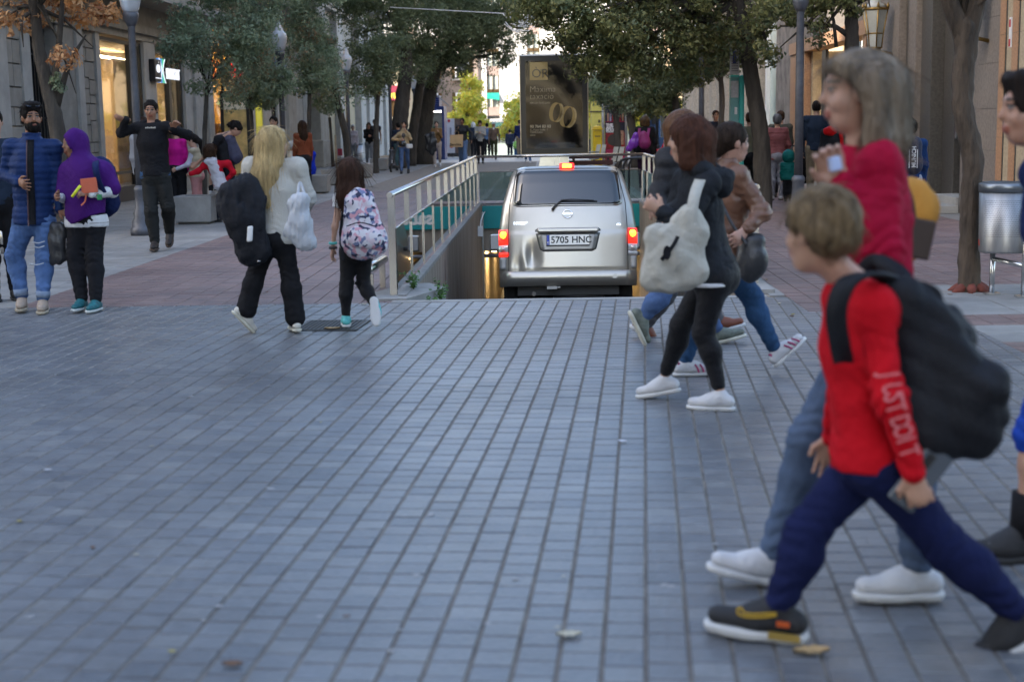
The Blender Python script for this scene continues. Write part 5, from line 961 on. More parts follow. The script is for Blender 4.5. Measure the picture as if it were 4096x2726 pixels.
for s in (-1, 1):
    mr = empty('door_mirror', (0, 0, 0)); mr.parent = van; x = s*.985
    vb('housing', MB().box(x-.085, x+.085, 3.0, 3.12, 1.02, 1.26), paint, mr, bevel=.035); vb('mirror_glass', MB().box(x-.07, x+.07, 2.985, 2.997, 1.04, 1.24), M('mirror_silver', (.10, .10, .115), .15, 0, var=0, spec=.6), mr, bevel=.02); vb('stalk', MB().tube([(s*.82, 3.05, 1.07), (x, 3.06, 1.08)], .03, 8), dkplast, mr)
# ================================================================== PEOPLE: bodies and clothes are smooth volumes turned into one mesh each
f32 = np.float32
def V3(a): return np.array(a, dtype=f32)
class Vol:
    """signed-distance volume: smoothly joined tapered limbs, ellipsoids and boxes; mesh() turns it into one continuous surface"""
    def __init__(s): s.p = []; s.w = None
    def cone(s, a, b, r1, r2, k=.02, fl=None, ff=1., op='u'): s.p.append(('c', V3(a), V3(b), r1, r2, k, None if fl is None else V3(fl), ff, op)); return s
    def ell(s, c, r, ax=None, k=.02, op='u'): s.p.append(('e', V3(c), V3(r), np.eye(3, dtype=f32) if ax is None else np.array(ax, dtype=f32), k, op)); return s
    def box(s, c, h, ax, rd=.01, k=.01, op='u'): s.p.append(('b', V3(c), V3(h), np.array(ax, dtype=f32), rd, k, op)); return s
    def plane(s, p, n, k=.004): s.p.append(('p', V3(p), V3(n), k, 'i')); return s       # keeps what lies behind the plane
    def d(s, P):
        D = None
        for q in s.p:
            if q[0] == 'c':
                _, a, b, r1, r2, k, fl, ff, op = q; pa = P-a; ba = b-a
                if fl is not None:
                    fl = fl/np.linalg.norm(fl); g = (1/ff-1); pa = pa+fl*((pa@fl)*g)[:, None]; ba = ba+fl*(ba@fl)*g
                L = max(float(ba@ba), 1e-9); h = np.clip((pa@ba)/L, 0, 1); e = pa-h[:, None]*ba; dd = np.sqrt((e*e).sum(1))-(r1+(r2-r1)*h)
                if fl is not None: dd = dd*min(1., ff*1.25)
            elif q[0] == 'e':
                _, c, r, ax, k, op = q; l = (P-c)@ax.T; k0 = np.sqrt(((l/r)**2).sum(1))+1e-6; k1 = np.sqrt(((l/(r*r))**2).sum(1))+1e-6; dd = k0*(k0-1)/k1
            elif q[0] == 'b':
                _, c, h, ax, rd, k, op = q; l = np.abs((P-c)@ax.T)-(h-rd); dd = np.sqrt((np.maximum(l, 0)**2).sum(1))+np.minimum(l.max(1), 0)-rd
            else:
                _, c, n, k, op = q; dd = (P-c)@n
            if D is None: D = dd; continue
            if op == 'u': h = np.clip(.5+.5*(D-dd)/k, 0, 1); D = D*(1-h)+dd*h-k*h*(1-h)
            elif op == 's': h = np.clip(.5-.5*(D+dd)/k, 0, 1); D = D*(1-h)-dd*h+k*h*(1-h)
            else: D = np.maximum(D, dd)
        if s.w is not None: D = D+s.w(P)
        return D
    def bounds(s):
        lo, hi = [], []
        for q in s.p:
            if q[-1] != 'u': continue
            if q[0] == 'c': r = max(q[3], q[4])*max(1, q[7]); lo += [np.minimum(q[1], q[2])-r]; hi += [np.maximum(q[1], q[2])+r]
            else: r = np.abs(q[3].T)@q[2]; lo += [q[1]-r]; hi += [q[1]+r]
        return np.min(lo, 0)-.035, np.max(hi, 0)+.035
    def mesh(s, name, mats, h=.01, paint=None):
        lo, hi = s.bounds(); B = 6; n = np.ceil((hi-lo)/h/B).astype(int); cb = np.stack(np.meshgrid(*[np.arange(k) for k in n], indexing='ij'), -1).reshape(-1, 3)
        cc = (lo+(cb*B+(B-1)/2)*h).astype(f32); dc = s.d(cc); keep = np.abs(dc) < B*h*1.15+.012
        F = np.repeat(np.repeat(np.repeat(dc.reshape(n), B, 0), B, 1), B, 2).astype(f32)
        off = np.stack(np.meshgrid(*[np.arange(B)]*3, indexing='ij'), -1).reshape(-1, 3); kb = cb[keep]
        ix = (kb[:, None]*B+off).reshape(-1, 3); F[ix[:, 0], ix[:, 1], ix[:, 2]] = s.d((lo+ix*h).astype(f32))
        ins = F < 0; N = F.shape
        cs = sum(ins[i:N[0]-1+i, j:N[1]-1+j, k:N[2]-1+k].astype(np.int8) for i in (0, 1) for j in (0, 1) for k in (0, 1))
        act = np.argwhere((cs > 0) & (cs < 8)); idx = np.full(tuple(np.array(N)-1), -1, np.int32); idx[act[:, 0], act[:, 1], act[:, 2]] = np.arange(len(act))
        if len(act) == 0: return bpy.data.meshes.new(name)
        cv = {(i, j, k): F[act[:, 0]+i, act[:, 1]+j, act[:, 2]+k] for i in (0, 1) for j in (0, 1) for k in (0, 1)}
        S = np.zeros((len(act), 3), f32); C = np.zeros(len(act), f32)
        for a in range(3):
            for o in ((0, 0), (0, 1), (1, 0), (1, 1)):
                c0 = list(o); c0.insert(a, 0); c1 = list(o); c1.insert(a, 1); u, v = cv[tuple(c0)], cv[tuple(c1)]
                m = (u < 0) != (v < 0); t = np.where(m, u/np.where(m, u-v, 1), 0); p = np.array(c0, f32)[None].repeat(len(act), 0); p[:, a] = t; S += p*m[:, None]; C += m
        Vt = lo+(act+S/C[:, None])*h; Q = []
        for a in range(3):
            sl0 = [slice(None)]*3; sl1 = [slice(None)]*3; sl0[a] = slice(0, N[a]-1); sl1[a] = slice(1, N[a])
            A, Bb = ins[tuple(sl0)], ins[tuple(sl1)]; e = np.argwhere(A != Bb); b_, c_ = [x for x in range(3) if x != a]
            e = e[(e[:, b_] > 0) & (e[:, c_] > 0) & (e[:, b_] < N[b_]-1) & (e[:, c_] < N[c_]-1)]; q = []
            for db, dc_ in ((-1, -1), (0, -1), (0, 0), (-1, 0)): g = e.copy(); g[:, b_] += db; g[:, c_] += dc_; q.append(idx[g[:, 0], g[:, 1], g[:, 2]])
            q = np.stack(q, 1); fl = A[e[:, 0], e[:, 1], e[:, 2]]; fl = ~fl if a == 1 else fl; q[~fl] = q[~fl][:, ::-1]; Q.append(q)
        Q = np.concatenate(Q); Q = Q[(Q >= 0).all(1)]
        me = bpy.data.meshes.new(name); me.vertices.add(len(Vt)); me.vertices.foreach_set('co', Vt.astype(f32).ravel())
        me.loops.add(4*len(Q)); me.loops.foreach_set('vertex_index', Q.astype(np.int32).ravel()); me.polygons.add(len(Q)); me.polygons.foreach_set('loop_start', np.arange(0, 4*len(Q), 4, dtype=np.int32))
        for m in (mats if isinstance(mats, (list, tuple)) else [mats]): me.materials.append(m)
        if paint is not None: me.polygons.foreach_set('material_index', paint(Vt[Q].mean(1)).astype(np.int32))
        me.update(calc_edges=True); me.polygons.foreach_set('use_smooth', np.ones(len(Q), bool)); return me
    def build(s, name, mats, parent, h=.01, paint=None, **k):
        o = link(name, s.mesh(name, mats, h, paint), parent); return tag(o, **k)
def wrinkle(amp, fr=22., seed=0, ax=(1, 1, 1)):
    """irregular folds: warped waves, half of them ridged so that creases stay sharp"""
    rg = np.random.default_rng(seed); n = 6; sc = np.array([.8, 1, 1.3, 1.9, 2.6, 3.4])[:, None]; K = (rg.normal(size=(n, 3))*fr*np.array(ax)*sc).astype(f32); Mx = (rg.normal(size=(n, 3))*fr*.4).astype(f32); ph = rg.uniform(0, 6, n).astype(f32); A = np.array([.8, .9, 1, .6, .45, .3])
    def f(P):
        o = 0
        for i in range(n):
            t = np.sin(P@K[i]+ph[i]+2.2*np.sin(P@Mx[i]+ph[-i-1])); o = o+(A[i]*(1-2*np.abs(t)) if i % 2 else A[i]*t)
        return (o*(amp/2.4)).astype(f32)
    return f
def folds(js, amp, base=None):
    """creases that bunch round the joints of a garment: (centre, axis, reach)"""
    js = [(V3(c), V3(nrm(a)), V3(nrm(np.cross(a, (.3, .8, .5)))), r) for c, a, r in js]
    def f(P):
        o = base(P) if base is not None else 0
        for i, (c, a, b, r) in enumerate(js):
            q = P-c; m = np.exp(-(q*q).sum(1)/(r*r)); t = q@a; u = q@b; o = o+amp*m*(.7-1.4*np.abs(np.sin(t*62+1.7*np.sin(u*38+i*2)+.8*np.sin(t*21+u*17+i))))
        return o.astype(f32)
    return f
def puff(amp, step, z0, seed=0):
    w = wrinkle(.003, 30, seed)
    return lambda P: (-amp*np.abs(np.sin((P[:, 2]-z0)*math.pi/step))+amp*.55).astype(f32)+w(P)
SK = {}
def skin(col):
    k = tuple(col)
    if k not in SK:
        n = f'skin_{len(SK)}'; m = M(n, col, .48, var=.08, vs=30, bump=.08, bs=200); b = m.node_tree.nodes['Principled BSDF']; b.inputs['Subsurface Weight'].default_value = .08; b.inputs['Subsurface Radius'].default_value = (.02, .008, .005)
        SK[k] = (m, M(n+'_lips', (col[0]*.75, col[1]*.45, col[2]*.45), .45, var=.05), M('eye_white', (.24, .22, .21), .25, var=0), M('eye_iris', (.03, .02, .015), .2, var=0))
    return SK[k]
FAIR, MED, TAN, BROWN = (.46, .27, .19), (.40, .22, .145), (.29, .145, .085), (.20, .095, .055)
def fab(name, col, rough=.85, var=.14, vs=9, bump=.55, bs=30, sheen=0, spec=.12, **k): return M(name, col, rough, var=var, vs=vs, bump=bump, bs=bs, spec=spec, sheen=sheen, bd=.014, **k)
def hairm(name, col, col2=None): return M(name, col, .62 if sum(col) < .1 else .45, var=.55, vs=38, stretch=(1, 1, .07), bump=.9, bs=110, spec=.1 if sum(col) < .1 else .2)
def nrm(v): v = np.array(v, float); return v/max(1e-9, np.linalg.norm(v))
def strands(o, mat, parent, u, n=350, ln=.08, th=.0012, lift=.012, seed=1):
    """loose single hairs lying on and lifting off a hair volume"""
    rg = np.random.default_rng(seed); me = o.data; N = len(me.vertices); co = np.empty(N*3, f32); no = np.empty(N*3, f32); me.vertices.foreach_get('co', co); me.vertices.foreach_get('normal', no); co = co.reshape(-1, 3); no = no.reshape(-1, 3); b = MB(); lo = np.array(PW(o).translation)
    for i in rg.integers(0, N, n):
        nn = no[i]; fl = -np.array(u)+rg.normal(size=3)*.12; fl = fl-nn*(fl@nn); fl = nrm(fl+nn*.02); L = ln*rg.uniform(.4, 1.3); p = co[i]-nn*.003; k = lift*rg.random()**2; w = rg.normal(size=3)*.006
        b.tube([p+lo, p+lo+fl*L*.4+nn*(.004+k*.3)+w*.4, p+lo+fl*L*.75+nn*(.002+k*.8)+w, p+lo+fl*L+nn*k*1.4+w*1.5], [th, th, th*.8, th*.3], 3)
    s = b.build('loose_hair', mat, o); s['kind'] = 'stuff'; return s
class Man:
    """a posed figure; joints can be given as photo positions (px, py, dy metres behind the figure's plane)"""
    def __init__(s, label, px, py, H, yaw=0, Y=None, z0=None, legL=(0, 4), legR=(0, 4), armL=(4, 8, 12), armR=(4, 8, 12), lean=0, hy=0, hp=0, hr=0, J={}, hs=None, fem=False, sk=FAIR, h=.012, fat=1., group=None, footp=(None, None), name='person', seat=None, sh=None):
        s.H = H; k = s.k = H/1.7; s.fat = fat; s.fem = fem; s.sk = sk; s.h = h; s.hs = hs or (.97 if H > 1.5 else .90+.04*(H-1)); s.seat = seat
        root = gnd(px, py, z0 or 0) if Y is None else Vector((atY(px, py, Y).x, Y, z0 or 0)); s.Y = root.y; a = R(yaw); s.yaw = yaw
        s.f = np.array([math.sin(a), -math.cos(a), 0]); s.l = np.array([math.cos(a), math.sin(a), 0]); s.u = np.array([0, 0, 1.])
        s.e = empty(name, root, label=label, cat='person', group=group); j = s.j = {}
        lr = R(lean); s.tu = s.u*math.cos(lr)+s.f*math.sin(lr); s.tf = s.f*math.cos(lr)-s.u*math.sin(lr)
        th, shn = .245*H, .245*H
        def leg(side, A):
            hip = s.l*side*.052*H; t = R(A[0]); kn = hip-s.u*th*math.cos(t)+s.f*th*math.sin(t); q = t-R(A[1]); an = kn-s.u*shn*math.cos(q)+s.f*shn*math.sin(q); return hip, kn, an
        L, Rr = leg(1, legL), leg(-1, legR); low = min(L[2][2], Rr[2][2]); base = np.array([root.x, root.y, root.z+.058*H])-np.array([0, 0, low])
        if seat: base = np.array([root.x, root.y, seat+.05*H])
        j['pelvis'] = base; j['hipL'], j['knL'], j['anL'] = [base+v for v in L]; j['hipR'], j['knR'], j['anR'] = [base+v for v in Rr]
        sw = (sh or (.088 if fem else .102))*H
        j['chest'] = base+s.tu*.21*H; j['neck'] = base+s.tu*.315*H; j['shL'] = base+s.tu*.285*H+s.l*sw; j['shR'] = base+s.tu*.285*H-s.l*sw
        for sd, A, n in ((1, armL, 'L'), (-1, armR, 'R')):
            fa, ab, ef = R(A[0]), R(A[1]), R(A[2]); d = -s.u*math.cos(fa)*math.cos(ab)+s.f*math.sin(fa)*math.cos(ab)+s.l*sd*math.sin(ab); j['el'+n] = j['sh'+n]+d*.172*H
            fa2 = fa+ef; inw = R(A[3]) if len(A) > 3 else 0; d2 = -s.u*math.cos(fa2)+s.f*math.sin(fa2); d2 = nrm(d2*math.cos(inw)-s.l*sd*math.sin(inw)); j['wr'+n] = j['el'+n]+d2*.15*H
        def pt(v): return np.array(atY(v[0], v[1], s.Y+(v[2] if len(v) > 2 else 0)))
        for kk in ('pelvis', 'chest', 'neck'):
            if kk in J: j[kk] = pt(J[kk])
        if 'pelvis' in J:
            for n, sd in (('L', 1), ('R', -1)): j['hip'+n] = j['pelvis']+s.l*sd*.052*H
        if 'neck' in J or 'pelvis' in J:
            s.tu = nrm(j['neck']-j['pelvis']); s.tf = nrm(s.f-s.tu*(s.f@s.tu)); s.tl = nrm(np.cross(s.tu, s.tf))
            if 'chest' not in J: j['chest'] = j['pelvis']+(j['neck']-j['pelvis'])*.66
            for n, sd in (('L', 1), ('R', -1)): old = j['sh'+n].copy(); j['sh'+n] = j['neck']-s.tu*.032*H+s.l*sd*sw; j['el'+n] = j['el'+n]+j['sh'+n]-old; j['wr'+n] = j['wr'+n]+j['sh'+n]-old
        for kk, v in J.items():
            if kk not in ('pelvis', 'chest', 'neck', 'head'): j[kk] = pt(v)
        s.hang = R(hy); hf = s.f*math.cos(s.hang)+s.l*math.sin(s.hang); p = R(hp); s.hu = nrm(s.u*math.cos(p)+hf*-math.sin(-p)); s.hf = nrm(hf*math.cos(p)-s.u*math.sin(p)); s.hl = np.cross(s.hu, s.hf)
        if hr: c, q = math.cos(R(hr)), math.sin(R(hr)); s.hu, s.hl = s.hu*c+s.hl*q, s.hl*c-s.hu*q
        s.hc = pt(J['head']) if 'head' in J else j['neck']+s.tu*.03*H+s.hu*.105*s.hs+s.hf*.02*s.hs
        s.fd = {}
        for n, A, fp in (('L', legL, footp[0]), ('R', legR, footp[1])):
            shk = nrm(j['an'+n]-j['kn'+n]); j['an'+n][2] = max(j['an'+n][2], root.z+.098*max(k, .86)); hgt = j['an'+n][2]-(root.z+.058*H)
            if fp is None: bk = math.degrees(math.atan2(-(shk@s.f), -(shk[2]))); fp = -max(0, bk*.75) if hgt > .03*H else (0 if bk > -12 else min(18, -bk*.5))
            q = R(fp); s.fd[n] = (nrm(s.f*math.cos(q)+s.u*math.sin(q)), nrm(s.u*math.cos(q)-s.f*math.sin(q)))
        tsk = skin(sk); s.skm = tsk
    def hp(s, f, l, u): return s.hc+(s.hf*f+s.hl*l+s.hu*u)*s.hs
    # ---- volumes
    def torso(s, v, t, k=.035):
        j, q, fa = s.j, s.k, s.fat; w = (1.0 if s.fem else 1.06)*fa; hipw = (1.06 if s.fem else .97)*fa
        mid = j['pelvis']*.5+j['chest']*.5; sp = j['pelvis']+s.tu*.02*q
        v.cone(j['pelvis']-s.tu*.02*q-s.l*.035*q, j['pelvis']-s.tu*.02*q+s.l*.035*q, .118*q*hipw+t, .118*q*hipw+t, k, s.f, .92)
        v.cone(j['pelvis']+s.tu*.03*q, mid, .142*q*hipw+t, (.126 if s.fem else .138)*q*fa+t, k, s.tf, .74)
        v.cone(mid, j['chest'], (.126 if s.fem else .138)*q*fa+t, .146*q*w+t, k, s.tf, .74)
        v.cone(j['chest'], j['chest']*.45+(j['shL']+j['shR'])*.275, .146*q*w+t, .115*q*w+t, k, s.tf, .78)
        v.cone(j['shL'], j['shR'], .050*q*w+t, .050*q*w+t, k)
        if s.fem and s.H > 1.45:
            for sd in (1, -1): v.ell(j['chest']-s.tu*.005*q+s.tf*.088*q+s.l*sd*.062*q, np.array([.062, .05, .058])*q*fa+t, None, k)
        v.cone(j['neck']-s.tu*.03*q, j['neck'], .062*q+t, .05*q+t, k); return v
    def arm(s, v, n, t, r=(.044, .035, .031, .024), k=.025, to=1.):
        j, q = s.j, s.k; r = [x*q*s.fat**.5+t for x in r]; w = j['el'+n]+(j['wr'+n]-j['el'+n])*to
        v.cone(j['sh'+n], j['el'+n], r[0], r[1], k)
        if to > 0: v.cone(j['el'+n], w, r[2]+.004, r[2]+(r[3]-r[2])*to, k)
        return v
    def legs(s, v, t, n, k=.035, to=1., flare=0):
        j, q = s.j, s.k; r = [x*q*s.fat**.7+t for x in ((.082, .053, .048, .034) if s.fem else (.080, .053, .050, .036))]
        v.cone(j['hip'+n]-s.u*.01, j['kn'+n], r[0], r[1], k)
        if to > 0:
            e = j['kn'+n]+(j['an'+n]-j['kn'+n])*to; c = j['kn'+n]+(j['an'+n]-j['kn'+n])*.3-nrm(s.f)*.012*q
            v.cone(j['kn'+n], c, r[1], r[2]+.006+flare*.3, k); v.cone(c, e, r[2]+.004+flare*.3, r[2]+(r[3]-r[2])*to+flare, k)
        return v
    def hand(s, v, n, curl=.5, pn=None, spread=.12, hd=None):
        j, q = s.j, s.k*(1 if s.H > 1.5 else 1.05); d = nrm(hd if hd is not None else j['wr'+n]-j['el'+n]); sd = 1 if n == 'L' else -1
        p = -s.l*sd if pn is None else np.array(pn, float); p = nrm(p-d*(p@d)); t = np.cross(p, d)*sd     # thumb side
        w = j['wr'+n]; kn = w+d*.085*q; v.cone(j['wr'+n]-d*.03*q, kn, .027*q, .036*q, .012, p, .48)
        for i, ln in enumerate((.066, .076, .072, .056)):
            o = (1.5-i)*.0225*q; b = kn+t*o*.95; a1 = curl*1.15; fdir = nrm(d+t*(1.5-i)*spread); e1 = b+(fdir*math.cos(a1*.5)+p*math.sin(a1*.5))*ln*.52*q; e2 = e1+(fdir*math.cos(a1*1.5)+p*math.sin(a1*1.5))*ln*.5*q
            v.cone(b-d*.012*q, e1, .0096*q, .0086*q, .003); v.cone(e1, e2, .0086*q, .0068*q, .003)
        b = w+d*.028*q+t*.024*q; e1 = b+nrm(d*.75+t*.75+p*.25)*.042*q; e2 = e1+nrm(d+t*.25+p*(.2+curl*.5))*.032*q
        v.cone(b, e1, .0135*q, .0115*q, .008); v.cone(e1, e2, .0115*q, .0085*q, .005); s.kn = getattr(s, 'kn', {}); s.kn[n] = (w, d, p, t, kn); return v
    def head(s, v):
        X = s.hs; h = s.hp; ax = np.array([s.hf, s.hl, s.hu]); j = s.j
        v.cone(j['neck']-s.tu*.02, h(-.012, 0, -.06), .052*X*(.9 if s.fem or s.H < 1.5 else 1.06), .05*X*(.9 if s.fem or s.H < 1.5 else 1.06), .03)
        v.ell(h(-.014, 0, .028), np.array([.096, .076, .086])*X, ax, .03); v.ell(h(.022, 0, -.04), np.array([.064, .058, .07])*X, ax, .03)
        v.cone(h(.04, .018, -.088), h(.04, -.018, -.088), .026*X, .026*X, .025)
        if s.h < .013:
            v.cone(h(.074, .03, .03), h(.074, -.03, .03), .013*X, .013*X, .02)
            for sd in (1, -1):
                v.ell(h(.092, .031*sd, .010), np.array([.016, .017, .012])*X, ax, .012, 's'); v.ell(h(.052, .038*sd, -.028), np.array([.028, .022, .024])*X, ax, .02)
                v.ell(h(.074, .031*sd, .010), np.array([.0125, .014, .0125])*X, ax, .003)
            v.cone(h(.084, .018, -.056), h(.084, -.018, -.056), .0075*X, .0075*X, .006); v.cone(h(.081, .015, -.068), h(.081, -.015, -.068), .009*X, .009*X, .006)
        v.cone(h(.080, 0, .018), h(.098, 0, -.020), .008*X, .0115*X, .014)
        for sd in (1, -1): v.ell(h(-.004, .077*sd, -.006), np.array([.019, .009, .031])*X, ax, .008)
        return v
    def paint(s, brow):
        X = s.hs; ax = np.array([s.hf, s.hl, s.hu])
        def f(C):
            q = (C-s.hc)@ax.T/X; m = np.zeros(len(C), int); F, L, U = q[:, 0], np.abs(q[:, 1]), q[:, 2]
            m[(F > .062) & (L < .027) & (U < -.049) & (U > -.079)] = 1
            e = np.sqrt((L-.031)**2+(U-.010)**2); m[(F > .055) & (e < .0135) & (np.abs(U-.009) < .0062)] = 2; m[(F > .06) & (e < .0056) & (np.abs(U-.009) < .0062)] = 3; m[(F > .055) & (np.abs(U-.0175) < .0032) & (np.abs(L-.032) < .0165)] = 4
            m[(F > .045) & (np.abs(U-.034-.1*(.03-np.abs(L-.03))) < .0055) & (np.abs(L-.032) < .021)] = 4; return m
        return f
    def body(s, brow=(.03, .02, .015), legs=0., arms=True, hands=(.5, .5), pn=(None, None), hd=(None, None), spread=.12, h=None):
        """the whole body as one continuous skin"""
        v = Vol(); s.head(v); s.torso(v, -.014); v.w = None
        for n in 'LR':
            s.arm(v, n, -.004); s.legs(v, -.006, n); k = 'LR'.index(n); j = s.j
            if hands[k] is not None: s.hand(v, n, hands[k], pn[k], spread, hd[k])
            d, up = s.fd[n]; v.cone(j['an'+n]-up*.045*s.k-d*.02*s.k, j['an'+n]-up*.058*s.k+d*.10*s.k, .022*s.k, .014*s.k, .02)
        o = v.build('body', list(s.skm)+[M('brow_%d_%d_%d' % tuple(int(c*99) for c in brow), brow, .7, var=.2)], s.e, h or s.h, s.paint(brow)); return o
    def top(s, mat, name='sweater', t=.012, hem=.06, sleeve=1., arms='LR', wr=.006, w=None, collar=0, h=None, k=.04, mats=None, paint=None, fit=None, hemup=None, slt=None):
        t *= .72; slt = slt*.72 if slt else None; k = min(k, .035); j, q = s.j, s.k; v = Vol(); s.torso(v, t)
        if hem > .02: v.cone(j['pelvis'], j['pelvis']-s.tu*hem*q, .135*q*s.fat+t, .138*q*s.fat+t, k, s.f, .82)
        if collar: v.cone(j['neck']-s.tu*.02*q, j['neck']+s.tu*collar*q, .066*q+t*.6, .062*q+t*.6, .02)
        v.plane(j['neck']+s.tu*(collar+.012)*q, s.tu); v.plane(j['pelvis']-s.tu*hem*q, -s.tu)
        for n in arms: s.arm(v, n, (slt if slt is not None else t)*.95, k=k, to=max(0, min(1, (sleeve-.5)*2)))
        v.w = w if w is not None else (folds([(j['el'+n], j['el'+n]-j['sh'+n], .10*q) for n in arms]+[(j['wr'+n]-nrm(j['wr'+n]-j['el'+n])*.03, j['wr'+n]-j['el'+n], .06*q) for n in arms if sleeve > .9]+[(j['sh'+n]-s.tu*.07*q, nrm(j['el'+n]-j['sh'+n])+s.l, .08*q) for n in arms]+[(j['pelvis']+s.tu*.02*q-s.f*.08, s.tu, .13*q), (j['pelvis']+s.tu*.07*q+s.f*.08, s.tu+s.l*.3, .12*q)], wr*.95, wrinkle(wr*.5, 17, int(s.Y*97), (1.3, 1.3, .5))) if wr else None)
        if sleeve < .5:
            for n in arms:
                d = nrm(j['el'+n]-j['sh'+n]); c = j['sh'+n]+(j['el'+n]-j['sh'+n])*sleeve*2; v.cone(c+d*.004, c+d*.3, .085*q, .085*q, .004, op='s')
        o = v.build(name, mats or mat, s.e, h or s.h, paint)
        if s.h < .0115 and w is None and wr:
            for n in (arms if sleeve > .9 else ''):
                d = nrm(j['wr'+n]-j['el'+n]); c = j['wr'+n]; MB().tube([c-d*.045*q, c-d*.02*q, c+d*.012*q], [r_*q+(slt or t)*.4 for r_ in (.030, .0305, .0285)], 18).build('cuff', mat, o)
        return o
    def bottom(s, mat, name='trousers', t=.010, to=.97, wr=.005, flare=0, rise=.05, h=None, paint=None, w=None):
        j, q = s.j, s.k; v = Vol(); hipw = (1.06 if s.fem else .97)*s.fat
        v.cone(j['pelvis']-s.tu*.02*q-s.l*.035*q, j['pelvis']-s.tu*.02*q+s.l*.035*q, .118*q*hipw+t, .118*q*hipw+t, .05, s.f, .95); v.cone(j['pelvis'], j['pelvis']+s.tu*rise*1.2*q, .126*q*hipw+t*.6, .118*q*hipw+t*.6, .04, s.f, .76)
        if s.fem: v.ell(j['pelvis']-s.f*.055*q-s.u*.03*q, np.array([.11, .10, .10])*q*s.fat+t, np.array([s.l, s.f, s.u]), .05)
        for n in 'LR':
            s.legs(v, t, n, to=to, flare=flare)
        v.plane(j['pelvis']+s.tu*(rise+.02)*q, s.tu); v.w = w or (folds([(j['kn'+n]+(j['hip'+n]-j['kn'+n])*.08, j['kn'+n]-j['hip'+n], .12*q) for n in 'LR']+[(j['an'+n]+(j['kn'+n]-j['an'+n])*.2, j['kn'+n]-j['an'+n], .10*q) for n in 'LR']+[(j['hip'+n]-s.u*.02+s.f*.05, s.u+s.l*.6, .11*q) for n in 'LR'], wr*1.1, wrinkle(wr*.45, 20, int(s.Y*131)+5)) if wr else None)
        return v.build(name, mat, s.e, h or s.h, paint)
    def shoes(s, mat, sole=None, name='shoe', L=.155, high=0., h=None, chunky=1., mats=None, paint=None, fs=1.):
        q = fs*s.k*(1 if s.H > 1.5 else 1.06); out = []
        for n in 'LR':
            a = s.j['an'+n]; d, up = s.fd[n]; c = a-up*.048*q; he, to = c-d*.045*q, c+d*L*q; v = Vol(); ll = np.cross(up, d)
            v.cone(he, c+d*.06*q, .037*q, .040*q, .02, up, .95); v.cone(c+d*.05*q-up*.008*q, to-up*.008*q, .043*q, .033*q, .025, up, .78)
            v.cone(a-up*.02*q+up*high*q, c+d*.075*q, .040*q, .032*q, .025); v.plane(c-up*.027*q, -up); v.plane(a+up*(.014+high)*q, up)
            o = v.build(name, mats or mat, s.e, h or min(s.h, .009), paint(n, c, d, up) if paint else None)
            sv = Vol(); sv.cone(he-up*.033*q, to-up*.033*q+d*.006*q, .041*q, .037*q, .02, up, .9); sv.cone(c+d*.07*q-up*.033*q, c+d*.12*q-up*.033*q, .048*q, .047*q, .02, up, .9); sv.plane(c-up*.026*q, up); sv.plane(c-up*(.026+.024*chunky)*q, -up)
            sv.build('sole', sole or mat, o, h or min(s.h, .009)); out.append(o)
            if s.h < .0105:
                lc = MB()
                for i in range(4):
                    f0 = .045+.022*i; t_ = c+d*f0*q+up*(.036-.0075*i)*q
                    lc.tube([t_+ll*.024*q*(1-2*(i % 2)*0), t_+up*.006*q, t_-ll*.024*q+d*.008*q], .0032*q, 5)
                lc.build('laces', M('lace_white', (.55, .55, .55), .8), o)
        return out
    def hair(s, mat, kind='short', ln=.2, h=None, w=.004, front=None, vol=1., name='hair', side=None):
        X = s.hs; hp = s.hp; ax = np.array([s.hf, s.hl, s.hu]); v = Vol(); g = (.009 if kind in ('short', 'quiff') else .013)*vol
        if kind == 'long':                     # curtain that falls down the back
            v.ell(hp(-.022, 0, .03), np.array([.092+g, .076+g, .088+g])*X, ax, .02); b = hp(-.085, 0, -.02); 
            dn = nrm(-s.u*1.0-s.tf*.10); v.cone(b, b+dn*ln*.5, .075*X, .085*X, .05, s.tf, .55); v.cone(b+dn*ln*.5, b+dn*ln, .085*X, .045*X, .05, s.tf, .5)
            for sd in (1, -1): v.cone(hp(-.01, .075*sd, .02), hp(-.03, .08*sd, -.13), .028*X, .03*X, .03)
        elif kind == 'bob':
            v.ell(hp(-.016, 0, .03), np.array([.100+g, .080+g, .090+g])*X, ax, .02)
            for sd in (1, -1): v.cone(hp(.012, .076*sd, .03), hp(-.002, .094*sd, -ln*.9), .03*X, .026*X*vol, .04); v.cone(hp(-.05, .07*sd, .0), hp(-.06, .08*sd, -ln), .045*X, .035*X*vol, .04)
            v.cone(hp(-.075, 0, .0), hp(-.085, 0, -ln), .07*X, .05*X*vol, .05)
        elif kind in ('tied', 'bun', 'pony'):
            v.ell(hp(-.016, 0, .032), np.array([.098+g*.6, .077+g*.6, .086+g*.6])*X, ax, .02); v.cone(hp(-.07, 0, .0), hp(-.09, 0, -.04), .06*X, .04*X, .03)
            if kind == 'bun': v.ell(hp(-.07, 0, .085), np.array([.04, .04, .04])*X, ax, .02)
            if kind == 'pony': b = hp(-.105, 0, .02); v.cone(b, b-s.hf*.05*X-s.u*.06, .028, .035, .03); v.cone(b-s.hf*.05*X-s.u*.06, b-s.hf*.06*X-s.u*ln, .035, .012, .03)
            if kind == 'tied': b = hp(-.105, 0, -.03); v.cone(b, b-s.hf*.02-s.u*ln, .03, .02, .02)
        else:
            v.ell(hp(-.016, 0, .034), np.array([.098+g, .077+g*.7, .086+g])*X, ax, .02); v.cone(hp(-.06, .03, -.02), hp(-.06, -.03, -.02), .045*X, .045*X, .03)
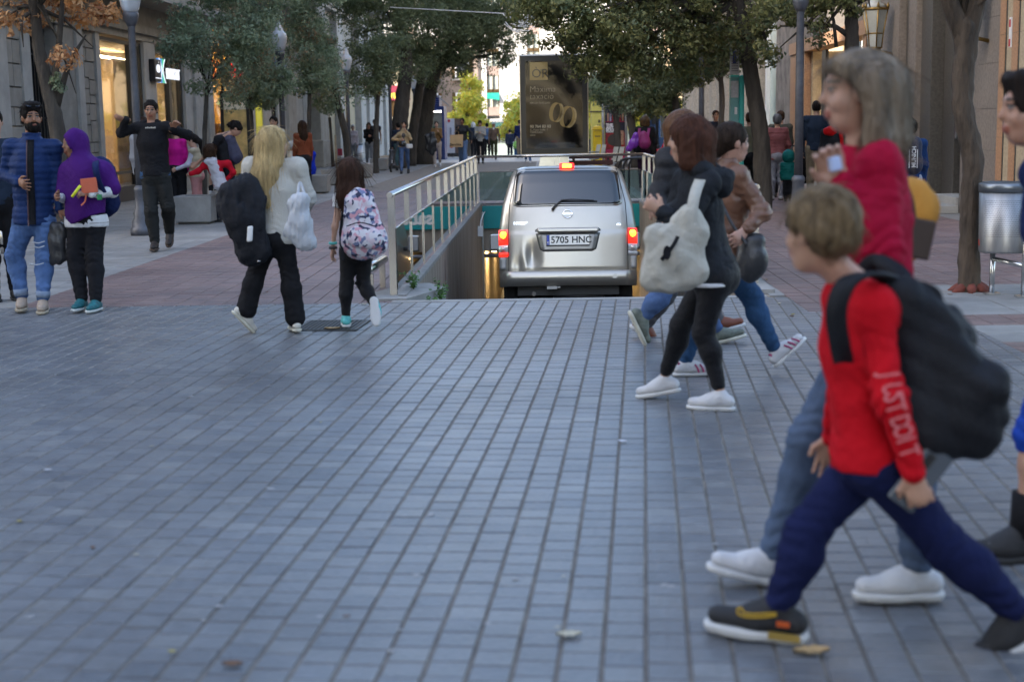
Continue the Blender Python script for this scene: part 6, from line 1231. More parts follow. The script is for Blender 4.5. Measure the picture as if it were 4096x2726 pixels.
            if kind == 'quiff': v.cone(hp(.06, .04, .105), hp(.06, -.04, .105), .028*X, .028*X, .03); v.cone(hp(-.02, .03, .11), hp(.0, -.03, .11), .03*X, .03*X, .03)
            if kind == 'bowl': v.cone(hp(.02, .07, .06), hp(-.05, .075, .0), .03*X, .03*X, .03); v.cone(hp(.02, -.07, .06), hp(-.05, -.075, .0), .03*X, .03*X, .03)
        fr = front if front is not None else (.058 if kind in ('short', 'quiff', 'tied', 'bun', 'pony') else .045)
        v.ell(hp(.085, 0, fr-.115), np.array([.062, .068 if kind != 'short' else .08, .118])*X, ax, .02, 's')        # face opening
        if kind in ('short', 'quiff', 'bowl'):
            v.plane(hp(-.1, 0, -.075), -s.hu)
            for sd in (1, -1): v.ell(hp(.012, .088*sd, -.045), np.array([.045, .03, .05])*X, ax, .015, 's')
        K = wrinkle(w, 75, int(s.Y*53), (1, 1, .18)); v.w = K
        o = v.build(name, mat, s.e, h or min(s.h, .010))
        if s.h < .0115: strands(o, mat, s.e, s.hu if kind in ('short', 'quiff', 'bowl') else s.u, 500 if kind == 'long' else 260, .16 if kind == 'long' else .035 if kind in ('short', 'quiff') else .06, max(.0009, s.Y*.00012), .007 if kind in ('long', 'bob') else .006, int(s.Y*31))
        return o
    def beard(s, mat):
        v = Vol(); ax = np.array([s.hf, s.hl, s.hu]); hp = s.hp; v.ell(hp(.022, 0, -.062), np.array([.076, .066, .07])*s.hs, ax, .02); v.cone(hp(.05, 0, -.1), hp(.045, 0, -.125), .035, .022, .03); v.plane(hp(0, 0, -.035), s.hu); v.ell(hp(.1, 0, -.055), np.array([.03, .022, .010])*s.hs, ax, .008, 's'); v.w = wrinkle(.004, 80, 3); return v.build('beard', mat, s.e, .008)
def poly_bag(name, pts, dep, mat, label, cat, parent=None, h=.012, wr=.01, bulge=1., seed=0, puffy=.0, extra=None, group=None, f=None):
    """soft bag: pts are (px, py) outline corners at depth dep=(Y, thickness)"""
    Y, th = dep; P = [np.array(atY(x, y, Y)) for x, y in pts]; c = sum(P)/len(P); v = Vol(); P = [c+(p-c)*max(.2, 1-th*.85/np.linalg.norm(p-c))/.8 for p in P]; fl = V3((0, 1, 0) if f is None else f)
    for i, p in enumerate(P):
        q = P[(i+1) % len(P)]; m = .8
        v.cone(c+(p-c)*m, c+(q-c)*m, th, th, .05, fl, .75); v.cone(c, c+(p-c)*m, th*1.25*bulge, th, .06, fl, .8)
    v.w = wrinkle(wr*.8, 22, seed, (1.5, 1.5, .45)); o = v.build(name, mat, parent, h)
    if parent is None: tag(o, label=label, cat=cat, group=group)
    return o
def strap(o, name, pts, w, th, mat, fl=None):
    b = MB(); pts = [Vector(p) for p in pts]; n = len(pts); V = []
    for i, p in enumerate(pts):
        t = (pts[min(i+1, n-1)]-pts[max(i-1, 0)]).normalized(); s = Vector(fl) if fl is not None else t.cross(Vector((0, 1, 0))); s = (s-t*s.dot(t)).normalized(); u = t.cross(s)
        V += [p+s*w/2+u*th/2, p-s*w/2+u*th/2, p-s*w/2-u*th/2, p+s*w/2-u*th/2]
    b.add(V, [(i*4+k, i*4+(k+1) % 4, (i+1)*4+(k+1) % 4, (i+1)*4+k) for i in range(n-1) for k in range(4)]+[(0, 1, 2, 3), tuple((n-1)*4+k for k in (3, 2, 1, 0))], 0, None, True)
    return b.build(name, mat, o)
def curve_pts(pts, n=6):
    P = [np.array(p, float) for p in pts]; P = [2*P[0]-P[1]]+P+[2*P[-1]-P[-2]]; out = []
    for i in range(1, len(P)-2):
        for k in range(n): t = k/n; a, b, c, d = P[i-1:i+3]; out.append(.5*((2*b)+(-a+c)*t+(2*a-5*b+4*c-d)*t*t+(-a+3*b-3*c+d)*t**3))
    return out+[P[-2]]
# ------------------------------------------------------------------ foreground and middle people
denim = fab('blue_denim', (.075, .125, .25), var=.45, vs=3.5); denim_d = fab('dark_denim', (.03, .075, .16), var=.3, vs=5); denim_g = fab('grey_blue_denim', (.08, .112, .175), var=.2, vs=5)
blackc = fab('black_cotton', (.014, .014, .016), var=.25); legging = fab('black_leggings', (.012, .012, .014), .6, var=.2, sheen=.05); whitec = fab('white_canvas', (.56, .56, .57), .7, var=.05)
wsole = M('white_rubber_sole', (.58, .58, .57), .6, var=.05); bsole = M('black_rubber_sole', (.02, .02, .02), .7); navy = fab('navy_knit', (.012, .02, .075)); grey_leather = M('dark_leather', (.028, .028, .03), .4, var=.3, vs=14, bump=.4, bs=40)
h_black = hairm('black_hair', (.010, .008, .007)); h_brown = hairm('brown_hair', (.035, .018, .010)); h_red = hairm('auburn_brown_hair', (.055, .022, .013)); h_blond = M('long_blond_hair', (.50, .36, .17), .5, var=.5, vs=30, stretch=(1, 1, .05), bump=1., bs=90, bd=.025, spec=.2); h_grey = M('grey_blond_hair', (.20, .15, .102), .5, var=.75, vs=17, stretch=(1, 1, .06), bump=1., bs=70, bd=.03, spec=.2); h_boy = M('light_brown_boy_hair', (.17, .115, .06), .55, var=.6, vs=45, stretch=(1, 1, .2), bump=1., bs=90, bd=.03, spec=.2); h_white = hairm('white_hair', (.50, .50, .50))
def world(px, py, Y): return np.array(atY(px, py, Y))

# grey haired woman in the deep red sweater, nearest adult
g = Man('grey haired woman in a deep red sweater striding left behind the boy', 3500, 2425, 1.70, yaw=-90, Y=4.3, h=.007, fem=True, sk=(.42, .24, .17), hy=0,
        J=dict(neck=(3452, 590), chest=(3480, 840), pelvis=(3505, 1260), head=(3418, 372), shL=(3520, 660, -.16), elL=(3535, 1010, -.24), wrL=(3370, 745, -.20), shR=(3480, 650, .16), elR=(3560, 1000, .2), wrR=(3520, 1250, .2),
               hipL=(3490, 1300, -.09), hipR=(3500, 1300, .09), knR=(3235, 1760, .10), anR=(3090, 2212, .12), knL=(3620, 1780, -.05), anL=(3668, 2265, -.06)), footp=(0, 14))
g.body((.16, .12, .09), hands=(.95, .4), pn=((-.2, -.9, .3), None), hd=((-.45, 0, .9), None), spread=.03)
g.top(fab('deep_red_knit', (.30, .004, .028), .8, var=.08), 'sweater', t=.018, hem=.10, wr=.011, slt=.024, k=.05)
g.bottom(denim_g, t=.010, wr=.006); g.shoes(whitec, wsole, high=.01, chunky=1.15)
v = Vol(); ax = np.array([g.hf, g.hl, g.hu]); hp_ = g.hp
v.ell(hp_(-.022, 0, .032), np.array([.112, .096, .100]), ax, .03)
for sd in (1, -1): v.cone(hp_(-.03, .088*sd, .02), hp_(-.05, .105*sd, -.14), .045, .048, .06); v.cone(hp_(.055, .06*sd, .085), hp_(.0, .088*sd, .0), .022, .026, .04)
v.cone(hp_(-.09, 0, 0), hp_(-.105, 0, -.14), .075, .072, .07)
v.ell(hp_(.085, 0, -.062), np.array([.108, .16, .118]), ax, .025, 's'); v.plane(hp_(-.02, 0, -.165), -(g.hu+g.hf*-.14)); v.w = wrinkle(.0035, 80, 4, (1, 1, .1)); strands(v.build('hair', h_grey, g.e, .006), h_grey, g.e, g.u, 600, .12, .0009, .014, 5)
# what she holds up, and the mustard bag on her far arm
w, d, p, t, kn = g.kn['L']; MB().obox(world(3338, 655, 4.08), V3((.016, .004, .004)), V3((-.004, .012, 0)), V3((-.004, 0, .020))).build('folded_tissue', M('pale_blue_paper', (.45, .55, .80), .6, var=.1), label='small pale blue folded tissue in the raised hand of the grey haired woman', cat='tissue', bevel=.006)
mus = M('mustard_suede', (.50, .23, .03), .8, var=.15, vs=8, bump=.3); yb = 4.62
b_ = poly_bag('shoulder_bag', [(3560, 770), (3645, 745), (3705, 800), (3690, 860), (3640, 900), (3650, 1000), (3560, 1030)], (yb, .038), mus, 'mustard suede bag with dark brown flap behind the red sweater', 'bag', h=.010, wr=.006)
strap(b_, 'strap', curve_pts([world(3600, 700, yb-.075), world(3640, 790, yb-.09), world(3655, 880, yb-.09)]), .018, .006, M('dark_brown_leather', (.03, .016, .012), .45, var=.2))
MB().obox(world(3680, 955, yb-.07), (.038, 0, -.008), (0, .012, 0), (.012, 0, .062)).build('flap', M('dark_brown_leather', (.03, .016, .012), .45), b_, bevel=.006)

# boy in the red sweatshirt
b = Man('fair haired boy in a red sweatshirt and navy joggers striding left with a phone', 3450, 2670, 1.36, yaw=-108, Y=3.86, h=.0062, sk=(.44, .25, .17), hs=.97, fat=.92,
        J=dict(neck=(3420, 1130), chest=(3450, 1380), pelvis=(3490, 1790), head=(3278, 925), shL=(3500, 1240, -.13), elL=(3560, 1590, -.20), wrL=(3650, 1880, -.20), shR=(3385, 1195, .10), elR=(3380, 1500, .16), wrR=(3330, 1740, .22),
               hipL=(3520, 1850, -.07), hipR=(3450, 1850, .07), knR=(3225, 2130, .06), anR=(3118, 2412, .06), knL=(3790, 2190, -.02), anL=(4062, 2440, .0)), footp=(-32, 3), hy=-30)
b.fd['L'] = (nrm((-.80, .1, -.52)), nrm((-.52, 0, .85)))
b.body((.15, .09, .05), hands=(.85, .4), pn=((.15, .95, .1), None), hd=((.28, 0, -.96), None), spread=.05, h=.0055)
redf = fab('bright_red_fleece', (.50, .006, .014), .85, var=.06)
b.top(redf, 'sweatshirt', t=.040, hem=.045, wr=.009, slt=.018)
b.bottom(fab('navy_jogger', (.010, .014, .055), .9, var=.12), 'joggers', t=.016, wr=.006, to=.97, rise=.01)
def sneak(n, c, d, up):
    return lambda C: (((C-c)@d.astype(f32)) > 9).astype(int)
bk = M('black_trainer_mesh', (.014, .014, .016), .7, var=.3, vs=40, bump=.4, bs=150)
b.shoes(bk, wsole, high=.02, chunky=1.3, L=.165, fs=1.22)
b.hair(h_boy, 'bowl', h=.006, w=.003, vol=1.15, front=.06)
sockm = fab('white_sock', (.55, .52, .55)); 
for n in 'LR': a = b.j['an'+n]; k_ = b.j['kn'+n]; d = nrm(k_-a); MB().tube([a-d*.01, a+d*.05], [.040, .042], 16).build('sock', sockm, b.e)
# outlined swoosh and heel patches on the front trainer
d, up = b.fd['R']; a = b.j['anR']; c = a-up*.060*b.k; nn = nrm((0, -1, .15)); gold_s = M('trainer_gold', (.50, .30, .01), .5, var=0)
sh_o = [o for o in bpy.data.objects if o.parent is b.e and o.name.startswith('shoe')]
def on(fx, uz): return c+d*fx*b.k*1.29+up*uz*b.k*1.29+nn*.052
strap(sh_o[1], 'side_logo', curve_pts([on(.015, .020), on(.05, .010), on(.09, .004), on(.118, .008), on(.122, .022), on(.112, .026), on(.105, .014)]), .006, .003, gold_s, fl=up); strap(sh_o[1], 'side_logo', curve_pts([on(.105, .014), on(.08, .014), on(.05, .020), on(.015, .026)]), .005, .003, gold_s, fl=up)
MB().obox(on(-.005, -.004)+nn*-.006, d*.018, nn*.004, up*.008).build('heel_patch', M('trainer_orange', (.5, .08, .01), .5), sh_o[1]); MB().obox(on(-.01, -.040)+nn*-.006, d*.045, nn*.006, up*.011).build('gum_sole', M('gum_sole_mesh', (.30, .20, .04), .6), sh_o[1])
# phone in the hand
w, dd_, p, t, kn = b.kn['L']; cx = world(3665, 1925, 3.86-.20)+np.array([.02, .035, 0]); pa = nrm((.60, .0, .80)); pb_ = nrm((.80, .1, -.60))
ph = empty('smartphone', cx, label='dark smartphone in the hand of the boy in red', cat='phone'); MB().obox(cx, pa*.090, pb_*.043, np.cross(pa, pb_)*.0045).build('case', M('phone_case', (.09, .105, .125), .25, var=.05), ph, bevel=.006); MB().obox(cx+np.cross(pa, pb_)*.0052, pa*.085, pb_*.039, np.cross(pa, pb_)*.0006).build('screen', M('phone_glass', (.10, .13, .16), .08, var=0), ph); MB().obox(cx-np.cross(pa, pb_)*.0055+pa*.05-pb_*.015, pa*.02, pb_*.012, np.cross(pa, pb_)*.001).build('camera_bump', bsole, ph)
# JUST DO IT outline letters down the sleeve
a, e, w = b.j['shL'], b.j['elL'], b.j['wrL']; outl = M('sleeve_print_pale_red', (.62, .16, .17), .8, var=0); sl_t = nrm(w-e); ln_ = [o for o in 'JUST DO IT']
upw = nrm(np.cross(nrm(w-a), np.array([0, 1., 0])))
def on_arm(t): p = a+(e-a)*t*2 if t < .5 else e+(w-e)*(t-.5)*2; return p+np.array([0, -.062+.014*t, 0])
for i, chx in enumerate('JUSTDOIT'):
    t0 = .33+.060*i+(.03 if i > 3 else 0)+(.03 if i > 5 else 0); p0 = on_arm(t0); rt = nrm(on_arm(t0+.05)-p0); text('sleeve_letter', chx, .072, outl, b.e, p0-upw*.026, rt, upw, bold=.0008, ext=.0015, sx=.62)
# backpack on his back
bpk = M('black_nylon', (.011, .012, .016), .6, var=.25, vs=7, bump=.4, bs=90, spec=.2)
bp = empty('backpack', world(3740, 1500, 3.80), label='big slumped black backpack on the boy in red', cat='backpack')
Yb = 3.76; th = .075
v = Vol(); P_ = lambda x, y, dy=0: world(x, y, Yb+dy); fl = V3((.35, 1, 0))
v.cone(P_(3625, 1215), P_(3800, 1640), .055, .085, .05, fl, .8); v.cone(P_(3770, 1330), P_(3890, 1660), .05, .08, .05, fl, .8); v.cone(P_(3600, 1200), P_(3740, 1240), .035, .025, .04, fl, .8); v.cone(P_(3720, 1720), P_(3890, 1740), .085, .07, .05, fl, .8); v.cone(P_(3640, 1280), P_(3690, 1640), .06, .075, .05, fl, .8)
v.ell(P_(3930, 1550, -.03), (.045, .06, .05), None, .02); v.w = wrinkle(.02, 8, 8); v.build('main_bag', bpk, bp, .008)
v = Vol(); v.cone(P_(3800, 1260, .02), P_(3850, 1330, .02), .035, .03, .03); v.cone(P_(3790, 1300, .0), P_(3870, 1500, -.02), .03, .04, .04); v.w = wrinkle(.008, 30, 9); v.build('loose_flap', bpk, bp, .008)
strap(bp, 'shoulder_strap', curve_pts([world(3640, 1200, 3.74), world(3560, 1120, 3.76), world(3470, 1095, 3.69), world(3385, 1135, 3.655), world(3345, 1240, 3.66), world(3358, 1370, 3.69), world(3385, 1470, 3.76), world(3440, 1560, 3.84)]), .055, .012, bpk, fl=(.75, -.6, .1)); strap(bp, 'shoulder_strap', curve_pts([world(3650, 1200, 3.8), world(3600, 1100, 3.9), world(3500, 1050, 3.98), world(3440, 1110, 4.0)]), .05, .012, bpk)
strap(bp, 'grab_handle', curve_pts([world(3610, 1190, 3.75), world(3660, 1140, 3.75), world(3740, 1165, 3.75), world(3760, 1230, 3.75)]), .022, .012, bpk)

# boy at the right edge
r = Man('dark haired boy in blue shorts and black trainers walking in at the right edge', 4170, 2225, 1.66, yaw=-90, Y=4.75, h=.008, sk=(.40, .22, .15), J=dict(neck=(4225, 640), pelvis=(4310, 1370), head=(4122, 440), shL=(4290, 760, -.15), elL=(4345, 1010, -.18), wrL=(4275, 1230, -.18), elR=(4400, 1010, .15), wrR=(4380, 1240, .15), hipL=(4285, 1420, -.09), knL=(4138, 1740, -.10), anL=(4095, 2120, -.10), knR=(4300, 1760, .08), anR=(4380, 2100, .1)), hy=0)
r.body((.02, .014, .01), hands=(.6, .4)); r.top(navy, 'sweatshirt', t=.02, wr=.008); r.bottom(fab('royal_blue_sport', (.01, .05, .34), .6), 'shorts', t=.016, to=.0, wr=.008); r.shoes(bk, bsole, high=.02, chunky=1.2, fs=1.1); r.hair(hairm('dark_brown_hair', (.020, .014, .012)), 'quiff', h=.007, w=.007, vol=1.35, front=.065)
for n in 'LR': a = r.j['an'+n]; d = nrm(r.j['kn'+n]-a); MB().tube([a-d*.02, a+d*.13], [.046, .052], 16).build('sock', blackc, r.e)

# black jacket woman with the white tote
c = Man('woman in black jacket and leggings carrying a white tote, auburn bob', 2790, 1640, 1.56, yaw=-108, Y=7.35, h=.009, fem=True, sk=(.45, .26, .18), hs=1.0,
        J=dict(neck=(2782, 680), chest=(2800, 830), pelvis=(2848, 1085), head=(2752, 562), shL=(2830, 735, -.13), elL=(2742, 905, -.24), wrL=(2655, 850, -.22), shR=(2740, 725, .14), elR=(2690, 860, .12), wrR=(2640, 850, -.02), hipL=(2860, 1110, -.09), hipR=(2835, 1110, .08), knR=(2722, 1300, .10), anR=(2657, 1508, .22), knL=(2812, 1330, -.06), anL=(2882, 1572, -.10)), footp=(0, -12))
c.body((.06, .03, .02), hands=(.9, .9)); jk = fab('black_softshell', (.016, .018, .022), .7, var=.25); c.top(jk, 'jacket', t=.024, hem=.055, wr=.010, slt=.022, collar=.03)
v = Vol(); n_ = c.j['neck']; v.ell(n_-c.f*.085-c.u*.035, (.12, .085, .06), None, .03); v.cone(n_-c.f*.05+c.l*.09+c.u*.0, n_-c.f*.13-c.u*.09, .05, .05, .04); v.cone(n_-c.f*.05-c.l*.09, n_-c.f*.13-c.u*.07, .05, .05, .04); v.ell(n_-c.f*.1+c.u*.03, (.08, .05, .04), None, .02, 's'); v.w = wrinkle(.007, 30, 2); v.build('hood', jk, c.e, .009)
v = Vol(); pv = c.j['pelvis']; v.cone(pv-c.u*.05-c.l*.05, pv-c.u*.05+c.l*.05, .138, .138, .03, c.f, .85); v.plane(pv-c.u*.066, -c.u); v.plane(pv-c.u*.046, c.u); v.build('shirt_hem', fab('white_tee', (.62, .62, .63)), c.e, .008)
c.bottom(legging, 'leggings', t=.004, wr=.003, to=.86); c.shoes(whitec, wsole, high=.008, chunky=1.15); c.hair(h_red, 'bob', ln=.13, h=.008, w=.004, vol=1.1)
tb_ = poly_bag('tote_bag', [(2612, 925), (2655, 965), (2735, 930), (2762, 842), (2798, 905), (2802, 1100), (2740, 1140), (2660, 1150), (2595, 1130), (2598, 1060)], (7.02, .045), fab('cream_canvas', (.44, .42, .36), .85, var=.1), 'white canvas tote with black eye drawing hanging at the black jacket', 'bag', h=.011, wr=.012, seed=4)
strap(tb_, 'handle', curve_pts([world(2766, 900, 6.97), world(2768, 840, 6.98), world(2782, 770, 7.04), world(2800, 720, 7.16)]), .055, .008, M('cream_canvas', (1, 1, 1)), fl=(1, 0, 0))
MB().lathe([(.035, 0), (.03, .004)], (0, 0, 0), 16).build('printed_eye', blackc, tb_).matrix_local = Matrix.Translation(Vector(world(2668, 1010, 6.92))) @ Matrix.Rotation(R(90), 4, 'X') @ Matrix.Scale(.55, 4, (1, 0, 0)) ; strap(tb_, 'printed_line', curve_pts([world(2645, 1040, 6.925), world(2690, 985, 6.925), world(2712, 945, 6.935)]), .02, .003, blackc, fl=(.6, 0, .6)); 

# brown leather jacket woman
L_ = Man('woman in a brown leather jacket and blue jeans stepping right behind the tote carrier', 2900, 1515, 1.57, yaw=118, Y=8.25, h=.0095, fem=True, sk=(.46, .26, .19), hy=-8,
         J=dict(neck=(2905, 655), chest=(2912, 790), pelvis=(2905, 1020), head=(2930, 570), shR=(2950, 700, -.13), elR=(3050, 850, -.16), wrR=(2985, 915, -.24), shL=(2870, 690, .12), elL=(2860, 850, .1), wrL=(2900, 930, -.1), hipR=(2915, 1060, -.08), hipL=(2890, 1060, .08), knL=(2800, 1270, .0), anL=(2742, 1452, .02), knR=(3010, 1190, .06), anR=(3098, 1392, .08)))
L_.fd['R'] = (nrm((.74, .15, .66)), nrm((-.66, 0, .74))); L_.fd['L'] = (nrm((.98, .2, 0)), np.array([0, 0, 1.]))
L_.body((.03, .02, .015), hands=(.7, .5)); lea = M('brown_leather', (.15, .070, .040), .42, var=.3, vs=7, bump=.5, bs=30, spec=.5); L_.top(lea, 'leather_jacket', t=.022, hem=.0, wr=.010, slt=.020, collar=.025)
v = Vol(); v.cone(L_.j['pelvis']-L_.u*.02, L_.j['pelvis']+L_.u*.05, .15, .15, .03, L_.f, .8); v.plane(L_.j['pelvis']-L_.u*.05, -L_.u); v.build('tee', fab('pale_tee', (.50, .49, .52)), L_.e, .01)
L_.bottom(denim_d, 'jeans', t=.009, wr=.006); sh_ = L_.shoes(whitec, wsole, high=.008); L_.hair(hairm('dark_tied_hair', (.028, .018, .013)), 'tied', ln=.04, h=.008, w=.003)
pk = M('trainer_stripe_pink', (.35, .03, .12), .6, var=0)
for o, n in zip(sh_, 'LR'):
    d, up = L_.fd[n]; c_ = L_.j['an'+n]-up*.048*L_.k; sd = nrm(np.cross(d, up)); sd = sd if sd[1] < 0 else -sd
    for k in range(3): strap(o, 'stripe', [c_+d*(.045+.03*k)+up*.028+sd*.040, c_+d*(.060+.03*k)+up*.003+sd*.0475, c_+d*(.068+.03*k)-up*.02+sd*.0475], .010, .004, pk, fl=d)
    MB().obox(c_-d*.046+up*.022, d*.006, sd*.022, up*.016).build('heel_tab', pk, o)
hb_ = poly_bag('handbag', [(2985, 968), (3025, 950), (3045, 1040), (3028, 1088), (2990, 1105), (2974, 1060)], (8.02, .036), grey_leather, 'black leather handbag on the hip of the brown leather jacket', 'bag', h=.012, wr=.008, seed=6)
strap(hb_, 'strap', curve_pts([world(2890, 820, 8.02), world(2930, 900, 7.98), world(2985, 975, 7.96)]), .018, .006, grey_leather)

# two people half hidden behind the black jacket
F1 = Man('person in a dark padded coat and jeans mostly hidden by the black jacket woman', 2690, 1380, 1.62, yaw=95, Y=9.4, h=.012, fem=True, J=dict(neck=(2715, 600), chest=(2700, 740), pelvis=(2700, 970), head=(2738, 515), shR=(2668, 640, -.1), elR=(2625, 790, -.15), wrR=(2650, 840, -.3), hipR=(2700, 1010, -.08), knR=(2640, 1190, -.1), anR=(2580, 1262, -.1), knL=(2790, 1180, .1), anL=(2868, 1338, .1)))
F1.fd['R'] = (nrm((.42, .1, -.90)), nrm((-.88, -.15, -.42)) * -1); F1.body((.1, .05, .03)); F1.top(fab('charcoal_padded', (.035, .034, .036), .6, var=.3), 'padded_coat', t=.045, hem=.12, w=puff(.010, .085, 0, 3), slt=.03); F1.bottom(denim, 'jeans', t=.010); F1.shoes(M('grey_green_trainer', (.14, .16, .13), .7, var=.4, vs=25), M('cream_sole', (.6, .58, .48), .6), high=.01); F1.hair(hairm('ginger_brown_hair', (.10, .045, .02)), 'bob', ln=.15)
ft = MB(); e_, w_ = F1.j['elR'], F1.j['wrR']; F2 = Man('person in grey trousers and brown shoes hidden behind the black jacket woman', 2740, 1345, 1.66, yaw=95, Y=9.95, h=.013, J=dict(neck=(2770, 640), pelvis=(2740, 1000), head=(2785, 560), shR=(2760, 690, -.1), elR=(2740, 820, -.1), wrR=(2760, 930, -.1), shL=(2780, 690, .1), elL=(2790, 820, .1), wrL=(2800, 930, .1), knR=(2660, 1180, -.08), anR=(2585, 1290, -.08), knL=(2810, 1170, .08), anL=(2868, 1300, .08)))
F2.fd['R'] = (nrm((.75, .1, -.6)), nrm((.6, 0, .75))); F2.body(); F2.top(blackc, t=.02); F2.bottom(fab('grey_chino', (.11, .105, .11)), t=.015); F2.shoes(M('tan_brown_leather', (.20, .055, .025), .5, var=.2), wsole, high=.01); F2.hair(h_brown)

# blond woman from behind
B = Man('woman with long blond hair, cream sweater and black flared trousers seen from behind', 1120, 1330, 1.52, yaw=176, Y=10.3, h=.0095, fem=True, sk=FAIR, hy=-38, hs=1.02,
        J=dict(neck=(1098, 640), chest=(1098, 760), pelvis=(1102, 940), head=(1098, 575), shL=(1010, 668), elL=(988, 785, .05), wrL=(1010, 800, .25), shR=(1185, 668), elR=(1228, 790, .05), wrR=(1210, 850, .18), hipL=(1070, 965), hipR=(1135, 965), knL=(1025, 1090), anL=(985, 1240, -.02), knR=(1160, 1100), anR=(1182, 1275, .0)))
B.fd['L'] = (nrm((.55, .35, -.75)), nrm((.6, .3, .6))); B.fd['R'] = (nrm((-.35, .93, .0)), np.array([0, 0, 1.]))
B.body((.35, .25, .15)); B.top(fab('cream_knit', (.50, .475, .42), .9, var=.06, bump=.5, bs=120), 'sweater', t=.040, hem=.065, wr=.011, slt=.040, k=.06)
B.bottom(blackc, 'trousers', t=.012, flare=.030, wr=.006); B.shoes(M('cream_trainer', (.60, .57, .50), .7, var=.1), M('cream_sole', (.6, .58, .48)), high=.01)
B.hair(h_blond, 'long', ln=.40, h=.008, w=.0012, vol=1.12)
cb_ = poly_bag('carried_coats', [(915, 745), (985, 716), (1030, 775), (1040, 900), (1046, 1030), (1002, 1040), (965, 945), (925, 880), (893, 805)], (10.1, .07), fab('black_padded_nylon', (.016, .017, .021), .6, var=.3), 'bundle of black coats over the left arm of the blond woman', 'coat', h=.012, wr=.018, seed=12)
MB().obox(world(1000, 935, 9.99), (.02, 0, .002), (0, .012, 0), (.005, 0, .055)).build('white_tag', white, cb_, bevel=.01); MB().lathe([(.012, 0), (.012, .008)], world(1036, 1046, 9.99), 10).build('snap_button', steel, cb_)
sb2 = poly_bag('carrier_bag', [(1175, 795), (1208, 780), (1220, 860), (1240, 985), (1205, 978), (1155, 940)], (10.0, .035), M('thin_white_plastic', (.42, .44, .47), .4, var=.12, vs=12), 'thin white plastic carrier bag at the right hip of the blond woman', 'bag', h=.011, wr=.016, seed=14); strap(sb2, 'handle', curve_pts([world(1190, 790, 9.98), world(1200, 730, 10.05), world(1222, 790, 9.98)]), .02, .004, M('thin_white_plastic', (1, 1, 1)))

# girl with the patterned backpack
G = Man('girl with long brown hair and a pastel triangle backpack walking away', 1430, 1315, 1.30, yaw=172, Y=10.55, h=.009, fem=True, sk=FAIR, hs=.97, hy=10,
        J=dict(neck=(1412, 768), chest=(1415, 850), pelvis=(1428, 985), head=(1402, 694), shL=(1360, 795), elL=(1340, 905, -.02), wrL=(1332, 985, .0), shR=(1468, 795), elR=(1490, 890, .1), wrR=(1480, 940, .2), hipL=(1395, 1010), hipR=(1455, 1010), knL=(1385, 1140), anL=(1384, 1268), knR=(1455, 1135, .02), anR=(1506, 1228, -.12)))
G.fd['R'] = (nrm((.12, -.30, -.95)), nrm((.1, .95, -.3))); G.fd['L'] = (nrm((-.15, .98, 0)), np.array([0, 0, 1.]))
G.body((.06, .03, .02), hands=(.5, .5)); G.top(fab('white_tee', (.62, .62, .63)), 'tee', t=.012, hem=.06, sleeve=.28, wr=.006); G.bottom(legging, 'leggings', t=.005, wr=.003); G.shoes(M('aqua_trainer', (.10, .46, .46), .6, var=.25, vs=20), M('white_rubber_sole', (.7, .7, .69)), high=.015)
G.hair(hairm('long_brown_hair', (.040, .020, .013)), 'long', ln=.30, h=.008, w=.003, vol=1.0)
pm_ = bpy.data.materials.new('pastel_triangle_print'); pm_.use_nodes = True; N, L = pm_.node_tree.nodes, pm_.node_tree.links; tc = N.new('ShaderNodeTexCoord'); vo = N.new('ShaderNodeTexVoronoi'); vo.distance = 'CHEBYCHEV'; vo.inputs['Scale'].default_value = 32
mp = N.new('ShaderNodeMapping'); mp.inputs['Rotation'].default_value = (.5, .7, .6); L.new(tc.outputs['Object'], mp.inputs[0]); L.new(mp.outputs[0], vo.inputs['Vector']); sp = N.new('ShaderNodeSeparateColor'); L.new(vo.outputs['Color'], sp.inputs[0]); rp = N.new('ShaderNodeValToRGB'); rp.color_ramp.interpolation = 'CONSTANT'; e = rp.color_ramp.elements
for i, (p_, c_) in enumerate(((0, (.62, .60, .64)), (.36, (.58, .30, .36)), (.55, (.60, .50, .56)), (.72, (.02, .025, .07)), (.86, (.16, .19, .32)))):
    q_ = e[i] if i < 2 else e.new(p_); q_.position = p_; q_.color = (*c_, 1)
L.new(sp.outputs[0], rp.inputs[0]); L.new(rp.outputs[0], N['Principled BSDF'].inputs['Base Color']); N['Principled BSDF'].inputs['Roughness'].default_value = .7
gb = empty('backpack', world(1450, 900, 10.35), label='pastel pink, white and navy triangle print backpack on the girl', cat='backpack')
v = Vol(); q_ = lambda x, y, dy=0: world(x, y, 10.36+dy); v.cone(q_(1440, 815), q_(1455, 960), .115, .145, .05, (0, 1, 0), .72); v.cone(q_(1425, 960), q_(1490, 960), .12, .11, .05, (0, 1, 0), .72); v.w = wrinkle(.008, 20, 3); v.build('main_bag', pm_, gb, .010)
v = Vol(); v.cone(q_(1430, 950, -.10), q_(1490, 955, -.10), .075, .075, .04, (0, 1, 0), .6); v.w = wrinkle(.005, 24, 5); v.build('front_pocket', pm_, gb, .010); strap(gb, 'top_handle', curve_pts([q_(1420, 775, -.02), q_(1435, 760, -.03), q_(1450, 775, -.02)]), .02, .006, blackc)
strap(gb, 'zip', curve_pts([q_(1385, 905, -.14), q_(1440, 890, -.155), q_(1500, 905, -.14)]), .008, .004, blackc); strap(gb, 'side_strap', [q_(1372, 850, .0), q_(1362, 930, -.04), q_(1372, 1040, -.06)], .022, .006, blackc)
for z, cc in ((972, (.10, .45, .42)), (990, (.05, .04, .04))): p_ = world(1332, z, 10.55); MB().lathe([(.030, -.010), (.033, 0), (.030, .010)], p_, 14).build('wristband', M('aqua_band' if z < 980 else 'dark_band', cc, .6), G.e)

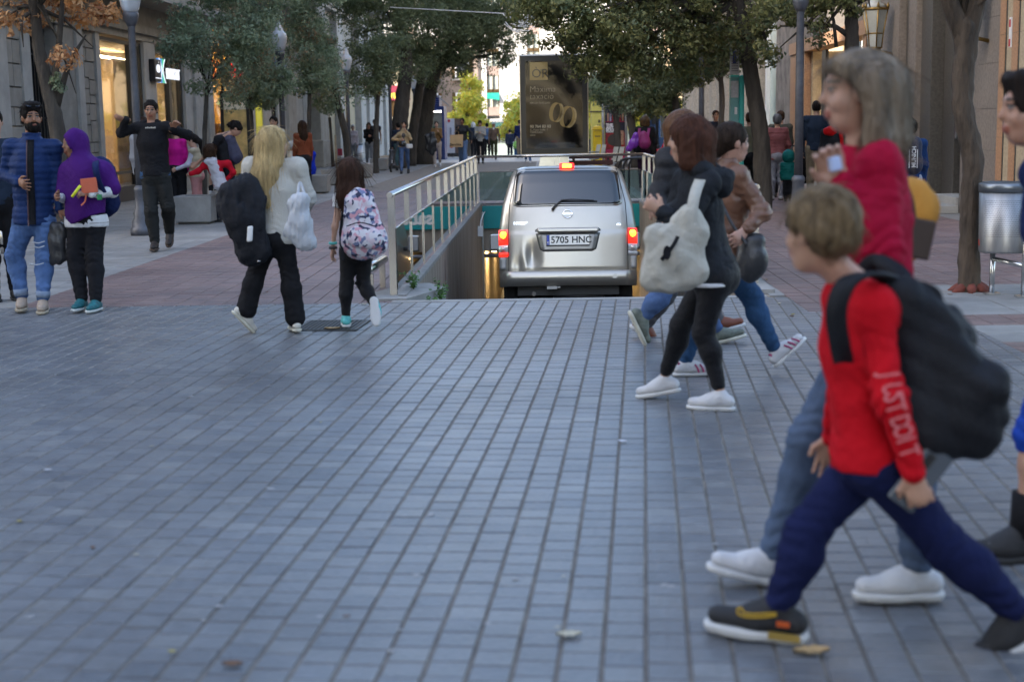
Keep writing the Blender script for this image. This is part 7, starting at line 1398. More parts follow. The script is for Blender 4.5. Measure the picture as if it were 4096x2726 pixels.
# couple on the left: man in blue quilted jacket, woman in purple hijab
A = Man('bearded man in a blue quilted jacket and ripped jeans at the left', 140, 1250, 1.74, yaw=14, Y=11.8, h=.009, sk=(.26, .12, .065), hy=18,
        J=dict(neck=(128, 560), chest=(130, 665), pelvis=(138, 860), head=(127, 472), shR=(45, 590), elR=(15, 700, .02), wrR=(75, 728, -.18), shL=(218, 592), elL=(232, 725, .04), wrL=(238, 838, -.02), hipR=(95, 890), hipL=(178, 890), knR=(58, 1020, -.02), anR=(88, 1190, -.02), knL=(178, 1030, -.04), anL=(172, 1200, -.08)))
A.body((.012, .01, .009), hands=(.25, .45), pn=((-.1, .3, -1), None), hd=((.9, -.3, -.45), None), spread=.14); qj = fab('blue_quilted_nylon', (.013, .032, .105), .55, var=.15, vs=4); A.top(qj, 'quilted_jacket', t=.024, hem=.08, w=puff(.0065, .052, 0, 1), slt=.014, collar=.045, k=.04)
v = Vol(); f_ = A.f; j = A.j; mid = lambda a, u_: a+A.tf*.136+A.tu*u_; strap(A.e, 'black_tee', curve_pts([j['neck']+A.tf*.075, mid(j['chest'], .06), mid(j['chest'], -.12), mid(j['pelvis'], -.07)]), .05, .02, blackc, fl=A.l)
strap(A.e, 'zip', curve_pts([j['neck']+A.tf*.085-A.l*.03, mid(j['chest'], .05)-A.l*.028, mid(j['chest'], -.12)-A.l*.03, mid(j['pelvis'], -.08)-A.l*.034]), .012, .008, M('brown_zip_tape', (.06, .03, .04), .6))
A.bottom(fab('faded_blue_denim', (.085, .15, .31), .85, var=.62, vs=3.2), 'jeans', t=.014, to=.93, wr=.007); A.shoes(M('beige_suede', (.34, .27, .21), .85, var=.15), M('pale_gum_sole', (.42, .36, .26), .6), high=.012)
for n in 'LR': a = A.j['an'+n]; d = nrm(A.j['kn'+n]-a); MB().tube([a+d*.02, a+d*.075], [.056, .060], 18).build('turned_cuff', fab('pale_denim_cuff', (.22, .28, .38)), A.e)
rip = fab('frayed_white_thread', (.45, .48, .52))
for x, y, w_ in ((178, 962, .05), (180, 980, .045), (170, 1048, .06)): p_ = world(x, y, 11.8); strap(A.e, 'frayed_tear', curve_pts([p_+np.array([-w_, -.135, 0]), p_+np.array([0, -.15, -.008]), p_+np.array([w_, -.135, .004])]), .008, .003, rip)
A.hair(h_black, 'quiff', h=.008, w=.004, vol=1.0); A.beard(h_black)
sg_ = empty('sunglasses', A.hp(.03, 0, .13), label='dark sunglasses pushed up on the hair of the bearded man', cat='sunglasses')
for sd in (1, -1): o = MB().lathe([(.028, 0), (.024, .008), (0, .012)], (0, 0, 0), 16).build('lens', M('dark_lens', (.012, .02, .035), .2, var=0, spec=.4), None); o.parent = sg_; m4 = Matrix.Translation(Vector(A.hp(.072, .034*sd, .108)-np.array(sg_.location))); o.matrix_local = m4 @ Vector(A.hf*.75+A.hu*.65).to_track_quat('Z', 'Y').to_matrix().to_4x4()
MB().tube([A.hp(.075, .06, .11), A.hp(.02, .086, .10), A.hp(-.05, .088, .05)], .003, 5).tube([A.hp(.075, -.06, .11), A.hp(.02, -.086, .10), A.hp(-.05, -.088, .05)], .003, 5).tube([A.hp(.085, .01, .112), A.hp(.085, -.01, .112)], .003, 5).build('frame', bsole, sg_)
poly_bag('dark_bag', [(222, 900), (245, 905), (248, 1040), (210, 1045), (212, 950)], (11.75, .035), grey_leather, 'dark bag hanging from the left hand of the man in the blue jacket', 'bag', h=.013, wr=.012, seed=3)
Hj = Man('woman in a purple hijab and black trousers holding a coral notebook', 350, 1248, 1.52, yaw=-8, Y=11.75, h=.009, fem=True, sk=(.24, .115, .065), hy=-42,
         J=dict(neck=(318, 645), chest=(340, 700), pelvis=(345, 868), head=(298, 578), shL=(418, 680), elL=(450, 765, .0), wrL=(372, 775, -.20), shR=(278, 680), elR=(255, 790, -.05), wrR=(238, 788, -.15), hipL=(378, 890), hipR=(315, 890), knL=(375, 1025, -.02), anL=(385, 1200, -.06), knR=(300, 1020), anR=(328, 1195, -.02)))
Hj.body((.02, .012, .01), hands=(.6, .8), pn=((.2, .6, -.8), None), hd=((-.9, -.3, .1), None)); tp = Hj.top(fab('white_sweatshirt', (.60, .60, .61), .85), 'sweatshirt', t=.006, hem=.055, wr=.003, slt=.012)
ctr = fab('black_joggers', (.016, .016, .019), .85); Hj.bottom(ctr, t=.020, wr=.007, to=.95); Hj.shoes(M('teal_trainer', (.015, .13, .15), .6, var=.5, vs=30), M('pale_sole', (.55, .58, .55), .6), high=.02)
pur = fab('purple_jersey', (.058, .011, .13), .8, var=.12, vs=5); v = Vol(); ax = np.array([Hj.hf, Hj.hl, Hj.hu]); hq = Hj.hp
v.ell(hq(-.012, 0, .025), (.108, .092, .108), ax, .03); v.cone(hq(-.02, 0, -.04), Hj.j['neck']-Hj.f*.0, .092, .095, .05); j = Hj.j
v.cone(j['shL']-Hj.u*.02, j['shR']-Hj.u*.02, .072, .072, .06); v.cone(j['chest']-Hj.u*.02, j['pelvis']+Hj.u*.05+Hj.f*.02, .182, .160, .06, Hj.f, .90); v.cone(j['shL'], j['elL']+Hj.u*.03, .068, .074, .05); v.cone(j['shR'], j['elR']+Hj.u*.06, .062, .064, .05)
v.ell(hq(.10, 0, -.028), (.088, .066, .088), ax, .02, 's'); v.plane(j['pelvis']-Hj.u*.015, -Hj.u+Hj.l*.35); v.w = wrinkle(.010, 12, 6, (1.6, 1.6, .5)); v.build('hijab', pur, Hj.e, .009)
v = Vol(); v.cone(j['pelvis']-Hj.u*.04-Hj.l*.04, j['pelvis']-Hj.u*.04+Hj.l*.04, .146, .146, .03, Hj.f, .85); v.plane(j['pelvis']-Hj.u*.078, -Hj.u); v.plane(j['pelvis']+Hj.u*.02, Hj.u); v.w = wrinkle(.004, 22, 2); v.build('hem_band', fab('white_sweatshirt', (1, 1, 1)), Hj.e, .008)
v = Vol(); v.cone(j['elL'], j['wrL'], .050, .036, .02); v.w = wrinkle(.006, 26, 5); v.build('loose_sleeve', fab('white_sweatshirt', (1, 1, 1)), Hj.e, .008)
v = Vol(); v.cone(j['pelvis']-Hj.u*.05-Hj.l*.04, j['pelvis']-Hj.u*.05+Hj.l*.04, .150, .150, .03, Hj.f, .85); v.plane(j['pelvis']-Hj.u*.05, -Hj.u); v.plane(j['pelvis']-Hj.u*.038, Hj.u); v.build('hem_stripe', fab('grey_trim', (.10, .10, .11)), Hj.e, .008)
nb = MB().obox(world(357, 742, 11.52), (.065, .0, .006), (0, .012, 0), (-.004, 0, .060)).build('notebook', M('coral_cover', (.55, .12, .06), .6, var=.06), label='coral red notebook held by the woman in the purple hijab', cat='notebook', bevel=.004)
hl = MB().tube([world(288, 788, 11.42), world(322, 742, 11.44)], [.012, .012], 10).build('highlighter', M('yellow_plastic', (.62, .62, .02), .4), label='yellow highlighter pen in the hand with the coral notebook', cat='pen')
strap(nb, 'ribbon', curve_pts([world(345, 778, 11.5), world(340, 805, 11.5), world(325, 822, 11.48)]), .012, .003, M('coral_cover', (1, 1, 1))); MB().obox(world(402, 788, 11.50)+np.array([0, -.02, 0]), (.016, 0, 0), (0, .02, 0), (0, 0, .022)).build('sleeve_badge', M('green_badge', (.02, .22, .07), .6), Hj.e, bevel=.004)
hbp = empty('backpack', world(440, 780, 11.95), label='navy backpack on the back of the woman in the purple hijab', cat='backpack'); v = Vol(); v.cone(world(400, 690, 12.0), world(410, 800, 12.0), .13, .15, .05, (0, 1, 0), .7); v.w = wrinkle(.008, 20, 2); v.build('main_bag', navy, hbp, .014); strap(hbp, 'shoulder_strap', curve_pts([world(385, 640, 11.75), world(382, 665, 11.55), world(392, 720, 11.53), world(415, 770, 11.6)]), .05, .01, navy, fl=(1, 0, 0))

# man in the black hoodie, arms raised
Hm = Man('man in a black hoodie walking forward with both arms raised', 630, 1000, 1.86, yaw=6, Y=17.7, h=.011, sk=(.30, .15, .09), hy=0, hp=8,
         J=dict(neck=(605, 495), chest=(610, 570), pelvis=(622, 690), head=(604, 440), shR=(556, 508), elR=(484, 532, -.02), wrR=(505, 478, -.14), shL=(660, 508), elL=(752, 540, -.03), wrL=(690, 515, -.24), hipR=(600, 705), hipL=(648, 705), knR=(604, 845, -.05), anR=(620, 965, -.02), knL=(672, 825, .0), anL=(678, 925, .30)))
Hm.body((.015, .012, .01), hands=(.8, .75), pn=((.2, -.7, -.6), (-.3, .5, .6)), hd=((.5, -.3, .6), (-.85, -.3, .2)), spread=.06); Hm.top(fab('black_fleece', (.013, .013, .015), .9, var=.15), 'hoodie', t=.028, hem=.035, wr=.010, slt=.022, k=.05)
v = Vol(); n_ = Hm.j['neck']; v.cone(n_-Hm.l*.09+Hm.f*.01, n_-Hm.f*.08+Hm.u*.02, .045, .05, .04); v.cone(n_+Hm.l*.09+Hm.f*.01, n_-Hm.f*.08+Hm.u*.02, .045, .05, .04); v.w = wrinkle(.006, 30, 1); v.build('hood', M('black_fleece', (1, 1, 1)), Hm.e, .011)
v = Vol(); pv = Hm.j['pelvis']; v.cone(pv-Hm.u*.03-Hm.l*.05, pv-Hm.u*.05+Hm.l*.05, .142, .142, .03, Hm.f, .9); v.plane(pv-Hm.u*.075, -Hm.u); v.w = wrinkle(.006, 25, 7); v.build('shirt_hem', denim_d, Hm.e, .011)
Hm.bottom(fab('charcoal_chino', (.024, .025, .024), .85), t=.02, wr=.008); Hm.shoes(M('dark_brown_boot', (.022, .016, .014), .6), M('gum_dark_sole', (.07, .045, .03), .7), high=.02); Hm.hair(h_black, 'short', w=.003, front=.07)
p_ = world(603, 512, 17.5); 
for k in range(6): MB().box(p_[0]-.065+.022*k, p_[0]-.048+.022*k, p_[1]-.012, p_[1]-.004, p_[2]-.006, p_[2]+.010+.004*(k % 2)).build('print_letter', M('hoodie_print', (.40, .38, .33), .8, var=0), Hm.e)
# ------------------------------------------------------------------ the crowd along the street
def person(label, px, py, H, yaw, top, bot, hair, shoe, Y=None, hk='short', z0=None, h=.016, group='passers-by along the street', sl=1., ttl='jumper', tt=.014, hem=.05, fl=0, hands=(.6, .6), ln=.12, w=None, coll=0, **k):
    m = Man(label, px, py, H, yaw, Y=Y, z0=z0, h=h, group=group, **k); m.body(hands=hands); m.top(top, ttl, t=tt, hem=hem, sleeve=sl, wr=.007, w=w, collar=coll); m.bottom(bot, t=.013, wr=.006, flare=fl); m.shoes(shoe, wsole if shoe is whitec else bsole, h=min(h, .012))
    if hair is not None: m.hair(hair, hk, ln=ln, h=min(h, .012))
    return m
walk = dict(legL=(18, 6), legR=(-16, 16)); walk2 = dict(legL=(-15, 18), legR=(17, 6))
beige = fab('beige_jacket', (.38, .28, .16)); tanf = fab('camel_sweater', (.20, .115, .05)); offw = fab('off_white_trousers', (.50, .42, .37)); greyk = fab('light_grey_knit', (.36, .35, .33)); greyd = fab('grey_denim', (.20, .215, .24)); olive = fab('olive_cotton', (.13, .125, .085)); brownk = fab('brown_knit', (.145, .10, .075)); khaki = fab('khaki_cotton', (.21, .165, .11)); rust = fab('rust_knit', (.20, .055, .025)); lilac = fab('lilac_cotton', (.48, .44, .50)); creamk = fab('cream_shirt', (.55, .53, .44)); dkgreen = fab('dark_green_cord', (.045, .048, .022)); bluec = fab('blue_cotton', (.09, .15, .26)); bshoe = M('black_shoe', (.014, .014, .014), .5)
K_ = 'people behind the left planters'
# left side
person('person in pale grey jacket glimpsed behind the man in the black hoodie', 545, 0, 1.66, 170, Y=21.5, top=fab('pale_grey_jacket', (.36, .37, .40)), bot=blackc, hair=h_brown, shoe=bshoe, group=K_, h=.014)
person('woman in a magenta top half hidden by the raised sleeve of the hoodie man', 676, 0, 1.56, 160, Y=24.3, top=fab('magenta_knit', (.46, .01, .20)), bot=blackc, hair=h_brown, shoe=bshoe, group=K_, h=.014, fem=True)
pv = person('girl in a beige padded vest and pink trousers with a long dark ponytail', 750, 0, 1.38, -95, Y=24.2, top=fab('lavender_sleeve', (.48, .46, .54)), bot=fab('dusty_pink_cotton', (.42, .20, .19)), hair=h_black, hk='pony', ln=.34, shoe=whitec, group=K_, h=.012, fem=True, armL=(20, 5, 50), armR=(20, 5, 50), hp=12)
pv.top(fab('beige_padded_vest', (.36, .31, .22)), 'padded_vest', t=.04, hem=.06, arms='', w=puff(.007, .07, 0, 2))
ch = Man('child in a red and grey hooded jacket with a heart climbing on the planter', 842, 788, .98, yaw=168, Y=22.75, z0=.45, h=.011, group=K_, hs=.90, hy=-25, hp=10, legL=(50, 62), legR=(48, 60), J=dict(neck=(850, 640), pelvis=(882, 738), head=(845, 604), shL=(818, 662), elL=(793, 685, -.02), wrL=(764, 695, -.05), shR=(912, 655), elR=(934, 690, .0), wrR=(912, 715, .05)))
ch.body(hands=(.6, .6)); ch.top(fab('red_fleece', (.42, .008, .02)), 'jacket', t=.035, hem=.03, wr=.008, slt=.03); ch.bottom(blackc, t=.014); ch.shoes(whitec, wsole, h=.009); ch.hair(h_brown, 'bob', ln=.09, h=.009)
v = Vol(); j = ch.j; v.cone(j['chest'], j['pelvis']-ch.tu*.0, .105, .115, .04, ch.tf, .85); v.cone(j['neck']-ch.f*.03, j['chest']-ch.f*.04, .085, .08, .04); v.ell(j['neck']-ch.f*.075-ch.u*.02, (.11, .06, .055), None, .03); v.w = wrinkle(.006, 26, 4); v.build('grey_back_panel', fab('pale_grey_fleece', (.50, .49, .53)), ch.e, .010)
hp_ = world(917, 707, 22.60); b = MB(); P = [(.0165*16*math.sin(t)**3/16, (13*math.cos(t)-5*math.cos(2*t)-2*math.cos(3*t)-math.cos(4*t))/16*.0165) for t in [i*math.pi/12 for i in range(24)]]; b.add([(hp_[0]+x*2, hp_[1], hp_[2]+z*2) for x, z in P], [tuple(range(24))]); b.build('heart_patch', fab('red_fleece', (1, 0, 0)), ch.e)
tm = Man('man in a black tee stooping to hold the child on the planter', 918, 885, 1.66, yaw=-80, Y=23.1, h=.011, group=K_, hp=28, sk=MED, lean=12, **walk2, armL=(38, 5, 12), armR=(38, 5, 14), J=dict(head=(942, 514)))
tm.body(); tm.top(blackc, 'tee', t=.018, sleeve=.32, hem=.06, wr=.007); tm.bottom(fab('ink_chino', (.012, .014, .022)), t=.018); tm.shoes(bshoe, bsole, h=.01); tm.hair(h_black, 'quiff', h=.01)
bk2 = empty('backpack', world(1000, 580, 23.2), label='dark backpack with pink patches on the man in the black tee', cat='backpack'); v = Vol(); v.cone(tm.j['neck']-tm.f*.17-tm.u*.07, tm.j['chest']-tm.f*.2-tm.u*.16, .10, .13, .04); v.w = wrinkle(.01, 22, 5); v.build('main_bag', M('pink_navy_patches', (.03, .03, .06), .7, var=.3, vs=9, col2=[(.35, .03, .16)]), bk2, .014)
person('man with glasses in a cream shirt behind the head of the blond woman', 1075, 0, 1.72, -15, Y=29.2, top=creamk, bot=khaki, hair=h_black, shoe=bshoe, group=K_, h=.013, sk=MED)
gl = MB(); 
person('woman with long brown hair in a rust top seen from behind', 1190, 0, 1.62, 205, Y=30.2, top=rust, bot=blackc, hair=h_brown, hk='long', ln=.33, shoe=bshoe, group=K_, h=.013, fem=True)
for lab, px, py, tp_, hr_, yw, hd in (('white haired elderly person in a pale jacket sitting on the second planter edge', 1178, 690, fab('pale_jacket', (.52, .53, .55)), h_white, 160, (1168, 585)), ('elderly person in a bright blue coat with a striped headscarf sitting on the planter', 1226, 690, fab('bright_blue_coat', (.008, .03, .40)), M('striped_scarf', (.42, .42, .44), .8, var=.7, vs=14), 200, (1206, 588))):
    m = Man(lab, px, py, 1.55, yaw=yw, Y=32.2, h=.013, group=K_, legL=(80, 80), legR=(80, 80), seat=.40, lean=14, fem=True, armL=(30, 5, 40), armR=(30, 5, 40), J=dict(head=(*hd, .0), neck=(px-2, 610), pelvis=(px+6, 676))); m.body(); m.top(tp_, 'coat', t=.05, hem=.14, wr=.012, slt=.035, collar=.03); m.bottom(blackc, t=.014); m.shoes(bshoe, bsole, h=.012); m.hair(hr_, 'bob' if hr_ is not h_white else 'short', ln=.05, h=.011, vol=1.3)
poly_bag('shoulder_bag', [(1208, 660), (1225, 668), (1222, 695), (1205, 693)], (31.6, .06), fab('cream_leather', (.52, .50, .40)), 'cream shoulder bag beside the seated pair', 'bag', h=.016, wr=.008); a_ = world(1222, 668, 31.6); 
person('woman with glasses in a grey jacket standing by the dark door far left', 1334, 651, 1.62, 10, top=fab('grey_wool', (.16, .165, .17)), bot=blackc, hair=h_red, hk='bob', ln=.05, shoe=bshoe, fem=True, hem=.12)
MB().box(*[q for q in (lambda p: (p[0]-.09, p[0]+.09, p[1]-.1, p[1]-.02, p[2]-.15, p[2]+.12))(world(1361, 607, 57))]).build('red_bag', M('red_paper_bag', (.35, .02, .05), .6), label='small red paper bag beside the woman by the dark door', cat='bag')
person('white haired woman in a lilac top behind the steel bin', 1416, 650, 1.60, 5, top=lilac, bot=greyd, hair=h_white, shoe=bshoe, fem=True, Y=58)
person('woman in a black top and grey jeans looking up from her phone', 1480, 666, 1.70, 10, top=blackc, bot=greyd, hair=h_brown, hk='long', ln=.28, shoe=whitec, fem=True, armL=(30, 5, 70, 30), armR=(30, 5, 70, 30), **walk)
person('man in a grey tee behind the slim tree trunk', 1504, 656, 1.82, 10, top=fab('dark_grey_tee', (.07, .07, .075)), bot=khaki, hair=h_black, shoe=bshoe, sl=.32, Y=59, sk=TAN)
wb = Man('woman in a beige jacket phoning while leaning on an electric scooter', 1620, 694, 1.68, yaw=0, h=.013, fem=True, sk=MED, group='passers-by along the street', J=dict(shR=(1596, 538), elR=(1572, 557), wrR=(1602, 560, -.2), shL=(1634, 538), elL=(1643, 556, -.05), wrL=(1626, 526, -.12)), hr=8, **walk2)
wb.body(hands=(.6, .8)); wb.top(fab('dark_grey_rib', (.07, .07, .075)), 'ribbed_top', t=.008, arms=''); wb.bottom(denim, 'jeans', t=.006); wb.shoes(bshoe, bsole, h=.011); wb.hair(h_black, 'tied', h=.011)
v = Vol(); wb.torso(v, .022); v.plane(wb.j['pelvis']-wb.tu*.03, -wb.tu)
for n in 'LR': wb.arm(v, n, .016)
v.cone(wb.j['neck']+wb.f*.17, wb.j['pelvis']+wb.f*.17, .055, .085, .01, op='s'); v.w = wrinkle(.007, 22, 2); v.build('jacket', beige, wb.e, .012)
hm = Vol(); p_ = world(1610, 577, 46.0); hm.ell(p_, (.125, .13, .115)); hm.ell(p_+np.array([0, -.02, -.10]), (.10, .11, .07), None, .01, 's'); hm.build('helmet', M('gloss_black', (.012, .012, .013), .15), None, .012, label='glossy black helmet hanging at the waist of the scooter woman', cat='helmet')
wbg = MB().box(*(lambda p: (p[0]-.10, p[0]+.10, p[1]-.05, p[1]+.05, p[2]-.07, p[2]+.07))(world(1638, 585, 46.1))).build('handbag', M('white_leather', (.62, .6, .58), .4), label='small white handbag on the scooter woman', cat='bag', bevel=.03)
sc = empty('electric_scooter', gnd(1563, 690), label='black electric scooter leaning beside the woman in the beige jacket', cat='scooter'); bp_ = gnd(1563, 690); wY = bp_.y; top_ = Vector(world(1594, 554, wY+.25))
def wheel_(c): o = MB().lathe([(.06, -.025), (.10, -.03), (.11, 0), (.10, .03), (.06, .025)], (0, 0, 0), 18).build('wheel', rub, None); o.parent = sc; o.matrix_local = Matrix.Translation(c-sc.location) @ Matrix.Rotation(R(78), 4, 'Y'); 
wheel_(bp_+Vector((0, 0, .11))); wheel_(bp_+Vector((.25, .85, .11)))
MB().tube([bp_+Vector((0, .02, .2)), bp_+Vector((.08, .1, .34)), top_], [.03, .03, .022], 8).build('stem', bsole, sc); MB().tube([top_+Vector((-.2, .04, .03)), top_+Vector((.2, -.04, .03))], .016, 8).build('handlebar', bsole, sc); MB().tube([bp_+Vector((.08, .14, .2)), bp_+Vector((.24, .8, .15))], [.05, .06], 4).build('deck', bsole, sc); MB().obox(bp_+Vector((0, -.02, .2)), (.05, 0, 0), (0, .11, 0), (0, 0, .02)).build('mudguard', bsole, sc)
MB().obox(bp_+Vector((.05, .05, .36)), (.008, 0, 0), (0, .008, 0), (0, 0, .05)).build('reflector', white, sc)
person('person in dark clothes with a teal backpack behind the scooter woman', 1578, 0, 1.62, 200, Y=50, top=fab('ink_blue_jacket', (.02, .03, .05)), bot=fab('teal_grey_trousers', (.05, .10, .12)), hair=h_black, shoe=bshoe)
bw = person('woman in a camel sweater and pale trousers looking up, jacket over her arm', 1750, 667, 1.69, 2, top=tanf, bot=offw, hair=h_black, hk='tied', shoe=whitec, fem=True, hp=-28, armL=(20, 5, 120, 20), armR=(18, 14, 60, -10), **walk2)
poly_bag('carried_jacket', [(1704, 540), (1730, 530), (1742, 560), (1740, 605), (1730, 620), (1708, 600)], (53.2, .07), M('black_padded_gloss', (.014, .015, .018), .35, var=.3), 'black padded jacket over the arm of the camel sweater woman', 'jacket', h=.02, wr=.02)
person('man in dark navy seen from behind beyond the camel sweater woman', 1790, 0, 1.72, 185, Y=72, top=navy, bot=fab('ink_chino', (1, 1, 1)), hair=h_black, shoe=bshoe, h=.022)
bb2 = person('tall woman in a black sweatshirt and wide jeans holding a paper shopping bag', 1838, 0, 1.80, -4, Y=52, top=fab('charcoal_sweat', (.028, .028, .03)), bot=fab('mid_denim', (.10, .16, .27)), hair=h_black, hk='pony', ln=.1, shoe=whitec, fem=True, sk=BROWN, fl=.05, armR=(25, 8, 110, 15), armL=(10, 38, 20), hy=-8, **walk)
kraft = M('kraft_paper', (.42, .27, .13), .75, var=.1, vs=6, bump=.2); pa, pb2 = world(1799, 540, 51.6), world(1851, 588, 51.6); sbg = empty('shopping_bag', ((pa[0]+pb2[0])/2, 51.6, pb2[2]), label='brown paper shopping bag with black lettering held by tall woman', cat='bag')
MB().add([(pa[0], 51.5, pb2[2]), (pb2[0], 51.5, pb2[2]), (pb2[0], 51.7, pb2[2]), (pa[0], 51.7, pb2[2]), (pa[0]+.01, 51.56, pa[2]), (pb2[0]+.02, 51.56, pa[2]+.01), (pb2[0]+.02, 51.66, pa[2]+.01), (pa[0]+.01, 51.66, pa[2])], [(3, 2, 1, 0), (0, 1, 5, 4), (1, 2, 6, 5), (2, 3, 7, 6), (3, 0, 4, 7)]).build('paper', kraft, sbg)
text('lettering', 'Bershka', .125, blackc, sbg, (pa[0]+.005, 51.49, pb2[2]+.05), (1, 0, .02), (0, 0, 1), bold=.002, sx=1.02); MB().tube(curve_pts([(pa[0]+.15, 51.6, pa[2]), (pa[0]+.18, 51.6, pa[2]+.12), (pa[0]+.3, 51.6, pa[2]+.12), (pa[0]+.33, 51.6, pa[2])]), .006, 5).build('handle', kraft, sbg)
p_ = world(1826, 515, 51.6); MB().lathe([(.03, 0), (.032, .14), (.012, .18), (.014, .21)], p_, 10).build('water_bottle', glass_mat('clear_bottle', (.75, .78, .8), 2.0), label='clear water bottle held up by the woman with the paper bag', cat='bottle')
person('person in a dark coat with grey hair behind the grey sweater man', 1882, 0, 1.66, 190, Y=72, top=fab('ink_blue_jacket', (1, 1, 1)), bot=blackc, hair=h_white, shoe=bshoe, h=.022, fem=True, hk='bob')
person('man in a light grey sweater looking down at his phone', 1910, 0, 1.70, 0, Y=58, top=greyk, bot=blackc, hair=h_brown, hk='quiff', shoe=bshoe, hp=24, armL=(22, 4, 85, 32), armR=(22, 4, 85, 32))
MB().box(*(lambda p: (p[0]-.05, p[0]+.05, p[1]-.01, p[1]+.01, p[2]-.03, p[2]+.03))(world(1907, 528, 57.6))).build('smartphone', M('gold_phone', (.5, .4, .2), .3), label='pale gold phone in the hands of the light grey sweater man', cat='phone')
person('person carrying a denim jacket behind the grey sweater man', 1938, 0, 1.60, 180, Y=70, top=bluec, bot=blackc, hair=h_black, shoe=bshoe, h=.022)
cm = person('older man in a pale cap and brown V neck sweater with hands in pockets', 1977, 638, 1.64, 0, top=brownk, bot=dkgreen, hair=None, shoe=bshoe, sk=TAN, armL=(-6, 16, 22), armR=(4, 10, 6), **walk)
v = Vol(); v.ell(cm.hp(-.005, 0, .05), (.11, .11, .085)); v.cone(cm.hp(.07, .03, .07), cm.hp(.13, 0, .055), .03, .045, .02, cm.hu, .3); v.plane(cm.hp(0, 0, .045), -cm.hu); v.build('cap', fab('pale_green_cap', (.40, .46, .42)), cm.e, .012); v = Vol(); v.cone(cm.j['neck']+cm.f*.05, cm.j['neck']+cm.f*.10-cm.u*.05, .05, .02, .02); v.build('shirt_collar', fab('white_tee', (1, 1, 1)), cm.e, .012)
person('person in a navy padded jacket walking away into the far square', 2030, 0, 1.70, 175, Y=84, z0=-.45, top=fab('ink_navy_padded', (.015, .02, .04), .5), bot=fab('ink_chino', (1, 1, 1)), hair=h_black, shoe=bshoe, h=.022, tt=.05)
ck = person('small child with a white hat and green white backpack in the far square', 2054, 0, 1.04, 175, Y=80, z0=-.29, top=fab('pale_grey_jacket', (1, 1, 1)), bot=denim_d, hair=h_white, shoe=bshoe, h=.018)
v = Vol(); v.cone(ck.j['neck']-ck.f*.12-ck.u*.1, ck.j['chest']-ck.f*.13-ck.u*.12, .13, .15, .03); v.build('backpack', M('green_white_bag', (.22, .45, .08), .6, var=.6, vs=6), None, .018, label='green and white backpack on the small child', cat='backpack')
person('person in navy and khaki just left of the billboard edge', 2070, 0, 1.72, 190, Y=67, top=navy, bot=khaki, hair=h_black, shoe=bshoe, h=.02)
person('person whose jeans and white shoes show below the billboard', 2112, 652, 1.6, 0, top=bluec, bot=denim, hair=h_brown, shoe=whitec, h=.018, **walk)
# right side
mb = person('woman with curly brown hair in a long black coat walking away', 2578, 0, 1.64, 178, Y=33, top=fab('black_coat', (.012, .012, .014)), bot=fab('plum_trousers', (.03, .012, .03)), hair=hairm('curly_brown_hair', (.06, .035, .015)), hk='bob', ln=.10, shoe=bshoe, fem=True, fat=1.22, tt=.04, hem=.20, h=.012, armL=(8, 14, 30), armR=(0, 14, 14), **walk)
mbp = empty('backpack', world(2575, 560, 32.7), label='magenta backpack with shoulder straps on the woman in the black coat', cat='backpack'); mg = M('magenta_nylon', (.17, .006, .085), .6, var=.2, vs=6); v = Vol(); v.cone(world(2574, 545, 32.72), world(2578, 572, 32.70), .115, .14, .03, (0, 1, 0), .7); v.w = wrinkle(.006, 20, 1); v.build('main_bag', mg, mbp, .012)
for a_ in ((2562, 2556), (2590, 2594)): strap(mbp, 'shoulder_strap', [world(a_[0], 552, 32.66), world(a_[1], 528, 32.7), world(a_[1]+2, 514, 32.85)], .06, .015, mg, fl=(1, 0, 0))
poly_bag('plastic_bag', [(2545, 535), (2556, 560), (2545, 585), (2512, 600), (2520, 575)], (32.75, .05), M('purple_plastic', (.17, .03, .33), .3, var=.3, vs=8), 'purple plastic bag slung on the left of the magenta backpack', 'bag', h=.014, wr=.012)
person('young child in a red and white top among the women on the right', 2672, 0, 1.24, -70, Y=36, top=fab('red_fleece', (1, 0, 0)), bot=navy, hair=h_black, shoe=bshoe, h=.012, armL=(20, 5, 60), armR=(25, 5, 50)).top(fab('white_bib', (.55, .55, .56)), 'vest', t=.03, arms='', hem=.0)
bl = person('smiling man in a blue shirt and dark waistcoat in front of the columns', 2864, 0, 1.72, 5, Y=34, top=bluec, bot=khaki, hair=h_brown, shoe=bshoe, h=.012); bl.top(fab('ink_navy_vest', (.012, .016, .03)), 'open_vest', t=.028, arms='', hem=.0)
person('person in an olive hooded jacket seen from behind by the big right trunk', 3003, 0, 1.60, 178, Y=26.2, top=olive, bot=blackc, hair=h_brown, shoe=whitec, h=.012, fem=True, tt=.035, hem=.08)
stripe_m = bpy.data.materials.new('striped_cotton'); stripe_m.use_nodes = True; N, L = stripe_m.node_tree.nodes, stripe_m.node_tree.links; tc = N.new('ShaderNodeTexCoord'); wv = N.new('ShaderNodeTexWave'); wv.inputs['Scale'].default_value = 22; wv.bands_direction = 'X'; rp = N.new('ShaderNodeValToRGB'); rp.color_ramp.interpolation = 'CONSTANT'; rp.color_ramp.elements[0].color = (.03, .03, .05, 1); rp.color_ramp.elements[1].position = .5; rp.color_ramp.elements[1].color = (.42, .42, .45, 1); L.new(tc.outputs['Object'], wv.inputs['Vector']); L.new(wv.outputs[0], rp.inputs[0]); L.new(rp.outputs[0], N['Principled BSDF'].inputs['Base Color']); N['Principled BSDF'].inputs['Roughness'].default_value = .85
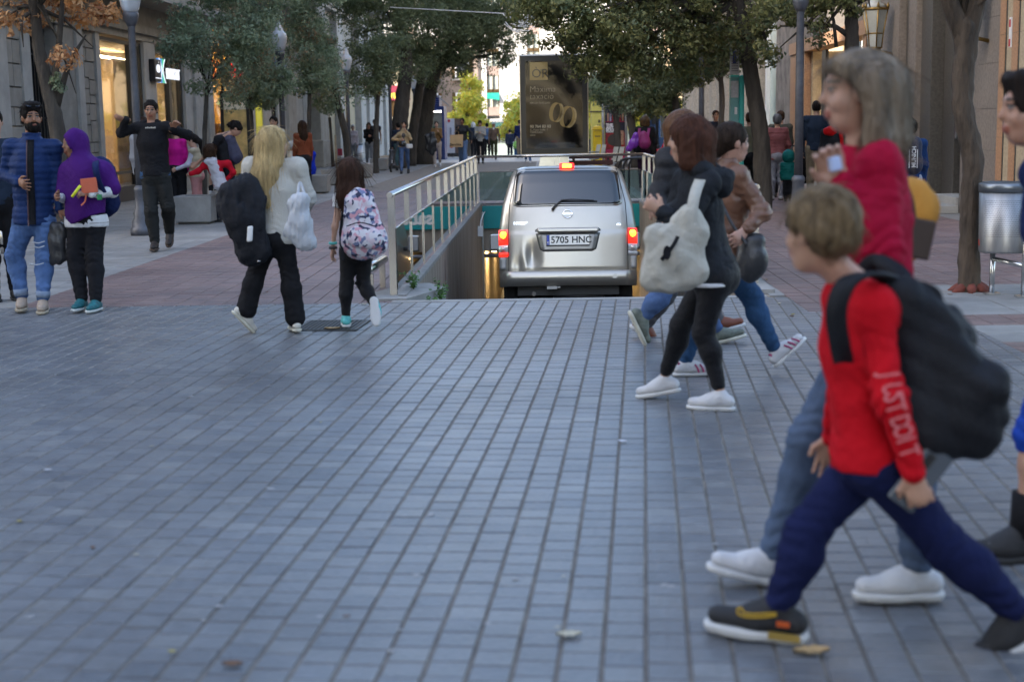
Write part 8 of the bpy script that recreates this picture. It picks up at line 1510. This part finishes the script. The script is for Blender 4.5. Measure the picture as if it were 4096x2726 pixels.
person('grey haired woman in a dusty pink padded jacket and striped trousers', 3106, 800, 1.555, 176, top=fab('dusty_pink_padded', (.22, .075, .075), .55), bot=stripe_m, hair=hairm('steel_grey_hair', (.11, .11, .115)), shoe=M('silver_shoe', (.5, .5, .52), .35, .5), h=.011, fem=True, tt=.035, hem=.11, w=puff(.008, .062, 0, 4), armR=(12, 16, 15), armL=(5, 8, 10), ln=.02)
person('person in a grey green coat beside the dusty pink jacket', 3127, 0, 1.63, 178, Y=28.2, top=fab('grey_green_coat', (.055, .055, .045)), bot=blackc, hair=h_brown, shoe=bshoe, h=.013, tt=.03, hem=.12)
tc_ = Man('small child in a teal padded jacket holding a hand, right of the pink jacket', 3152, 786, .84, yaw=175, Y=26.0, h=.012, hs=.88); tc_.body(); tc_.top(fab('teal_padded', (.008, .13, .115), .55), 'jacket', t=.05, hem=.06, w=puff(.007, .05, 0, 6), slt=.035); tc_.bottom(blackc, t=.014); tc_.shoes(bshoe, bsole, h=.01); v = Vol(); v.ell(tc_.hc-tc_.f*.01, (.115, .12, .13)); v.w = puff(.005, .05, 0, 6); v.build('hood', fab('teal_padded', (1, 1, 1)), tc_.e, .012)
sr = empty('stroller', world(3180, 760, 25.6), label='dark stroller half hidden behind the fluted right lamp post', cat='stroller'); p_ = gnd(3182, 795); 
for dx in (-.02, .30): o = MB().lathe([(.07, -.02), (.10, 0), (.07, .02)], (0, 0, 0), 16).build('wheel', rub, None); o.parent = sr; o.matrix_local = Matrix.Translation(Vector((p_.x+dx, p_.y, .10))-sr.location) @ Matrix.Rotation(R(85), 4, 'Y')
MB().tube([(p_.x, p_.y, .12), (p_.x+.05, p_.y-.05, .6), (p_.x-.05, p_.y+.3, 1.0)], .014, 6).tube([(p_.x+.3, p_.y, .12), (p_.x+.25, p_.y-.05, .6), (p_.x+.2, p_.y+.3, 1.0)], .014, 6).tube([(p_.x-.05, p_.y+.3, 1.0), (p_.x+.2, p_.y+.3, 1.0)], .016, 6).build('frame', bsole, sr); v = Vol(); v.cone((p_.x+.12, p_.y-.05, .45), (p_.x+.14, p_.y-.2, .75), .17, .15, .03); v.build('seat', blackc, sr, .014)
person('tall man in a dark sweater and khaki trousers by the granite entrance', 3272, 0, 1.80, 172, Y=26.2, top=fab('ink_blue_jacket', (1, 1, 1)), bot=khaki, hair=h_black, shoe=bshoe, h=.012, tt=.02, armL=(4, 10, 14), armR=(0, 6, 8))
rh = person('person in a black padded waistcoat with a red hood behind the grey haired woman', 3345, 0, 1.52, 175, Y=25.0, top=fab('black_padded_nylon', (1, 1, 1)), bot=blackc, hair=h_black, shoe=bshoe, h=.012, tt=.04); v = Vol(); n_ = rh.j['neck']; v.ell(n_-rh.f*.08+np.array([-.07, 0, -.02]), (.12, .07, .085)); v.cone(n_-rh.f*.06+np.array([.09, -.05, .06]), n_-rh.f*.15+np.array([.13, 0, -.35]), .035, .03, .03); v.w = wrinkle(.008, 24, 3); v.build('red_hood', fab('bright_red_nylon', (.55, .01, .012), .5), rh.e, .011)
mk = Man('boy with dark curly hair and a navy backpack at the granite doorway', 3650, 0, 1.42, yaw=172, Y=17.0, h=.011); mk.body(); mk.top(fab('petrol_blue_knit', (.012, .035, .11)), t=.03, wr=.007); mk.bottom(fab('pale_grey_joggers', (.33, .33, .37)), t=.02); mk.shoes(whitec, wsole, h=.011); mk.hair(hairm('curly_black_hair', (.008, .007, .006)), 'short', h=.009, w=.012, vol=2.0)
mkb = empty('backpack', world(3650, 620, 16.75), label='navy backpack with big upright white lettering at the granite doorway', cat='backpack'); v = Vol(); v.cone(world(3650, 580, 16.74), world(3652, 660, 16.74), .105, .115, .03, (0, 1, 0), .62); v.w = wrinkle(.005, 20, 2); v.build('main_bag', M('navy_canvas', (.014, .018, .045), .75, var=.3, vs=14, bump=.4), mkb, .011); q0, q1 = world(3640, 672, 16.61), world(3664, 596, 16.61)
text('lettering', 'MUNICH', .066, white, mkb, (world(3662, 670, 16.62)[0], 16.62, world(3662, 670, 16.62)[2]), (0.0, 0, 1), (-1, 0, 0), bold=.0022, sx=.93)
for x in (3636, 3668): a_, b_ = world(x, 672, 16.62), world(x+1, 598, 16.62); MB().box(a_[0]-.004, a_[0]+.004, 16.616, 16.622, a_[2], b_[2]).build('print_line', white, mkb)
person('person glimpsed at the left picture edge beyond the bearded man', -62, 0, 1.66, 30, Y=12.6, top=fab('ink_blue_jacket', (1, 1, 1)), bot=blackc, hair=h_black, shoe=bshoe, h=.014, armL=(10, 10, 20), armR=(10, 10, 20))
# ------------------------------------------------------------------ fallen leaves and scraps
lf = [M('fallen_leaf_tan', (.42, .28, .13), .7, var=.2, vs=20), M('fallen_leaf_pale', (.50, .46, .34), .7, var=.15, vs=20), M('fallen_leaf_brown', (.16, .08, .04), .8, var=.2, vs=20), M('fallen_leaf_yellow', (.40, .33, .07), .7, var=.2, vs=20), M('paper_scrap', (.62, .62, .66), .7, var=.05), M('gum_spot', (.30, .30, .30), .8, var=.2)]
rg = random.Random(21)
def leaf(px, py, s, mi, label, ang=None, name='fallen_leaf', cat='leaf', group='scattered leaves and scraps', flat=False):
    p = gnd(px, py, .003); a = rg.uniform(0, 6.28) if ang is None else ang; n = 9; b = MB(); V = []; lift = 0 if flat else .22*s
    for i in range(n):
        t = i/(n-1); wd = s*.28*math.sin(math.pi*t)**.8*(1+.25*math.sin(t*22)); x = s*(t-.5)
        for sd in (-1, 0, 1): V.append((p.x+x*math.cos(a)-sd*wd*math.sin(a), p.y+x*math.sin(a)+sd*wd*math.cos(a), p.z+.002+lift*(abs(sd)*.5+.7*(t-.5)**2)))
    b.add(V, [(i*3+k, i*3+k+1, (i+1)*3+k+1, (i+1)*3+k) for i in range(n-1) for k in range(2)], 0, None, True); return b.build(name, lf[mi], label=label, cat=cat, group=group)
leaf(3245, 2612, .105, 0, 'large curled tan leaf behind the front trainer of the boy in red', .1); leaf(2275, 2543, .075, 1, 'pale curled leaf in the bottom middle of the tiles', .05); leaf(930, 2660, .06, 2, 'reddish brown leaf near the bottom left edge', 0)
leaf(2490, 1767, .05, 4, 'folded white paper scrap left of the jeans of the grey haired woman', -.6, 'paper_scrap', 'scrap'); leaf(1330, 1318, .12, 0, 'tan leaf lying on the iron drain grate', .0); leaf(192, 1880, .035, 4, 'round white paper scrap at the left of the tiles', 0, 'paper_scrap', 'scrap'); leaf(1273, 718, .22, 0, 'curled tan leaf on the red bricks left of the ramp railing', .2); leaf(1215, 720, .16, 0, 'smaller curled leaf on the red bricks', .3)
for i in range(46):      # gum spots and leaf bits over the tiles
    px, py = rg.uniform(0, 3300), rg.uniform(1260, 2650); k = rg.random()
    if k < .62: q = gnd(px, py, .0022); s = rg.uniform(.008, .016); MB().lathe([(s, 0), (s*.8, .0012)], (q.x, q.y, .001), 10).build('gum_spot', lf[5], label='pale trodden gum spot on the grey blue tiles', cat='gum spot', group='gum spots on the tiles')
    else: leaf(px, py, rg.uniform(.015, .03), rg.choice((1, 2, 3)), 'tiny leaf fragment on the grey blue tiles', group='tiny leaf fragments on the tiles')
for i in range(34):
    px, py = rg.choice(((rg.uniform(2950, 3900), rg.uniform(1090, 1330)), (rg.uniform(300, 1500), rg.uniform(1000, 1220)), (rg.uniform(1300, 1900), rg.uniform(640, 760)))); leaf(px, py, rg.uniform(.03, .06), rg.choice((0, 1, 3, 2)), 'small dry leaf on the street paving', group='small dry leaves on the street paving')
